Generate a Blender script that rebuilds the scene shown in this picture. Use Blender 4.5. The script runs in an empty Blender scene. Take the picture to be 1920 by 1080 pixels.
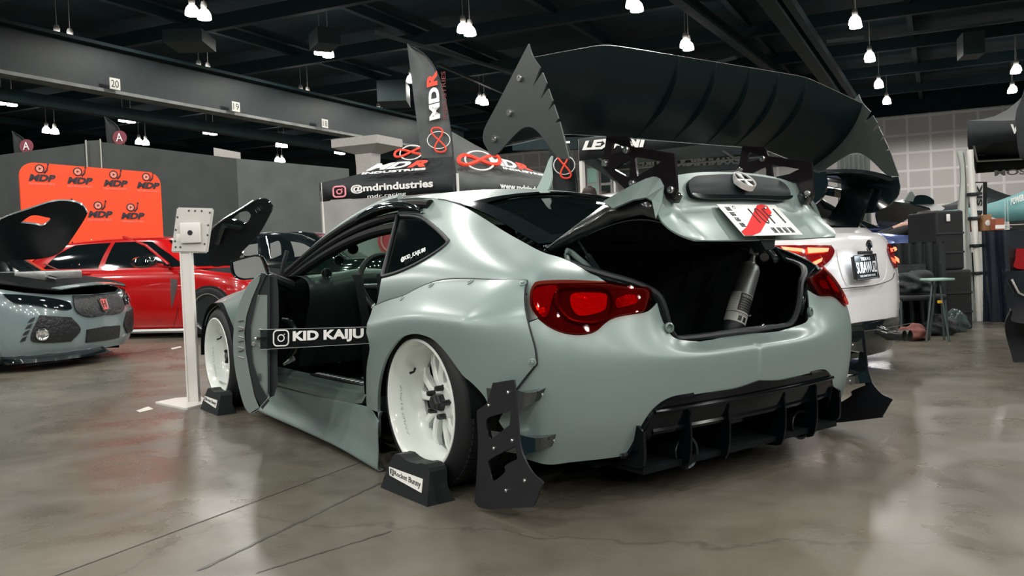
import bpy, bmesh, math, random
import numpy as np
from mathutils import Vector, Matrix
from mathutils.geometry import delaunay_2d_cdt
random.seed(4)
sc = bpy.context.scene
COL = sc.collection
PI = math.pi
# ------------------------------------------------------------------ camera
FPX = 1571.0
yaw, pit, rol = [math.radians(a) for a in (36.07, -1.74, -2.28)]
CAM = np.array([-2.726, 2.495, .827])
Vv = np.array([math.cos(yaw)*math.cos(pit), -math.sin(yaw)*math.cos(pit), math.sin(pit)])
Rv = np.array([-math.sin(yaw), -math.cos(yaw), 0.0]); Uv = np.cross(Rv, Vv)
Rv, Uv = math.cos(rol)*Rv+math.sin(rol)*Uv, -math.sin(rol)*Rv+math.cos(rol)*Uv
cd = bpy.data.cameras.new('camera'); cam = bpy.data.objects.new('camera', cd); COL.objects.link(cam)
cd.sensor_width = 36; cd.lens = 36*FPX/1920; cd.clip_end = 400
cam.matrix_world = Matrix(((Rv[0], Uv[0], -Vv[0], CAM[0]), (Rv[1], Uv[1], -Vv[1], CAM[1]), (Rv[2], Uv[2], -Vv[2], CAM[2]), (0, 0, 0, 1)))
sc.camera = cam
# a sight line through a point of the picture, met with a plane or followed to a distance
def ray(px, py): return Vv+Rv*(px-960)/FPX+Uv*(540-py)/FPX
def hitk(px, py, k, val):
    d = ray(px, py); return CAM+d*(val-CAM[k])/d[k]
def PX(px, py, x): return hitk(px, py, 0, x)
def PY(px, py, y): return hitk(px, py, 1, y)
def PZ(px, py, z): return hitk(px, py, 2, z)
def PD(px, py, w): return CAM+ray(px, py)*w
def proj(P):
    d = np.asarray(P)-CAM; w = d@Vv
    return np.stack([960+FPX*(d@Rv)/w, 540-FPX*(d@Uv)/w], -1)
# ------------------------------------------------------------------ world, exposure
wd = bpy.data.worlds.new('world'); sc.world = wd; wd.use_nodes = True
wd.node_tree.nodes['Background'].inputs[0].default_value = (.02, .20, .24, 1)
wd.node_tree.nodes['Background'].inputs[1].default_value = .22
sc.view_settings.view_transform = 'Standard'; sc.view_settings.look = 'None'
sc.view_settings.exposure = 0.0; sc.view_settings.gamma = 1.0; sc.view_settings.use_curve_mapping = False
# large soft light: the rows of high-bay lamps further along the hall, above and behind the viewer
LAMP_POWER = 560
def area(name, loc, rot, sx, sy, p, col=(1, .97, .93)):
    l = bpy.data.lights.new(name, 'AREA'); l.shape = 'RECTANGLE'; l.size = sx; l.size_y = sy; l.energy = p; l.color = col
    o = bpy.data.objects.new(name, l); o.location = loc; o.rotation_euler = rot; COL.objects.link(o); return o
# ------------------------------------------------------------------ materials
MATS = {}
def mat(name, col, rough=.5, metal=0, coat=0, coatr=.05, emit=None, es=0, var=0, vscale=20, bump=0, bscale=60, trans=0, alpha=1, ior=1.45, spec=.5, sheen=0):
    if name in MATS: return MATS[name]
    m = bpy.data.materials.new(name); m.use_nodes = True; nt = m.node_tree; b = nt.nodes['Principled BSDF']
    I = b.inputs
    I['Base Color'].default_value = (*col, 1); I['Roughness'].default_value = rough; I['Metallic'].default_value = metal
    I['Coat Weight'].default_value = coat; I['Coat Roughness'].default_value = coatr
    I['Transmission Weight'].default_value = trans; I['Alpha'].default_value = alpha; I['IOR'].default_value = ior
    I['Specular IOR Level'].default_value = spec
    if sheen: I['Sheen Weight'].default_value = sheen
    if emit: I['Emission Color'].default_value = (*emit, 1); I['Emission Strength'].default_value = es
    if var or bump:
        tc = nt.nodes.new('ShaderNodeTexCoord')
        if var:
            n = nt.nodes.new('ShaderNodeTexNoise'); n.inputs['Scale'].default_value = vscale; n.inputs['Detail'].default_value = 5
            r = nt.nodes.new('ShaderNodeValToRGB')
            r.color_ramp.elements[0].position = .3; r.color_ramp.elements[1].position = .7
            r.color_ramp.elements[0].color = (*[c*(1-var) for c in col], 1); r.color_ramp.elements[1].color = (*[min(1, c*(1+var)) for c in col], 1)
            nt.links.new(tc.outputs['Object'], n.inputs['Vector']); nt.links.new(n.outputs['Fac'], r.inputs['Fac']); nt.links.new(r.outputs['Color'], I['Base Color'])
        if bump:
            n2 = nt.nodes.new('ShaderNodeTexNoise'); n2.inputs['Scale'].default_value = bscale; n2.inputs['Detail'].default_value = 3
            bp = nt.nodes.new('ShaderNodeBump'); bp.inputs['Strength'].default_value = bump; bp.inputs['Distance'].default_value = .01
            nt.links.new(tc.outputs['Object'], n2.inputs['Vector']); nt.links.new(n2.outputs['Fac'], bp.inputs['Height']); nt.links.new(bp.outputs['Normal'], I['Normal'])
    MATS[name] = m; return m
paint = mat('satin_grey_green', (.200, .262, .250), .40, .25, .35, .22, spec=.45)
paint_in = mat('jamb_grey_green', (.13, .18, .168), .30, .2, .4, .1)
gloss = mat('gloss_black', (.006, .010, .011), .08, 0, 1, .03)
plate_m = mat('matt_black_plate', (.006, .007, .010), .45, 0, 0, bump=.03, bscale=300)
trim_m = mat('black_trim', (.008, .012, .013), .5)
dark_m = mat('dark_interior', (.0025, .004, .005), .8, spec=.15, var=.3, vscale=15)
rubber = mat('tyre_rubber', (.006, .008, .009), .6, bump=.05, bscale=90)
white_w = mat('white_wheel', (.78, .82, .78), .22, 0, .6, .06)
bolt_m = mat('bolt_metal', (.62, .62, .60), .25, 1)
chrome = mat('chrome', (.80, .80, .80), .08, 1)
lip_m = mat('chrome_and_highlight', (.7, .72, .72), .15, .9)
def glass_mat(name, tint, alpha, rough=.03):
    m = bpy.data.materials.new(name); m.use_nodes = True; nt = m.node_tree; nt.nodes.clear()
    o = nt.nodes.new('ShaderNodeOutputMaterial'); mx = nt.nodes.new('ShaderNodeMixShader'); t = nt.nodes.new('ShaderNodeBsdfTransparent')
    g = nt.nodes.new('ShaderNodeBsdfPrincipled'); g.inputs['Base Color'].default_value = (.004, .008, .008, 1); g.inputs['Roughness'].default_value = rough; g.inputs['Coat Weight'].default_value = .5
    t.inputs[0].default_value = (*tint, 1); mx.inputs[0].default_value = alpha
    nt.links.new(t.outputs[0], mx.inputs[1]); nt.links.new(g.outputs[0], mx.inputs[2]); nt.links.new(mx.outputs[0], o.inputs[0])
    MATS[name] = m; return m
glass_dark = glass_mat('tinted_glass', (.10, .16, .15), .55)
glass_side = glass_mat('clear_glass', (.70, .85, .78), .12)
glass_rear = glass_mat('rear_glass', (.12, .18, .17), .60)
film = glass_mat('clear_film', (.55, .6, .6), .35, .2)
# weave of carbon fibre: a twill made of two crossed wave textures
def carbon():
    m = bpy.data.materials.new('carbon_fibre'); m.use_nodes = True; nt = m.node_tree; b = nt.nodes['Principled BSDF']
    tc = nt.nodes.new('ShaderNodeTexCoord'); w = nt.nodes.new('ShaderNodeTexWave'); w.inputs['Scale'].default_value = 60; w.bands_direction = 'DIAGONAL'
    c = nt.nodes.new('ShaderNodeTexChecker'); c.inputs['Scale'].default_value = 160
    mx = nt.nodes.new('ShaderNodeMix'); mx.data_type = 'RGBA'; mx.inputs[0].default_value = .35
    r = nt.nodes.new('ShaderNodeValToRGB'); r.color_ramp.elements[0].color = (.001, .005, .006, 1); r.color_ramp.elements[1].color = (.006, .015, .017, 1)
    nt.links.new(tc.outputs['Object'], w.inputs['Vector']); nt.links.new(tc.outputs['Object'], c.inputs['Vector'])
    nt.links.new(w.outputs['Color'], mx.inputs[6]); nt.links.new(c.outputs['Color'], mx.inputs[7]); nt.links.new(mx.outputs[2], r.inputs[0]); nt.links.new(r.outputs[0], b.inputs['Base Color'])
    b.inputs['Roughness'].default_value = .4; b.inputs['Coat Weight'].default_value = .05; b.inputs['Coat Roughness'].default_value = .2; b.inputs['Specular IOR Level'].default_value = .14; 
    MATS['carbon'] = m; return m
carbon_m = carbon()
# ------------------------------------------------------------------ building helpers
BASE = {}
def tag(o, label=None, cat=None, group=None, kind=None):
    if label: o['label'] = label
    if cat: o['category'] = cat
    if group: o['group'] = group
    if kind: o['kind'] = kind
    return o
def empty(name, loc, label, cat, group=None):
    o = bpy.data.objects.new(name, None); COL.objects.link(o); o.location = Vector([float(q) for q in loc]); o.empty_display_size = .2
    BASE[o.name] = np.array([float(q) for q in loc]); return tag(o, label, cat, group)
def base_of(p):
    return BASE.get(p.name, np.zeros(3)) if p else np.zeros(3)
def mk(name, V, Fc, m=None, parent=None, smooth=True, ang=35, label=None, origin=None):
    V = np.asarray(V, float)
    if parent is not None: b = base_of(parent)
    elif origin is not None: b = np.asarray(origin, float)
    else: b = np.array([V[:, 0].mean(), V[:, 1].mean(), V[:, 2].min()])
    me = bpy.data.meshes.new(name); me.from_pydata((V-b).tolist(), [], [tuple(int(i) for i in f) for f in Fc]); me.update()
    o = bpy.data.objects.new(name, me); COL.objects.link(o)
    if parent is not None: o.parent = parent; BASE[o.name] = b
    else: o.location = Vector(b.tolist()); BASE[o.name] = b
    if m:
        for k in (m if isinstance(m, (list, tuple)) else [m]): me.materials.append(k)
    if smooth:
        me.shade_smooth(); me.set_sharp_from_angle(angle=math.radians(ang))
    if label: o['label'] = label
    return o
class MB:                                     # collects shapes into one mesh
    def __init__(s): s.V = []; s.F = []
    def add(s, V, Fc):
        n = len(s.V); s.V.extend([tuple(map(float, v)) for v in V]); s.F.extend([tuple(i+n for i in f) for f in Fc]); return s
    def box(s, c, d, R=None, bev=0):
        bm = bmesh.new(); bmesh.ops.create_cube(bm, size=1)
        bmesh.ops.scale(bm, vec=d, verts=bm.verts)
        if bev: bmesh.ops.bevel(bm, geom=bm.edges[:], offset=bev, segments=2, affect='EDGES', profile=.5)
        M = R if R is not None else np.eye(3)
        V = [np.asarray(c)+M@np.array(v.co) for v in bm.verts]; bm.verts.index_update()
        Fc = [[v.index for v in f.verts] for f in bm.faces]; bm.free(); return s.add(V, Fc)
    def tube(s, pts, r, n=10, closed=False, cap=True):
        P = [np.asarray(p, float) for p in pts]; N = len(P); rs = r if hasattr(r, '__len__') else [r]*N
        V = []; up = None
        for i, p in enumerate(P):
            a = P[(i-1) % N] if (closed or i > 0) else P[0]; b = P[(i+1) % N] if (closed or i < N-1) else P[-1]
            t = b-a; t = t/(np.linalg.norm(t)+1e-12)
            if up is None:
                h = np.array([0, 0, 1.]) if abs(t[2]) < .9 else np.array([1., 0, 0]); up = h
            s1 = np.cross(t, up); s1 /= np.linalg.norm(s1)+1e-12; up = np.cross(s1, t)
            for k in range(n):
                q = 2*PI*k/n; V.append(p+rs[i]*(math.cos(q)*s1+math.sin(q)*up))
        Fc = []
        for i in range(N if closed else N-1):
            j = (i+1) % N
            for k in range(n): Fc.append((i*n+k, j*n+k, j*n+(k+1) % n, i*n+(k+1) % n))
        if cap and not closed: Fc.append(tuple(range(n))); Fc.append(tuple(range((N-1)*n+n-1, (N-1)*n-1, -1)))
        return s.add(V, Fc)
    def lathe(s, prof, c, axis, n=48, cap=False):   # prof: (radius, height along axis)
        ax = np.asarray(axis, float); ax /= np.linalg.norm(ax); h = np.array([0, 0, 1.]) if abs(ax[2]) < .9 else np.array([1., 0, 0])
        e1 = np.cross(h, ax); e1 /= np.linalg.norm(e1); e2 = np.cross(ax, e1); c = np.asarray(c, float); V = []
        for (r, z) in prof:
            for k in range(n):
                q = 2*PI*k/n; V.append(c+ax*z+r*(math.cos(q)*e1+math.sin(q)*e2))
        Fc = []
        for i in range(len(prof)-1):
            for k in range(n): Fc.append((i*n+k, i*n+(k+1) % n, (i+1)*n+(k+1) % n, (i+1)*n+k))
        if cap: Fc.append(tuple(range(n-1, -1, -1))); Fc.append(tuple((len(prof)-1)*n+k for k in range(n)))
        return s.add(V, Fc)
    def prism(s, poly, o, ux, uy, th, holes=(), centred=False):   # plate with holes; poly in the (ux, uy) plane, thickness along ux x uy
        o, ux, uy = [np.asarray(q, float) for q in (o, ux, uy)]; nz = np.cross(ux, uy); nz /= np.linalg.norm(nz)
        V2, T, loops = cdt([np.asarray(poly, float)]+[np.asarray(h, float) for h in holes])
        a, b = (-th/2, th/2) if centred else (0, th)
        n = len(V2); V = [o+ux*p[0]+uy*p[1]+nz*a for p in V2]+[o+ux*p[0]+uy*p[1]+nz*b for p in V2]
        Fc = [(t[2], t[1], t[0]) for t in T]+[(t[0]+n, t[1]+n, t[2]+n) for t in T]
        cnt = {}
        for t in T:
            for i in range(3):
                e = (t[i], t[(i+1) % 3]); cnt[e] = 1
        for (i, j) in list(cnt):
            if (j, i) not in cnt: Fc.append((i, j, j+n, i+n))
        return s.add(V, Fc)
    def build(s, name, m, parent=None, **k): return mk(name, s.V, s.F, m, parent, **k)
def inpoly(P, poly):
    x, y = P[:, 0], P[:, 1]; r = np.zeros(len(P), bool); n = len(poly); j = n-1
    for i in range(n):
        xi, yi = poly[i]; xj, yj = poly[j]
        if abs(yj-yi) > 1e-15:
            c = ((yi > y) != (yj > y)) & (x < (xj-xi)*(y-yi)/(yj-yi)+xi); r ^= c
        j = i
    return r
def cdt(polys, inner=None):
    pts = []; edges = []
    for p in polys:
        n0 = len(pts); pts.extend([tuple(q) for q in p]); edges.extend([(n0+i, n0+(i+1) % len(p)) for i in range(len(p))])
    if inner is not None and len(inner): pts.extend([tuple(q) for q in inner])
    V, E_, T, *_ = delaunay_2d_cdt([Vector((float(a), float(b))) for a, b in pts], edges, [], 0, 1e-7)
    V = np.array([(v.x, v.y) for v in V]); T = [tuple(t) for t in T if len(t) == 3]
    c = np.array([V[list(t)].mean(0) for t in T]); ok = inpoly(c, polys[0])
    for h in polys[1:]: ok &= ~inpoly(c, h)
    return V, [t for t, k in zip(T, ok) if k], None
def triang(P2):
    """triangles over an outline, given as indices of its own points"""
    P2 = np.asarray(P2, float); V2, T, _ = cdt([P2]); ix = [int(np.argmin(np.hypot(*(P2-v).T))) for v in V2]
    R = [tuple(ix[i] for i in t) for t in T]; return [t for t in R if len(set(t)) == 3]
def smoothpoly(P, closed=True, n=5):
    """Catmull-Rom through the points; a third value marks a corner."""
    P = list(P); N = len(P); out = []
    cr = [len(p) > 2 and p[2] == 1 for p in P]; Q = [np.array(p[:2], float) for p in P]
    for i in range(N if closed else N-1):
        p1, p2 = Q[i], Q[(i+1) % N]
        p0 = Q[i-1] if (not cr[i] and (closed or i > 0)) else 2*p1-p2
        p3 = Q[(i+2) % N] if (not cr[(i+1) % N] and (closed or i < N-2)) else 2*p2-p1
        if cr[i] and cr[(i+1) % N]:
            for k in range(n): out.append(p1+(p2-p1)*k/n)
            continue
        for k in range(n):
            t = k/n; out.append(.5*((2*p1)+(p2-p0)*t+(2*p0-5*p1+4*p2-p3)*t*t+(-p0+3*p1-3*p2+p3)*t**3))
    if not closed: out.append(Q[-1])
    return np.array(out)
class Surf:                                    # smooth spline surface through a net of 3-D control points
    def __init__(s, net):
        N = np.asarray(net, float); s.n, s.m = N.shape[:2]
        N = np.concatenate([2*N[:1]-N[1:2], N, 2*N[-1:]-N[-2:-1]], 0); N = np.concatenate([2*N[:, :1]-N[:, 1:2], N, 2*N[:, -1:]-N[:, -2:-1]], 1); s.N = N
        s.bump = None; s.grid = None
    def raw(s, u, v):
        u = np.clip(np.asarray(u, float), -.2, s.n-.8); v = np.clip(np.asarray(v, float), -.2, s.m-.8)
        iu = np.clip(np.floor(u).astype(int), 0, s.n-2); iv = np.clip(np.floor(v).astype(int), 0, s.m-2); a = u-iu; b = v-iv
        def w(t): return [(1-t)**3/6, (3*t**3-6*t*t+4)/6, (-3*t**3+3*t*t+3*t+1)/6, t**3/6]
        wu, wv = w(a), w(b); r = 0
        for i in range(4):
            for j in range(4): r = r+(wu[i]*wv[j])[..., None]*s.N[iu+i, iv+j]
        return r
    def at(s, u, v):
        p = s.raw(u, v)
        return s.bump(p) if s.bump else p
    def nrm(s, u, v):
        e = 1e-3; u = np.asarray(u, float); v = np.asarray(v, float)
        n = np.cross(s.at(u+e, v)-s.at(u-e, v), s.at(u, v+e)-s.at(u, v-e)); return n/(np.linalg.norm(n, axis=-1, keepdims=True)+1e-12)
    def find(s, px, py):
        if s.grid is None:
            U, V = np.meshgrid(np.linspace(0, s.n-1, s.n*6), np.linspace(0, s.m-1, s.m*6), indexing='ij'); P = s.at(U, V); s.grid = (U, V, P, proj(P), np.linalg.norm(P-CAM, axis=-1), s.nrm(U, V))
        U, V, P, Q, Dd, Nn = s.grid
        d = np.hypot(Q[..., 0]-px, Q[..., 1]-py); facing = np.abs(((P-CAM)*Nn).sum(-1))/Dd
        cost = d+np.where(d < 60, 0, 0)+(Dd-Dd.min())*4
        i = np.unravel_index(np.argmin(cost), cost.shape); x = np.array([U[i], V[i]])
        for it in range(25):
            f0 = proj(s.at(x[0], x[1]))-(px, py)
            if np.abs(f0).max() < .02: break
            e = 1e-4; J = np.stack([(proj(s.at(x[0]+e, x[1]))-(px, py)-f0)/e, (proj(s.at(x[0], x[1]+e))-(px, py)-f0)/e], 1)
            try: dx = -np.linalg.solve(J.T@J+1e-6*np.trace(J.T@J)*np.eye(2), J.T@f0)
            except Exception: break
            L = np.abs(dx).max()
            if L > .5: dx *= .5/L
            x = x+dx; x[0] = min(max(x[0], 0), s.n-1); x[1] = min(max(x[1], 0), s.m-1)
        return x
def uvpoly(surf, poly, n=4, closed=True):
    """poly: picture points (x, y[, 1 = corner]) or ('U', u, v) -> smooth outline in the surface's own (u, v)"""
    Q = []
    for p in poly:
        if p[0] == 'U': Q.append((p[1], p[2], 1))
        else:
            x = surf.find(p[0], p[1]); Q.append((x[0], x[1], 1) if len(p) > 2 else (x[0], x[1]))
    return smoothpoly(Q, closed, n)
def patchVF(surf, uvs, du=.25, dv=.25, off=0, th=0, join=False):
    outer = uvs[0]; lo = outer.min(0); hi = outer.max(0)
    gu, gv = np.meshgrid(np.arange(math.floor(lo[0]/du)*du, hi[0], du), np.arange(math.floor(lo[1]/dv)*dv, hi[1], dv), indexing='ij'); G = np.stack([gu.ravel(), gv.ravel()], 1)
    ok = inpoly(G, outer)
    for h in uvs[1:]: ok &= ~inpoly(G, h)
    G = G[ok]
    allb = np.concatenate(uvs)
    if len(G): G = G[np.array([np.hypot((allb[:, 0]-g[0])/du, (allb[:, 1]-g[1])/dv).min() > .35 for g in G])]
    V2, T, _ = cdt(uvs, G)
    P = surf.at(V2[:, 0], V2[:, 1]); Nn = surf.nrm(V2[:, 0], V2[:, 1]); sgn = outsign(surf)
    P = P+Nn*sgn*off; Fc = [t if sgn > 0 else (t[2], t[1], t[0]) for t in T]
    if th:
        n = len(P); edges = {}
        for t in Fc:
            for i in range(3): edges[(t[i], t[(i+1) % 3])] = 1
        B = P-Nn*sgn*th; F2 = list(Fc)+[(t[2]+n, t[1]+n, t[0]+n) for t in Fc]
        for (i, j) in edges:
            if (j, i) not in edges and not (join and abs(P[i][1]) < .004 and abs(P[j][1]) < .004): F2.append((j, i, i+n, j+n))
        return np.concatenate([P, B]), F2
    return P, Fc
def outsign(surf):
    if not hasattr(surf, 'sg'): surf.sg = 1
    return surf.sg
def mirrorVF(V, Fc):
    V = np.array(V, float).copy(); V[:, 1] *= -1; return V, [tuple(reversed(f)) for f in Fc]
def patch(name, surf, polys, m, parent, side='L', du=.25, dv=.25, off=0, th=.004, **k):
    uvs = [p if isinstance(p, np.ndarray) else uvpoly(surf, p) for p in polys]; V, Fc = patchVF(surf, uvs, du, dv, off, th, side == 'J')
    out = []
    if side in 'LB': out.append(mk(name, V, Fc, m, parent, **k))
    if side in 'RB': V2, F2 = mirrorVF(V, Fc); out.append(mk(name, V2, F2, m, parent, **k))
    if side == 'J':
        V2, F2 = mirrorVF(V, Fc); n = len(V); o = mk(name, np.concatenate([V, V2]), list(Fc)+[tuple(i+n for i in f) for f in F2], m, parent, **k)
        bm = bmesh.new(); bm.from_mesh(o.data); bmesh.ops.remove_doubles(bm, verts=[v for v in bm.verts if abs(v.co.y) < .01], dist=.0004); bm.to_mesh(o.data); bm.free(); out.append(o)
    return out
def text(name, s, m, parent, quad, ext=.002, bold=0, shear=0, sp=1.0, mirror=False, subset=None, **k):
    """lettering fitted to a flat quad: corners lower-left, lower-right, upper-left, upper-right"""
    c = bpy.data.curves.new(name, 'FONT'); c.body = s; c.size = 1; c.offset = bold; c.shear = shear; c.space_character = sp; c.resolution_u = 3
    o = bpy.data.objects.new(name, c); COL.objects.link(o); me = bpy.data.meshes.new_from_object(o); bpy.data.objects.remove(o)
    V = np.array([v.co[:] for v in me.vertices]); Fc = [tuple(p.vertices) for p in me.polygons]; bpy.data.meshes.remove(me)
    lo, hi = V.min(0), V.max(0); t = (V-lo)/np.maximum(hi-lo, 1e-9)
    if mirror: t[:, 0] = 1-t[:, 0]
    a, b, c2, d = [np.asarray(q, float) for q in quad]; nz = np.cross(b-a, c2-a); nz /= np.linalg.norm(nz)
    P = (a[None]*(1-t[:, :1])*(1-t[:, 1:2])+b[None]*t[:, :1]*(1-t[:, 1:2])+c2[None]*(1-t[:, :1])*t[:, 1:2]+d[None]*t[:, :1]*t[:, 1:2])
    n = len(P); E = {}
    for f in Fc:
        for i in range(len(f)): E[(f[i], f[(i+1) % len(f)])] = 1
    F2 = [tuple(i+n for i in f) for f in Fc]+[tuple(reversed(f)) for f in Fc]+[(i, j, j+n, i+n) for (i, j) in E if (j, i) not in E]
    return mk(name, np.concatenate([P, P+nz*ext]), F2, m, parent, smooth=False, **k)
def lerp(a, b, t): return np.asarray(a, float)*(1-t)+np.asarray(b, float)*t
def subquad(Q, u0, v0, u1, v1):
    a, b, c, d = [np.asarray(q, float) for q in Q]
    f = lambda u, v: a*(1-u)*(1-v)+b*u*(1-v)+c*(1-u)*v+d*u*v
    return f(u0, v0), f(u1, v0), f(u0, v1), f(u1, v1)
def rot3(axis, a):
    return np.array(Matrix.Rotation(a, 3, Vector(axis)))
# ================================================================== THE GREY-GREEN COUPE
CAR = empty('sports_coupe', (.9, 0, 0), 'satin grey-green widebody coupe with open door, raised boot lid and huge rear wing', 'car')
Zd = [.10, .22, .35, .50, .62, .70, .76]
def st(x, y, z): return [(x if not hasattr(x, '__len__') else x[i], y[i], z[i]) for i in range(10)]
net = [
 st(3.46, [0]*10, [.10, .18, .27, .36, .44, .50, .55, .57, .585, .60]),
 st([3.44, 3.45, 3.45, 3.44, 3.43, 3.42, 3.40, 3.38, 3.36, 3.34], [.40]*10, [.10, .18, .27, .36, .44, .50, .55, .57, .585, .60]),
 st([3.30]*4+[3.29, 3.28, 3.27, 3.26, 3.25, 3.24], [.76, .79, .80, .80, .79, .76, .73, .70, .67, .64], [.10, .20, .30, .40, .48, .54, .58, .60, .615, .62]),
 st(2.98, [.87, .89, .90, .91, .90, .87, .82, .78, .73, .68], [.10, .22, .34, .46, .55, .61, .645, .665, .675, .68]),
 st(2.57, [.88, .91, .93, .95, .95, .90, .84, .79, .74, .69], [.10, .22, .35, .48, .58, .655, .69, .71, .725, .73]),
 st(2.25, [.85, .87, .885, .90, .895, .865, .83, .79, .74, .70], [.10, .22, .35, .50, .60, .68, .73, .75, .76, .765]),
 st(1.95, [.83, .855, .865, .87, .87, .855, .83, .80, .76, .72], [.10, .22, .35, .50, .62, .70, .75, .765, .775, .78]),
 st(1.6, [.83, .855, .865, .87, .87, .86, .83, .78, .72, .66], [.10, .22, .35, .50, .62, .70, .765, .80, .88, .955]),
 st(1.3, [.83, .855, .865, .87, .87, .86, .83, .775, .69, .605], [.10, .22, .35, .50, .62, .70, .77, .81, .95, 1.07]),
 st(1.0, [.83, .855, .865, .87, .87, .86, .83, .77, .67, .555], [.10, .22, .35, .50, .62, .70, .775, .82, .99, 1.145]),
 st(.75, [.83, .855, .865, .87, .87, .86, .83, .77, .66, .535], [.10, .22, .35, .50, .62, .70, .78, .83, 1.00, 1.155]),
 st(.5, [.83, .855, .865, .87, .87, .86, .83, .77, .665, .53], [.10, .22, .35, .50, .62, .71, .79, .85, .99, 1.125]),
 st(.28, [.83, .855, .865, .87, .87, .865, .835, .78, .675, .53], [.10, .22, .35, .50, .62, .72, .80, .87, .985, 1.09]),
 st(.05, [.83, .855, .865, .87, .872, .87, .84, .785, .69, .55], [.10, .22, .35, .50, .62, .725, .80, .87, .95, 1.02]),
 st(-.15, [.84, .86, .87, .875, .875, .87, .84, .785, .70, .575], [.10, .22, .35, .50, .62, .725, .795, .85, .905, .945]),
 st(-.33, [.85, .87, .875, .875, .875, .865, .835, .78, .70, .60], [.13, .24, .36, .50, .61, .715, .78, .825, .86, .89]),
 st(-.47, [.86, .875, .88, .88, .875, .855, .82, .77, .70, .615], [.15, .25, .36, .49, .59, .69, .765, .80, .825, .84]),
 [(-.58, .84, .165), (-.59, .86, .26), (-.60, .87, .36), (-.605, .87, .46), (-.605, .865, .56), (-.595, .845, .64), (-.575, .81, .71), (-.555, .75, .757), (-.56, .68, .785), (-.56, .625, .80)],
 [(-.635, .75, .17), (-.66, .775, .26), (-.672, .785, .36), (-.678, .79, .45), (-.68, .785, .515), (-.672, .77, .585), (-.655, .735, .655), (-.635, .695, .715), (-.635, .65, .75), (-.64, .625, .765)],
 [(-.685, .63, .17), (-.715, .65, .26), (-.73, .66, .36), (-.738, .665, .44), (-.74, .66, .50), (-.73, .645, .56), (-.715, .62, .62), (-.70, .59, .675), (-.69, .565, .72), (-.68, .54, .745)],
 [(-.72, .48, .17), (-.75, .49, .26), (-.768, .50, .35), (-.778, .50, .43), (-.783, .495, .49), (-.765, .49, .535), (-.745, .475, .59), (-.735, .46, .64), (-.725, .445, .69), (-.71, .43, .73)],
 [(-.73, .38, .17), (-.76, .38, .26), (-.78, .38, .35), (-.79, .38, .43), (-.797, .38, .488), (-.775, .38, .512), (-.755, .38, .53), (-.735, .38, .555), (-.72, .38, .60), (-.71, .38, .66)],
 [(-.74, .27, .17), (-.77, .27, .26), (-.79, .27, .35), (-.80, .27, .43), (-.805, .27, .487), (-.785, .27, .498), (-.76, .27, .505), (-.735, .27, .513), (-.715, .27, .522), (-.69, .27, .532)],
 [(-.745, .13, .17), (-.775, .13, .26), (-.795, .13, .35), (-.805, .13, .43), (-.81, .13, .487), (-.79, .13, .498), (-.765, .13, .505), (-.74, .13, .512), (-.715, .13, .52), (-.69, .13, .53)],
 [(-.745, 0, .17), (-.775, 0, .26), (-.795, 0, .35), (-.805, 0, .43), (-.81, 0, .487), (-.79, 0, .498), (-.765, 0, .505), (-.74, 0, .512), (-.715, 0, .52), (-.69, 0, .53)],
]
NU = len(net)-1
def endmirror(S_):
    S_.N[-1, 1:-1] = S_.N[-3, 1:-1]*np.array([1, -1, 1]); S_.N[-1, 0] = S_.N[-3, 0]*np.array([1, -1, 1]); S_.N[-1, -1] = S_.N[-3, -1]*np.array([1, -1, 1]); return S_
def vmirror(S_):
    S_.N[:, -1] = S_.N[:, -3]*np.array([1, -1, 1]); return S_
SB = endmirror(Surf(net))                                 # body side from the nose round to the middle of the tail
_n = SB.nrm(np.array([10.]), np.array([3.]))[0]; SB.sg = 1 if _n[1] > 0 else -1
def ss(a, b, x):
    t = np.clip((x-a)/(b-a), 0, 1); return t*t*(3-2*t)
def flare(P):
    x, y, z = P[..., 0], P[..., 1], P[..., 2]
    zt = .765-.19*np.maximum(0, x+.1)**1.6
    A = ss(.78, .30, x)*(1-.88*ss(-.36, -.64, x))
    t = (zt-z)/.125; q = (t+1-np.sqrt((t-1)**2+.02))/2
    B = (q+np.sqrt(q*q+.002))/2-.45*np.clip(zt-.135-z, 0, .35)*ss(1.05, 1.8, t)
    out = .118*A*B*ss(.35, .70, y)
    Q = P.copy(); Q[..., 1] = y+out; return Q
SF = endmirror(Surf(net)); SF.bump = flare; SF.sg = SB.sg
# ---- roof, windscreen and rear glass: one crowned surface between the two rails
rails = [((1.98, .71, .775), (2.28, .80)), ((1.6, .655, .955), (1.86, .985)), ((1.3, .60, 1.07), (1.52, 1.11)), ((1.08, .565, 1.13), (1.22, 1.175)),
         ((.90, .545, 1.155), (.95, 1.20)), ((.70, .535, 1.152), (.70, 1.20)), ((.50, .53, 1.125), (.46, 1.178)), ((.29, .53, 1.09), (.24, 1.14)),
         ((.05, .55, 1.02), (-.02, 1.075)), ((-.15, .575, .945), (-.26, .995)), ((-.32, .60, .89), (-.46, .915))]
tn = []
for (R_, C_) in rails:
    row = []
    for t in (0, .12, .3, .5, .75, 1):
        y = R_[1]*(1-t); k = 1-(1-t)**2
        row.append((R_[0]+(C_[0]-R_[0])*k, y, R_[2]+(C_[1]-R_[2])*k))
    tn.append(row)
ST = vmirror(Surf(tn)); _n = ST.nrm(np.array([5.]), np.array([3.]))[0]; ST.sg = 1 if _n[2] > 0 else -1
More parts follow.
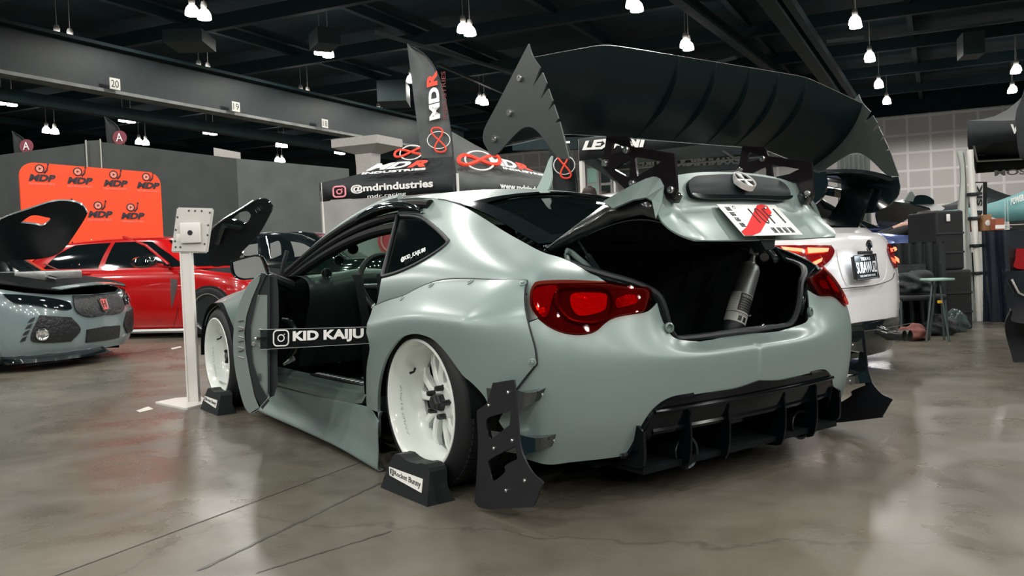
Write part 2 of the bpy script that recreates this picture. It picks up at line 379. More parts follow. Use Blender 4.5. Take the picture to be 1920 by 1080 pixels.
# bonnet
hn = []
for (R_, C_) in [((2.0, .70, .785), (2.34, .815)), ((2.25, .70, .77), (2.5, .80)), ((2.57, .69, .735), (2.75, .77)), ((2.98, .68, .685), (3.08, .715)), ((3.24, .64, .62), (3.38, .64))]:
    row = []
    for t in (0, .12, .3, .5, .75, 1):
        k = 1-(1-t)**2; row.append((R_[0]+(C_[0]-R_[0])*k, R_[1]*(1-t), R_[2]+(C_[1]-R_[2])*k))
    hn.append(row)
SH = vmirror(Surf(hn)); _n = SH.nrm(np.array([2.]), np.array([3.]))[0]; SH.sg = 1 if _n[2] > 0 else -1

SWINQ = [(716, 519, 1), (745, 404, 1), (786, 407), (812, 424), (836, 447), (838, 457), (812, 477), (775, 498), (742, 512)]
LAMP = [(1012, 534), (1001.5, 541), (997, 556), (998.5, 577), (1009, 595), (1026.7, 611), (1053, 623), (1089, 627.4), (1115.6, 621.5), (1133, 606.7), (1148, 597), (1169, 591), (1198, 586.5), (1208, 582), (1214, 565), (1216, 548), (1208, 541, 1), (1191, 540), (1137, 532.5, 1), (1065, 531.5)]
OPEN_L = [(1134, 507), (1191.5, 517.4), (1218.7, 535.5), (1233.8, 565.7), (1241, 596), (1252, 620), (1267, 635), (1285, 641), (1342.5, 638)]
# ---- rear quarter panel with the buttress beside the rear glass
QUART = [(706, 572, 1), (711, 548), (716, 521, 1), (716, 519, 1), (742, 512), (775, 498), (812, 477), (838, 457), (836, 447), (812, 424), (786, 407), (745, 404, 1), (748, 386, 1), (790, 374), (822, 372, 1), (850, 379), (872.6, 389), (905, 408), (937.8, 429), (976, 451), (1006, 467.4), (1026.7, 476), (1053, 483.7), (1094.8, 495.6), (1124.4, 504.4), (1131, 511), (1137.8, 529.6, 1), (1065, 531, 1), (1012, 534), (1001.5, 541.5), (997, 556), (998.5, 577), (1009, 596, 1), (990, 605, 1), (982, 560, 1), (980, 545), (860, 545), (780, 560), (720, 580, 1)]
patch('rear_quarter_panel', SB, [QUART], paint, CAR, 'L', .2, .2)
ARCH = [(719, 882, 1), (713, 810), (711.5, 745), (715.5, 708), (725, 675), (739.6, 649), (756, 632), (775, 626), (793, 627), (815.5, 636), (838, 658), (856, 682), (871, 702.6), (889.6, 719), (912, 745), (925, 778, 1)]
OVER = [(702, 577, 1), (727, 566.7), (757, 557.8), (783.7, 544.4), (807, 534), (834, 526.7), (872.6, 525), (932, 528), (988, 529.6, 1), (983.7, 553), (986.7, 592), (994, 621.5), (1003, 654), (1006, 682, 1), (967, 731, 1)]+ARCH[::-1][:-1]+[(719, 872, 1), (716, 772, 1), (691, 762, 1), (691, 690), (695, 640)]
over = patch('rear_overfender', SF, [OVER], paint, CAR, 'L', .08, .08, off=.008, th=.012)
BUMP = [(1009, 598, 1), (1026.7, 612), (1053, 624), (1089, 628.5), (1115.6, 622.5), (1133, 608), (1148, 598), (1169, 592), (1198, 588), (1216, 583), (1232, 568, 1), (1241, 598), (1252, 620), (1266, 634), (1290, 639, 1), ('U', NU, 8.9), ('U', NU, 2.17), (1380, 727), (1345, 733), (1300, 740), (1256, 750), (1228, 770), (1203, 805), (1178, 850), (1158, 885, 1), (1075, 891), (1030, 893), (985, 860, 1), (935, 790, 1), (968, 731, 1), (1007, 683, 1), (1004, 654), (995, 621.5), (989, 606, 1)]
uvB = uvpoly(SF, BUMP)
patch('rear_bumper', SF, [uvB], paint, CAR, 'J', .125, .125, th=.006)
# mirrored right-hand panels (seen past the tail and through the cabin)
patch('rear_quarter_panel', SB, [QUART], paint, CAR, 'R', .25, .25)
patch('rear_overfender', SF, [OVER], paint, CAR, 'R', .25, .25, off=.008, th=.012)
def uvbox(u0, v0, u1, v1): return np.array([(u0, v0), (u1, v0), (u1, v1), (u0, v1)], float)
def dense(P, k=6): return smoothpoly([(*p[:2], 1) for p in P], True, k)
# doors and wings
FEND = [('U', 2.0, 8.9), ('U', 5.9, 8.9), ('U', 6.05, 5.5), ('U', 6.05, 1.2), ('U', 5.0, 1.0)]
fa = [SB.find(*p) for p in [(440, 700), (436, 655), (428, 625), (415, 600), (403, 588), (393, 587), (386, 596), (382, 620), (379, 660)]]
def arch_uv(cx, cz, r, surf, n=22, a0=-.25, a1=PI+.25, y=.95):
    """circle of the wheel arch on the body side, in (u, v)"""
    U, V = np.meshgrid(np.linspace(0, surf.n-1, 300), np.linspace(0, surf.m-1, 140), indexing='ij'); P = surf.at(U, V); out = []
    for k in range(n+1):
        a = a0+(a1-a0)*k/n; x, z = cx+r*math.cos(a), cz+r*math.sin(a)
        d = np.hypot(P[..., 0]-x, P[..., 2]-z); i = np.unravel_index(np.argmin(d), d.shape); out.append((U[i], V[i]))
    return out
au = arch_uv(2.57, .30, .335, SB, a0=-.55, a1=PI+.55)
FW = [(2.0, 8.9), (5.95, 8.9), (6.05, 7.0), (6.05, 4.0), (6.05, .6), (5.3, .5)]+[p for p in au[::-1] if .5 < 9][::-1]+[(2.0, .6)]
for s_ in 'LR': patch('front_wing', SB, [dense(FW, 3)], paint, CAR, s_, .25, .25)
patch('front_bumper', SB, [dense([(0, 0), (1.97, .3), (1.97, 8.9), (0, 8.9)], 8)], paint, CAR, 'J', .25, .3)
patch('bonnet', SH, [dense([(0, 0), (4, 0), (4, 5), (0, 5)], 8)], paint, CAR, 'J', .25, .25)
# right-hand door stays shut; its window shows the hall through the cabin
patch('door_skin', SB, [dense([(6.1, .7), (10.4, .7), (10.4, 7.1), (6.6, 7.1), (6.1, 6.6)], 6)], paint, CAR, 'R', .25, .25)
patch('side_window', SB, [dense([(6.9, 7.2), (10.4, 7.2), (10.4, 8.9), (7.8, 8.9), (6.9, 7.9)], 6)], glass_side, CAR, 'R', .3, .3, th=.003)
patch('quarter_window', SB, [SWINQ], glass_dark, CAR, 'L', .25, .25, off=-.006, th=.003)
patch('quarter_window', SB, [SWINQ], glass_dark, CAR, 'R', .25, .25, off=-.006, th=.003)
# roof, glass
roofuv = dense([(3.4, 0), (7.05, 0), (7.1, 1.2), (6.75, 3), (6.7, 5), (3.4, 5), (3.35, 3)], 6)
patch('roof', ST, [roofuv], paint, CAR, 'J', .2, .2)
patch('windscreen', ST, [dense([(0.1, .35), (3.35, .35), (3.35, 5), (0.1, 5)], 8)], glass_side, CAR, 'J', .3, .3, th=.004, off=-.003)
patch('rear_glass', ST, [dense([(7.0, .12), (9.95, .12), (9.95, 5), (6.72, 5), (6.77, 3)], 8)], glass_rear, CAR, 'J', .12, .12, th=.003, off=-.012)
# black frit band round the rear glass and seals of the quarter windows
def pts_on(surf, P, off=.0):
    Q = [surf.find(*p[:2]) if p[0] != 'U' else np.array(p[1:3]) for p in P]; Q = np.array(Q)
    return surf.at(Q[:, 0], Q[:, 1])+surf.nrm(Q[:, 0], Q[:, 1])*outsign(surf)*off
def mir(P): P = np.array(P, float).copy(); P[:, 1] *= -1; return P
sq = smoothpoly(SWINQ, True, 6); qp = pts_on(SB, [tuple(p) for p in sq], -.001)
for q in (qp, mir(qp)): MB().tube(q, .0095, 8, True).build('quarter_window_seal', trim_m, CAR)
frit = dense([(6.98, -.12), (9.98, -.12), (9.98, 5), (9.62, 5), (9.55, 1.0), (7.2, 1.0), (7.0, 3), (6.92, 5), (6.74, 5), (6.82, 2.5)], 6)
patch('rear_glass_band', ST, [frit], gloss, CAR, 'J', .12, .12, th=.002, off=.002)
# pillar frames: the black door opening frame from sill to roof, both sides
def rail_pts(u0, u1, n, v=9., inw=0, down=0, surf=SB):
    us = np.linspace(u0, u1, n); P = surf.at(us, np.full(n, v)); P = P.copy(); P[:, 1] -= inw; P[:, 2] -= down; return P
for sgn in (1, -1):
    a = rail_pts(6.15, 10.9, 26, 8.8); b = rail_pts(6.15, 10.9, 26, 8.3, inw=.03, down=.03)
    a[:, 1] *= sgn; b[:, 1] *= sgn
    m1 = MB().tube(a, .024, 10); m1.tube(b, .026, 10); m1.tube((a+b)/2, .022, 10); m1.build('door_frame', mat('door_rubber', (.004, .006, .006), .6, spec=.2), CAR)
    a2 = rail_pts(6.2, 9.6, 20, 9.0); a2[:, 2] += .012; a2[:, 1] -= .01; a2[:, 1] *= sgn
    MB().tube(a2, .017, 8).build('pillar_trim', paint if sgn > 0 else trim_m, CAR)
# smoked rain visor over the door window
vz = [(640, 418), (680, 393), (720, 379), (760, 376), (793, 386), (797, 400)]; vl = [(640, 424), (682, 404), (722, 392), (757, 390), (785, 396), (797, 401)]
up = np.array([PY(*p, .615-.05*min(1, i/2)) for i, p in enumerate(vz)]); lo_ = np.array([PY(*p, .66-.03*min(1, i/2)) for i, p in enumerate(vl)])
U_ = smoothpoly([tuple(p) for p in up[:, [0, 2]]], False, 4); L_ = smoothpoly([tuple(p) for p in lo_[:, [0, 2]]], False, 4)
nv = len(U_); Vs = []; Fs = []
for i in range(nv):
    for t in np.linspace(0, 1, 5):
        q = lerp(U_[i], L_[i], t); Vs.append((q[0], .575+.05*t+.018*math.sin(PI*t), q[1]))
for i in range(nv-1):
    for j in range(4): Fs.append((i*5+j, i*5+j+1, (i+1)*5+j+1, (i+1)*5+j))
vis = mk('rain_visor', Vs, Fs, gloss, CAR); sm = vis.modifiers.new('s', 'SOLIDIFY'); sm.thickness = .004
Vm, Fm = mirrorVF(Vs, Fs); vis2 = mk('rain_visor', Vm, Fm, gloss, CAR); sm = vis2.modifiers.new('s', 'SOLIDIFY'); sm.thickness = .004
# roof gutter line
g1 = pts_on(SB, [(822, 372.5), (838, 375.5), (855, 381), (872.6, 388.5)], .001)
MB().tube(g1, .0022, 6).build('roof_seam', trim_m, CAR)
sm_ = smoothpoly([(702, 575), (727, 564.5), (757, 555.8), (783.7, 542.4), (807, 532), (834, 524.7), (872.6, 523.3), (932, 526), (989, 527.6, 1), (985, 553), (988, 592), (995.5, 621.5), (1004.5, 654), (1007.5, 682, 1), (968, 732)], False, 5)
SMP = pts_on(SF, [tuple(p) for p in sm_], .004)
for q in (SMP, mir(SMP)): MB().tube(q, .0032, 6).build('panel_gap', trim_m, CAR)
SMP = pts_on(SB, [(988, 604.5), (1009, 597.5)], .001)
MB().tube(SMP, .0018, 6).build('panel_gap', trim_m, CAR)
# rivets on the overfender
for (x, y) in [(703, 576), (757, 562), (811, 537.5), (884, 532), (982, 535), (1000, 679)]:
    p = SF.find(x, y); P = SF.at(*p); Nn = SF.nrm(*p)*SF.sg
    for sgn in (1, -1):
        P2 = P*np.array([1, sgn, 1]); N2 = Nn*np.array([1, sgn, 1])
        MB().lathe([(.013, .008), (.013, .011), (.009, .012), (.008, .0105), (.0065, .0105), (.0055, .014), (.001, .015)], P2, N2, 16).build('rivet', paint, CAR)
# arch liners: black inner arches and floor pan
def arch_liner(cx, y0, y1, r, name='arch_liner'):
    for sgn in (1, -1):
        V = []; Fc = []; n = 22
        for i in range(n+1):
            a = -.02+(PI+.04)*i/n
            for yy in (y0, y1): V.append((cx+r*math.cos(a), sgn*yy, .31+r*math.sin(a)))
        for i in range(n): Fc.append((2*i, 2*i+1, 2*i+3, 2*i+2) if sgn > 0 else (2*i+2, 2*i+3, 2*i+1, 2*i))
        V.append((cx, sgn*y0, .31)); Fc += [(2*i, 2*i+2, 2*(n+1)) for i in range(n)]
        o = mk(name, V, Fc, dark_m, CAR); s = o.modifiers.new('s', 'SOLIDIFY'); s.thickness = .006; s.offset = 1
arch_liner(0, .60, .955, .345); arch_liner(2.57, .58, .93, .335)
# ---- tail lamps
red_dark = mat('smoked_red_lens', (.075, .004, .007), .05, 0, 1, .02, ior=1.6)
red_mid = mat('red_reflector', (.42, .012, .012), .12, .2, 1, .03, bump=.35, bscale=40)
red_hot = mat('bright_red_reflector', (.75, .03, .015), .18, .1, 1, .04, emit=(1, .03, .01), es=.06, bump=.3, bscale=50)
lens = bpy.data.materials.new('red_lens'); lens.use_nodes = True; nt = lens.node_tree; nt.nodes.clear()
_o = nt.nodes.new('ShaderNodeOutputMaterial'); _m = nt.nodes.new('ShaderNodeMixShader'); _t = nt.nodes.new('ShaderNodeBsdfTransparent'); _g = nt.nodes.new('ShaderNodeBsdfPrincipled')
_t.inputs[0].default_value = (.95, .33, .27, 1); _m.inputs[0].default_value = .20; _g.inputs['Base Color'].default_value = (.02, .001, .002, 1); _g.inputs['Roughness'].default_value = .03
nt.links.new(_t.outputs[0], _m.inputs[1]); nt.links.new(_g.outputs[0], _m.inputs[2]); nt.links.new(_m.outputs[0], _o.inputs[0]); MATS['red_lens'] = lens
red_mid = mat('red_reflector', (.60, .03, .02), .35, 0, 0, bump=.5, bscale=60)
red_hot = mat('bright_red_reflector', (.95, .09, .05), .35, 0, 0, bump=.4, bscale=70)
housing = mat('lamp_housing', (.035, .008, .010), .35)
for s_ in 'LR':
    L = patch('tail_lamp', SB, [uvpoly(SB, LAMP)], housing, CAR, s_, .2, .2, off=.002, th=.02)[0]
    for P_, m_ in (([(1003, 545), (1030, 538), (1045, 540), (1036, 560), (1030, 585), (1022, 596), (1008, 583), (1001, 565)], red_mid),
                   ([(1070, 556), (1085, 551), (1132, 552), (1136, 568), (1131, 583), (1105, 592), (1082, 592), (1070, 575)], red_hot),
                   ([(1155, 561), (1180, 553), (1192, 557), (1190, 570), (1165, 577), (1155, 578)], red_mid)):
        patch('reflector', SB, [uvpoly(SB, P_)], m_, L, s_, .2, .2, off=.008, th=.003)
    ring = smoothpoly([(1050, 545), (1090, 541), (1135, 544), (1148, 560), (1143, 590), (1115, 606), (1075, 604), (1050, 585), (1043, 562)], True, 4)
    rp = pts_on(SB, [tuple(p) for p in ring], .010)
    if s_ == 'R': rp = mir(rp)
    MB().tube(rp, .006, 6, True).build('lamp_ring', mat('lamp_ring', (.05, .006, .008), .2, coat=.6), L)
    patch('lens', SB, [uvpoly(SB, LAMP)], lens, L, s_, .2, .2, off=.018, th=.002)
# black bracket beside the inner end of the lamp with its little rubber stop
for sg in (1, -1):
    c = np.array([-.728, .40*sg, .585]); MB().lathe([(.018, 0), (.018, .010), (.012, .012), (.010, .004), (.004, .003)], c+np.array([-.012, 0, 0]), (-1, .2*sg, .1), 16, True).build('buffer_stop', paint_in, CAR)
# ---- boot: rubber seal, tub and the black channel round the opening
hl = [(-.70, 0, .535), (-.70, .28, .535), (-.705, .34, .552), (-.71, .37, .60), (-.71, .385, .65), (-.70, .41, .70), (-.67, .48, .74), (-.60, .54, .77), (-.45, .555, .81), (-.34, .50, .85), (-.29, .3, .868), (-.28, 0, .873)]
half = smoothpoly(hl, False, 5) if False else np.array(hl)
def cr3(P, n=5, closed=False):
    P = [np.array(p, float) for p in P]; N = len(P); o = []
    for i in range(N if closed else N-1):
        p1, p2 = P[i], P[(i+1) % N]; p0 = P[i-1] if (closed or i) else 2*p1-p2; p3 = P[(i+2) % N] if (closed or i < N-2) else 2*p2-p1
        for k in range(n):
            t = k/n; o.append(.5*((2*p1)+(p2-p0)*t+(2*p0-5*p1+4*p2-p3)*t*t+(-p0+3*p1-3*p2+p3)*t**3))
    if not closed: o.append(P[-1])
    return np.array(o)
loop = hl+[(x, -y, z) for x, y, z in hl[-2:0:-1]]; LP = cr3(loop, 4, True)
MB().tube(LP, .013, 8, True).build('boot_seal', trim_m, CAR)
bottom = LP.copy(); bottom[:, 2] = .30; bottom[:, 0] = np.clip(bottom[:, 0], -.66, -.05); bottom[:, 1] = np.clip(bottom[:, 1], -.5, .5)
n = len(LP); V = list(LP)+list(bottom)+[(-.4, 0, .30)]; Fc = [(i, (i+1) % n, (i+1) % n+n, i+n) for i in range(n)]+[(i+n, (i+1) % n+n, 2*n) for i in range(n)]
mk('boot_tub', V, Fc, dark_m, CAR)
# channel skin between the seal and the body edge
mb = MB()
edge = [(-.72, .40, .60), (-.715, .425, .67), (-.695, .46, .72), (-.66, .56, .748), (-.62, .605, .765), (-.50, .61, .81), (-.36, .60, .87), (-.345, .585, .888), (-.42, .30, .905), (-.455, 0, .91)]
inn = [(-.71, .37, .60), (-.71, .385, .65), (-.70, .41, .70), (-.67, .48, .74), (-.60, .54, .77), (-.45, .555, .81), (-.38, .53, .84), (-.34, .50, .85), (-.29, .3, .868), (-.28, 0, .873)]
for sg in (1, -1):
    A = cr3(edge, 4); B = cr3(inn, 4); A = A*[1, sg, 1]; B = B*[1, sg, 1]; n = len(A)
    mid = (A+B)/2; mid[:, 2] -= .03
    V = list(A)+list(mid)+list(B); Fc = []
    for i in range(n-1): Fc += [(i, i+1, i+1+n, i+n), (i+n, i+1+n, i+1+2*n, i+2*n)]
    mb.add(V, Fc)
mb.build('boot_channel', gloss, CAR)
# inner lamp housings and wiring seen inside the boot
m1 = MB(); m1.lathe([(.0, .0), (.014, .0), (.016, .01), (.010, .02), (.0, .022)], (-.40, -.46, .62), (-1, 1, .2), 14); m1.build('boot_fixing', mat('dull_copper', (.25, .09, .08), .3, .6), CAR)
for p in ((-.62, .33, .565), (-.45, -.40, .56), (-.5, -.42, .52)): MB().lathe([(.0, .012), (.009, .010), (.011, 0)], p, (-.6, -.4, .5), 12).build('boot_fixing', bolt_m, CAR)
m1 = MB(); m1.tube(cr3([(-.45, .28, .70), (-.40, .22, .62), (-.42, .2, .50), (-.5, .25, .42)], 6), .012, 8); m1.build('boot_cable', trim_m, CAR)
MB().box((-.665, -.19, .536), (.035, .20, .012), bev=.003).build('boot_sill_plate', mat('grey_plastic', (.10, .12, .12), .35), CAR)
# ---- boot lid, raised
LID = CAR
lid_under = mat('lid_underside', (.010, .014, .014), .22, coat=.6, coatr=.1)
fr_ = [1, .90, .76, .60, .42, .22, 0]
dk = []
for (x0, z0, w, cz, cx) in ((-.33, .868, .60, .030, -.06), (-.45, .948, .55, .030, -.03), (-.55, 1.018, .50, .030, -.01), (-.62, 1.068, .43, .030, 0), (-.685, 1.092, .392, .034, 0), (-.715, 1.090, .385, .037, .0)):
    dk.append([(x0+cx*(1-f*f), w*f, z0+cz*(1-f*f)) for f in fr_])
SD = Surf(dk); SD.N[:, -1] = SD.N[:, -3]*np.array([1, -1, 1]); SD.sg = 1 if SD.nrm(np.array([2.]), np.array([2.]))[0][2] > 0 else -1
patch('boot_lid', SD, [dense([(0, 0), (5, 0), (5, 6), (0, 6)], 8)], paint, CAR, 'J', .25, .25, th=.006)
lidobj = bpy.data.objects['boot_lid']
# rear face of the lid: profile from the spoiler lip to the rounded lower edge; the number-plate recess sits deeper
rowsE = [(-.712, 1.090, .385), (-.722, 1.060, .400), (-.735, 1.022, .425), (-.757, .965, .452), (-.800, .925, .458), (-.845, .893, .440), (-.868, .878, .395)]
rowsC = [(-.716, 1.127), (-.728, 1.098), (-.745, 1.060), (-.775, 1.005), (-.815, .955), (-.858, .905), (-.885, .872)]
cols = [1, .94, .87, .80, .74, .68, .60, .45, .25, 0]
def face_col(f):
    P = []
    for i, ((xe, ze, we), (xc, zc)) in enumerate(zip(rowsE, rowsC)):
        k = 1-f**2.5; y = we*f; rec = float(ss(.40, .32, y))*float(ss(2.0, 3.4, i))*.030; P.append((xe+(xc-xe)*k+rec, y, ze+(zc-ze)*k))
    return P
SL = Surf([face_col(f) for f in cols]); SL.N[-1] = SL.N[-3]*np.array([1, -1, 1]); SL.sg = 1 if SL.nrm(np.array([8.]), np.array([3.]))[0][0] < 0 else -1
FU = len(cols)-1
patch('lid_rear_face', SL, [dense([(0, 0), (0, 6), (FU, 6), (FU, 0)], 8)], paint, lidobj, 'J', .2, .2, th=.006)
# underside pressing: glossy black inner skin, arms along each side
un = []
for (x, z, w) in [(-.33, .845, .58), (-.45, .90, .54), (-.60, .955, .48), (-.70, .955, .44), (-.750, .935, .41), (-.79, .912, .36)]:
    un.append([(x, w*t, z+(.012 if 0 < t < .8 else 0)) for t in (1, .85, .6, .3, 0)])
SU = Surf(un); SU.N[:, -1] = SU.N[:, -3]*np.array([1, -1, 1]); SU.sg = 1 if SU.nrm(np.array([2.]), np.array([2.]))[0][2] < 0 else -1
patch('lid_underside', SU, [dense([(0, 0), (5, 0), (5, 4), (0, 4)], 8)], lid_under, lidobj, 'J', .25, .25, th=.004)
# side skirts of the lid: dark web below the deck edge, painted horn at the tail end
for sg in (1, -1):
    top = [(-.33, .60, .866), (-.45, .55, .946), (-.55, .50, 1.016), (-.62, .43, 1.066), (-.70, .388, 1.090)]
    botw = [(-.33, .585, .845), (-.45, .54, .90), (-.58, .48, .955), (-.67, .435, .972), (-.75, .435, .950)]
    V = [(x, y*sg, z) for x, y, z in top]+[(x, y*sg, z) for x, y, z in botw]; Fc = [(i, i+1, i+6, i+5) for i in range(4)]
    o = mk('lid_side', V, Fc, lid_under, lidobj); s1 = o.modifiers.new('s', 'SOLIDIFY'); s1.thickness = .006; s1.offset = 0
    H = [PY(*p) for p in ((1133, 379, .50), (1160, 363, .465), (1188, 348, .435), (1213, 336, .405), (1228, 332, .39), (1240, 336, .385), (1247, 350, .39), (1243, 380, .425), (1231, 411, .46), (1224, 377, .445), (1213, 371.5, .435), (1188, 376, .46), (1151, 392, .50))]
    H3 = np.array(H)*[1, sg, 1]; H3[:, 1] += .004*sg
    mk('lid_horn', H3, triang(H3[:, [0, 2]]), paint, lidobj, smooth=False)
for o in list(bpy.data.objects):
    if o.name.startswith('lid_horn'): s1 = o.modifiers.new('s', 'SOLIDIFY'); s1.thickness = .008; s1.offset = 0
# carbon garnish, badge, plate on the rear face of the lid
def slp(px, py, off=.0):
    u, v = SL.find(px, py); return SL.at(u, v)+SL.nrm(u, v)*SL.sg*off
def vcen(S_, u, py):
    vv = np.linspace(0, S_.m-1, 400); Q = proj(S_.at(np.full(400, float(u)), vv))[:, 1]; return float(vv[np.argmin(np.abs(Q-py))])
v1, v2 = vcen(SL, FU, 330.5), vcen(SL, FU, 375)
GAR = [(1291, 368), (1286, 352), (1289, 341), (1300, 334), (1330, 331.5), ('U', FU, v1), ('U', FU, v2), (1340, 376), (1308, 374)]
gar = patch('lid_garnish', SL, [GAR], carbon_m, lidobj, 'J', .2, .2, off=.016, th=.018)[0]
patch('garnish_lip', SL, [[(1290, 365), (1291, 369), (1308, 375), (1340, 377), ('U', FU, v2+.05), ('U', FU, v2-.22), (1340, 368), (1308, 367)]], gloss, gar, 'J', .2, .2, off=.024, th=.008)
# emblem: ring with two facing blades, as on the car
emb_m = mat('emblem_silver', (.66, .67, .66), .3, .45)
def emblem(c, nrm, r, parent):
    nrm = np.array(nrm, float); nrm /= np.linalg.norm(nrm); e = MB().lathe([(r*.86, .004), (r*.88, .009), (r*.95, .010), (r, .006), (r, -.012), (r*.9, -.012)], c, nrm, 40).build('emblem', emb_m, parent)
    ey = np.array([0, -1., 0]); ez = np.cross(ey, nrm)*-1; ez = np.cross(nrm, ey) if np.cross(nrm, ey)[2] > 0 else -np.cross(nrm, ey)
    m2 = MB()
    for s1 in (1, -1):
        P = [(s1*r*.10, r*.04), (s1*r*.86, r*.04), (s1*r*.86, r*.16), (s1*r*.62, r*.62), (s1*r*.30, r*.80), (s1*r*.22, r*.40), (s1*r*.10, r*.16)]
        if s1 < 0: P = P[::-1]
        Q = [(-x, -y) for x, y in P]
        for pp in (P,) if s1 > 0 else (): pass
    m2.box(c+nrm*.004, (.004, r*1.75, r*.20), np.stack([nrm, ey, ez], 1), .001)
    for s1 in (1, -1):
        m2.prism([(-r*.10, s1*r*.1), (r*.10, s1*r*.1), (r*.32, s1*r*.88), (-r*.32, s1*r*.88)][::s1], c+nrm*.001, ey, ez, .005)
    for s1 in (1, -1):
        m2.box(c+ey*s1*r*.30+nrm*.004, (.004, r*.13, r*1.65), np.stack([nrm, ey, ez], 1), .001) if False else None
    m2.build('emblem_bar', emb_m, parent)
    MB().lathe([(.0005, -.004), (r*.9, -.004)], c, nrm, 32).build('emblem_backing', gloss, parent)
bq = SL.at(FU, 1.0); bn = SL.nrm(FU, 1.0)*SL.sg
for vv in np.linspace(.2, 3, 60):
    if proj(SL.at(FU, vv))[1] > 345: bq = SL.at(FU, vv); bn = SL.nrm(FU, vv)*SL.sg; break
emblem(bq*[1, 0, 1]+bn*.026, np.array([-.67, 0, .74]), .047, lidobj)
# number plate with a red sash, hung in the recess
pt, pb = np.array([-.768, 1.003]), np.array([-.871, .899]); e = (pb-pt)/np.linalg.norm(pb-pt)*.165; pb = pt+e
def PLQ(u, v): q = pt*v+pb*(1-v); return np.array([q[0], .165-.33*u, q[1]])
pn = np.cross(PLQ(1, 0)-PLQ(0, 0), PLQ(0, 1)-PLQ(0, 0)); pn /= np.linalg.norm(pn); pn = -pn if pn[0] > 0 else pn
px_ = (PLQ(1, 0)-PLQ(0, 0))/.33; pz_ = (PLQ(0, 1)-PLQ(0, 0))/.165
Rp = np.stack([px_, pz_, pn], 1)
npl = MB().box((PLQ(0, 0)+PLQ(1, 1))/2, (.33, .165, .003), Rp, .0012).build('number_plate', mat('plate_white', (.80, .82, .80), .3), lidobj)
ink = mat('black_ink', (.01, .01, .012), .5); redp = mat('red_paint', (.60, .008, .008), .6, spec=.2)
def pl_prism(name, poly, m_, d, th=.0008, parent=npl):
    return MB().prism([(p[0]*.33, p[1]*.165) for p in poly], PLQ(0, 0)+pn*d, px_, pz_, th).build(name, m_, parent, smooth=False)
pl_prism('red_sash', [(.005, .0), (.13, 0.0), (.30, .09), (.80, .72), (.83, .95), (.76, 1.0), (.66, .97), (.14, .25), (.0, .12)][:], redp, .0020)
Q = (PLQ(0, 0), PLQ(1, 0), PLQ(0, 1), PLQ(1, 1)); Q = tuple(q+pn*.0032 for q in Q)
def pl2(u, v_): return PLQ(u, v_)+pn*.0034
def digit(*paths):
    dg = MB()
    for P_ in paths: dg.tube([pl2(*p) for p in P_], .0022, 6)
    dg.build('digit', ink, npl)
digit([(.44, .84), (.44, .38)]); digit([(.68, .36), (.68, .84), (.74, .84)], [(.68, .62), (.74, .62)]); digit([(.88, .84), (.88, .38)])
MB().tube([pl2(.57+.045*math.cos(a), .61+.24*math.sin(a)) for a in np.linspace(0, 2*PI, 24, endpoint=False)], .0020, 6, True).build('digit', ink, npl)
mm = MB()
def strokes(cx, cy, w, h, seed, k=7):      # small brushed characters
    rnd = random.Random(seed)
    for i in range(k):
        if i % 2 == 0: y = cy-h/2+h*(i+.5)/k; a, b = (cx-w/2, y), (cx+w/2*rnd.uniform(.6, 1), y)
        else: x = cx-w/2+w*(i+.5)/k; a, b = (x, cy-h/2), (x+w*.1*rnd.uniform(-1, 1), cy+h/2*rnd.uniform(.4, 1))
        A = PLQ(*a)+pn*.0024; B = PLQ(*b)+pn*.0024; mm.tube([A, B], .0012, 5)
for i in range(4): strokes(.57+.10*i, .15, .075, .17, 10+i)
for i in range(4): strokes(.12, .84-.17*i, .085, .12, 30+i)
mm.build('lettering', ink, npl)
for u in (.22, .76): MB().lathe([(.0075, 0), (.0075, .003), (.005, .005), (.0, .005)], PLQ(u, .88)+pn*.0015, pn, 12).build('plate_bolt', bolt_m, npl)
# lid latch hanging from the lower edge, hinge arms, gas struts
MB().prism([(-.055, 0), (.055, 0), (.030, -.055), (-.02, -.06)], (-.80, .0, .885), (0, -1, 0), (.2, 0, 1), .05).build('lid_latch', lid_under, lidobj)
for sg in (1, -1):
    P = [PY(1062, 470, .57), PY(1072, 474, .55), PY(1085, 485, .54), PY(1100, 497, .53), PY(1112, 507, .52)]; P = cr3([(p[0], p[1]*sg, p[2]) for p in P], 5)
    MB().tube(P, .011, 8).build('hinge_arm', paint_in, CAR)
    P = [PY(1062, 475, .56), PY(1066, 490, .56), PY(1078, 503, .56)]; P = cr3([(p[0], p[1]*sg, p[2]) for p in P], 5)
    MB().tube(P, .010, 8).build('hinge_arm', paint_in, CAR)
    a = np.array([PY(1083, 450, .53), PY(1122, 508, .53)]); a[:, 1] *= sg
    mb = MB(); mb.tube([a[0], lerp(a[0], a[1], .55)], .005, 8); mb.tube([lerp(a[0], a[1], .5), a[1]], .011, 10); mb.build('gas_strut', gloss, CAR)
# ---- the rear wing: concave carbon blade, slotted end plates, laser-cut mounts bolted to the lid
WING = CAR
def blade_pt(y, t, under=True):
    k0 = (.90-abs(y))/.34; k = (k0+1-math.sqrt((k0-1)**2+.012))/2;
    te = np.array([-.695+.045*k, 1.450+.092*k]); le = np.array([-.435+.015*k, 1.205+.077*k])
    ch = te*(1-t)+le*t; n_ = np.array([-.69, -.72]); b = (.040 if under else .012)*math.sin(PI*t**.85)+(.0 if under else -.0)
    if not under: b = .040*math.sin(PI*t**.85)-.004-.022*math.sin(PI*t)**.7
    q = ch+n_*b; return np.array([q[0], y, q[1]])
yy = np.linspace(-.895, .895, 61); tt = np.linspace(0, 1, 17); V = []; Fc = []
for y in yy:
    for t in tt: V.append(blade_pt(y, t))
for y in yy:
    for t in tt: V.append(blade_pt(y, t, False))
ny, nt_ = len(yy), len(tt); o2 = ny*nt_
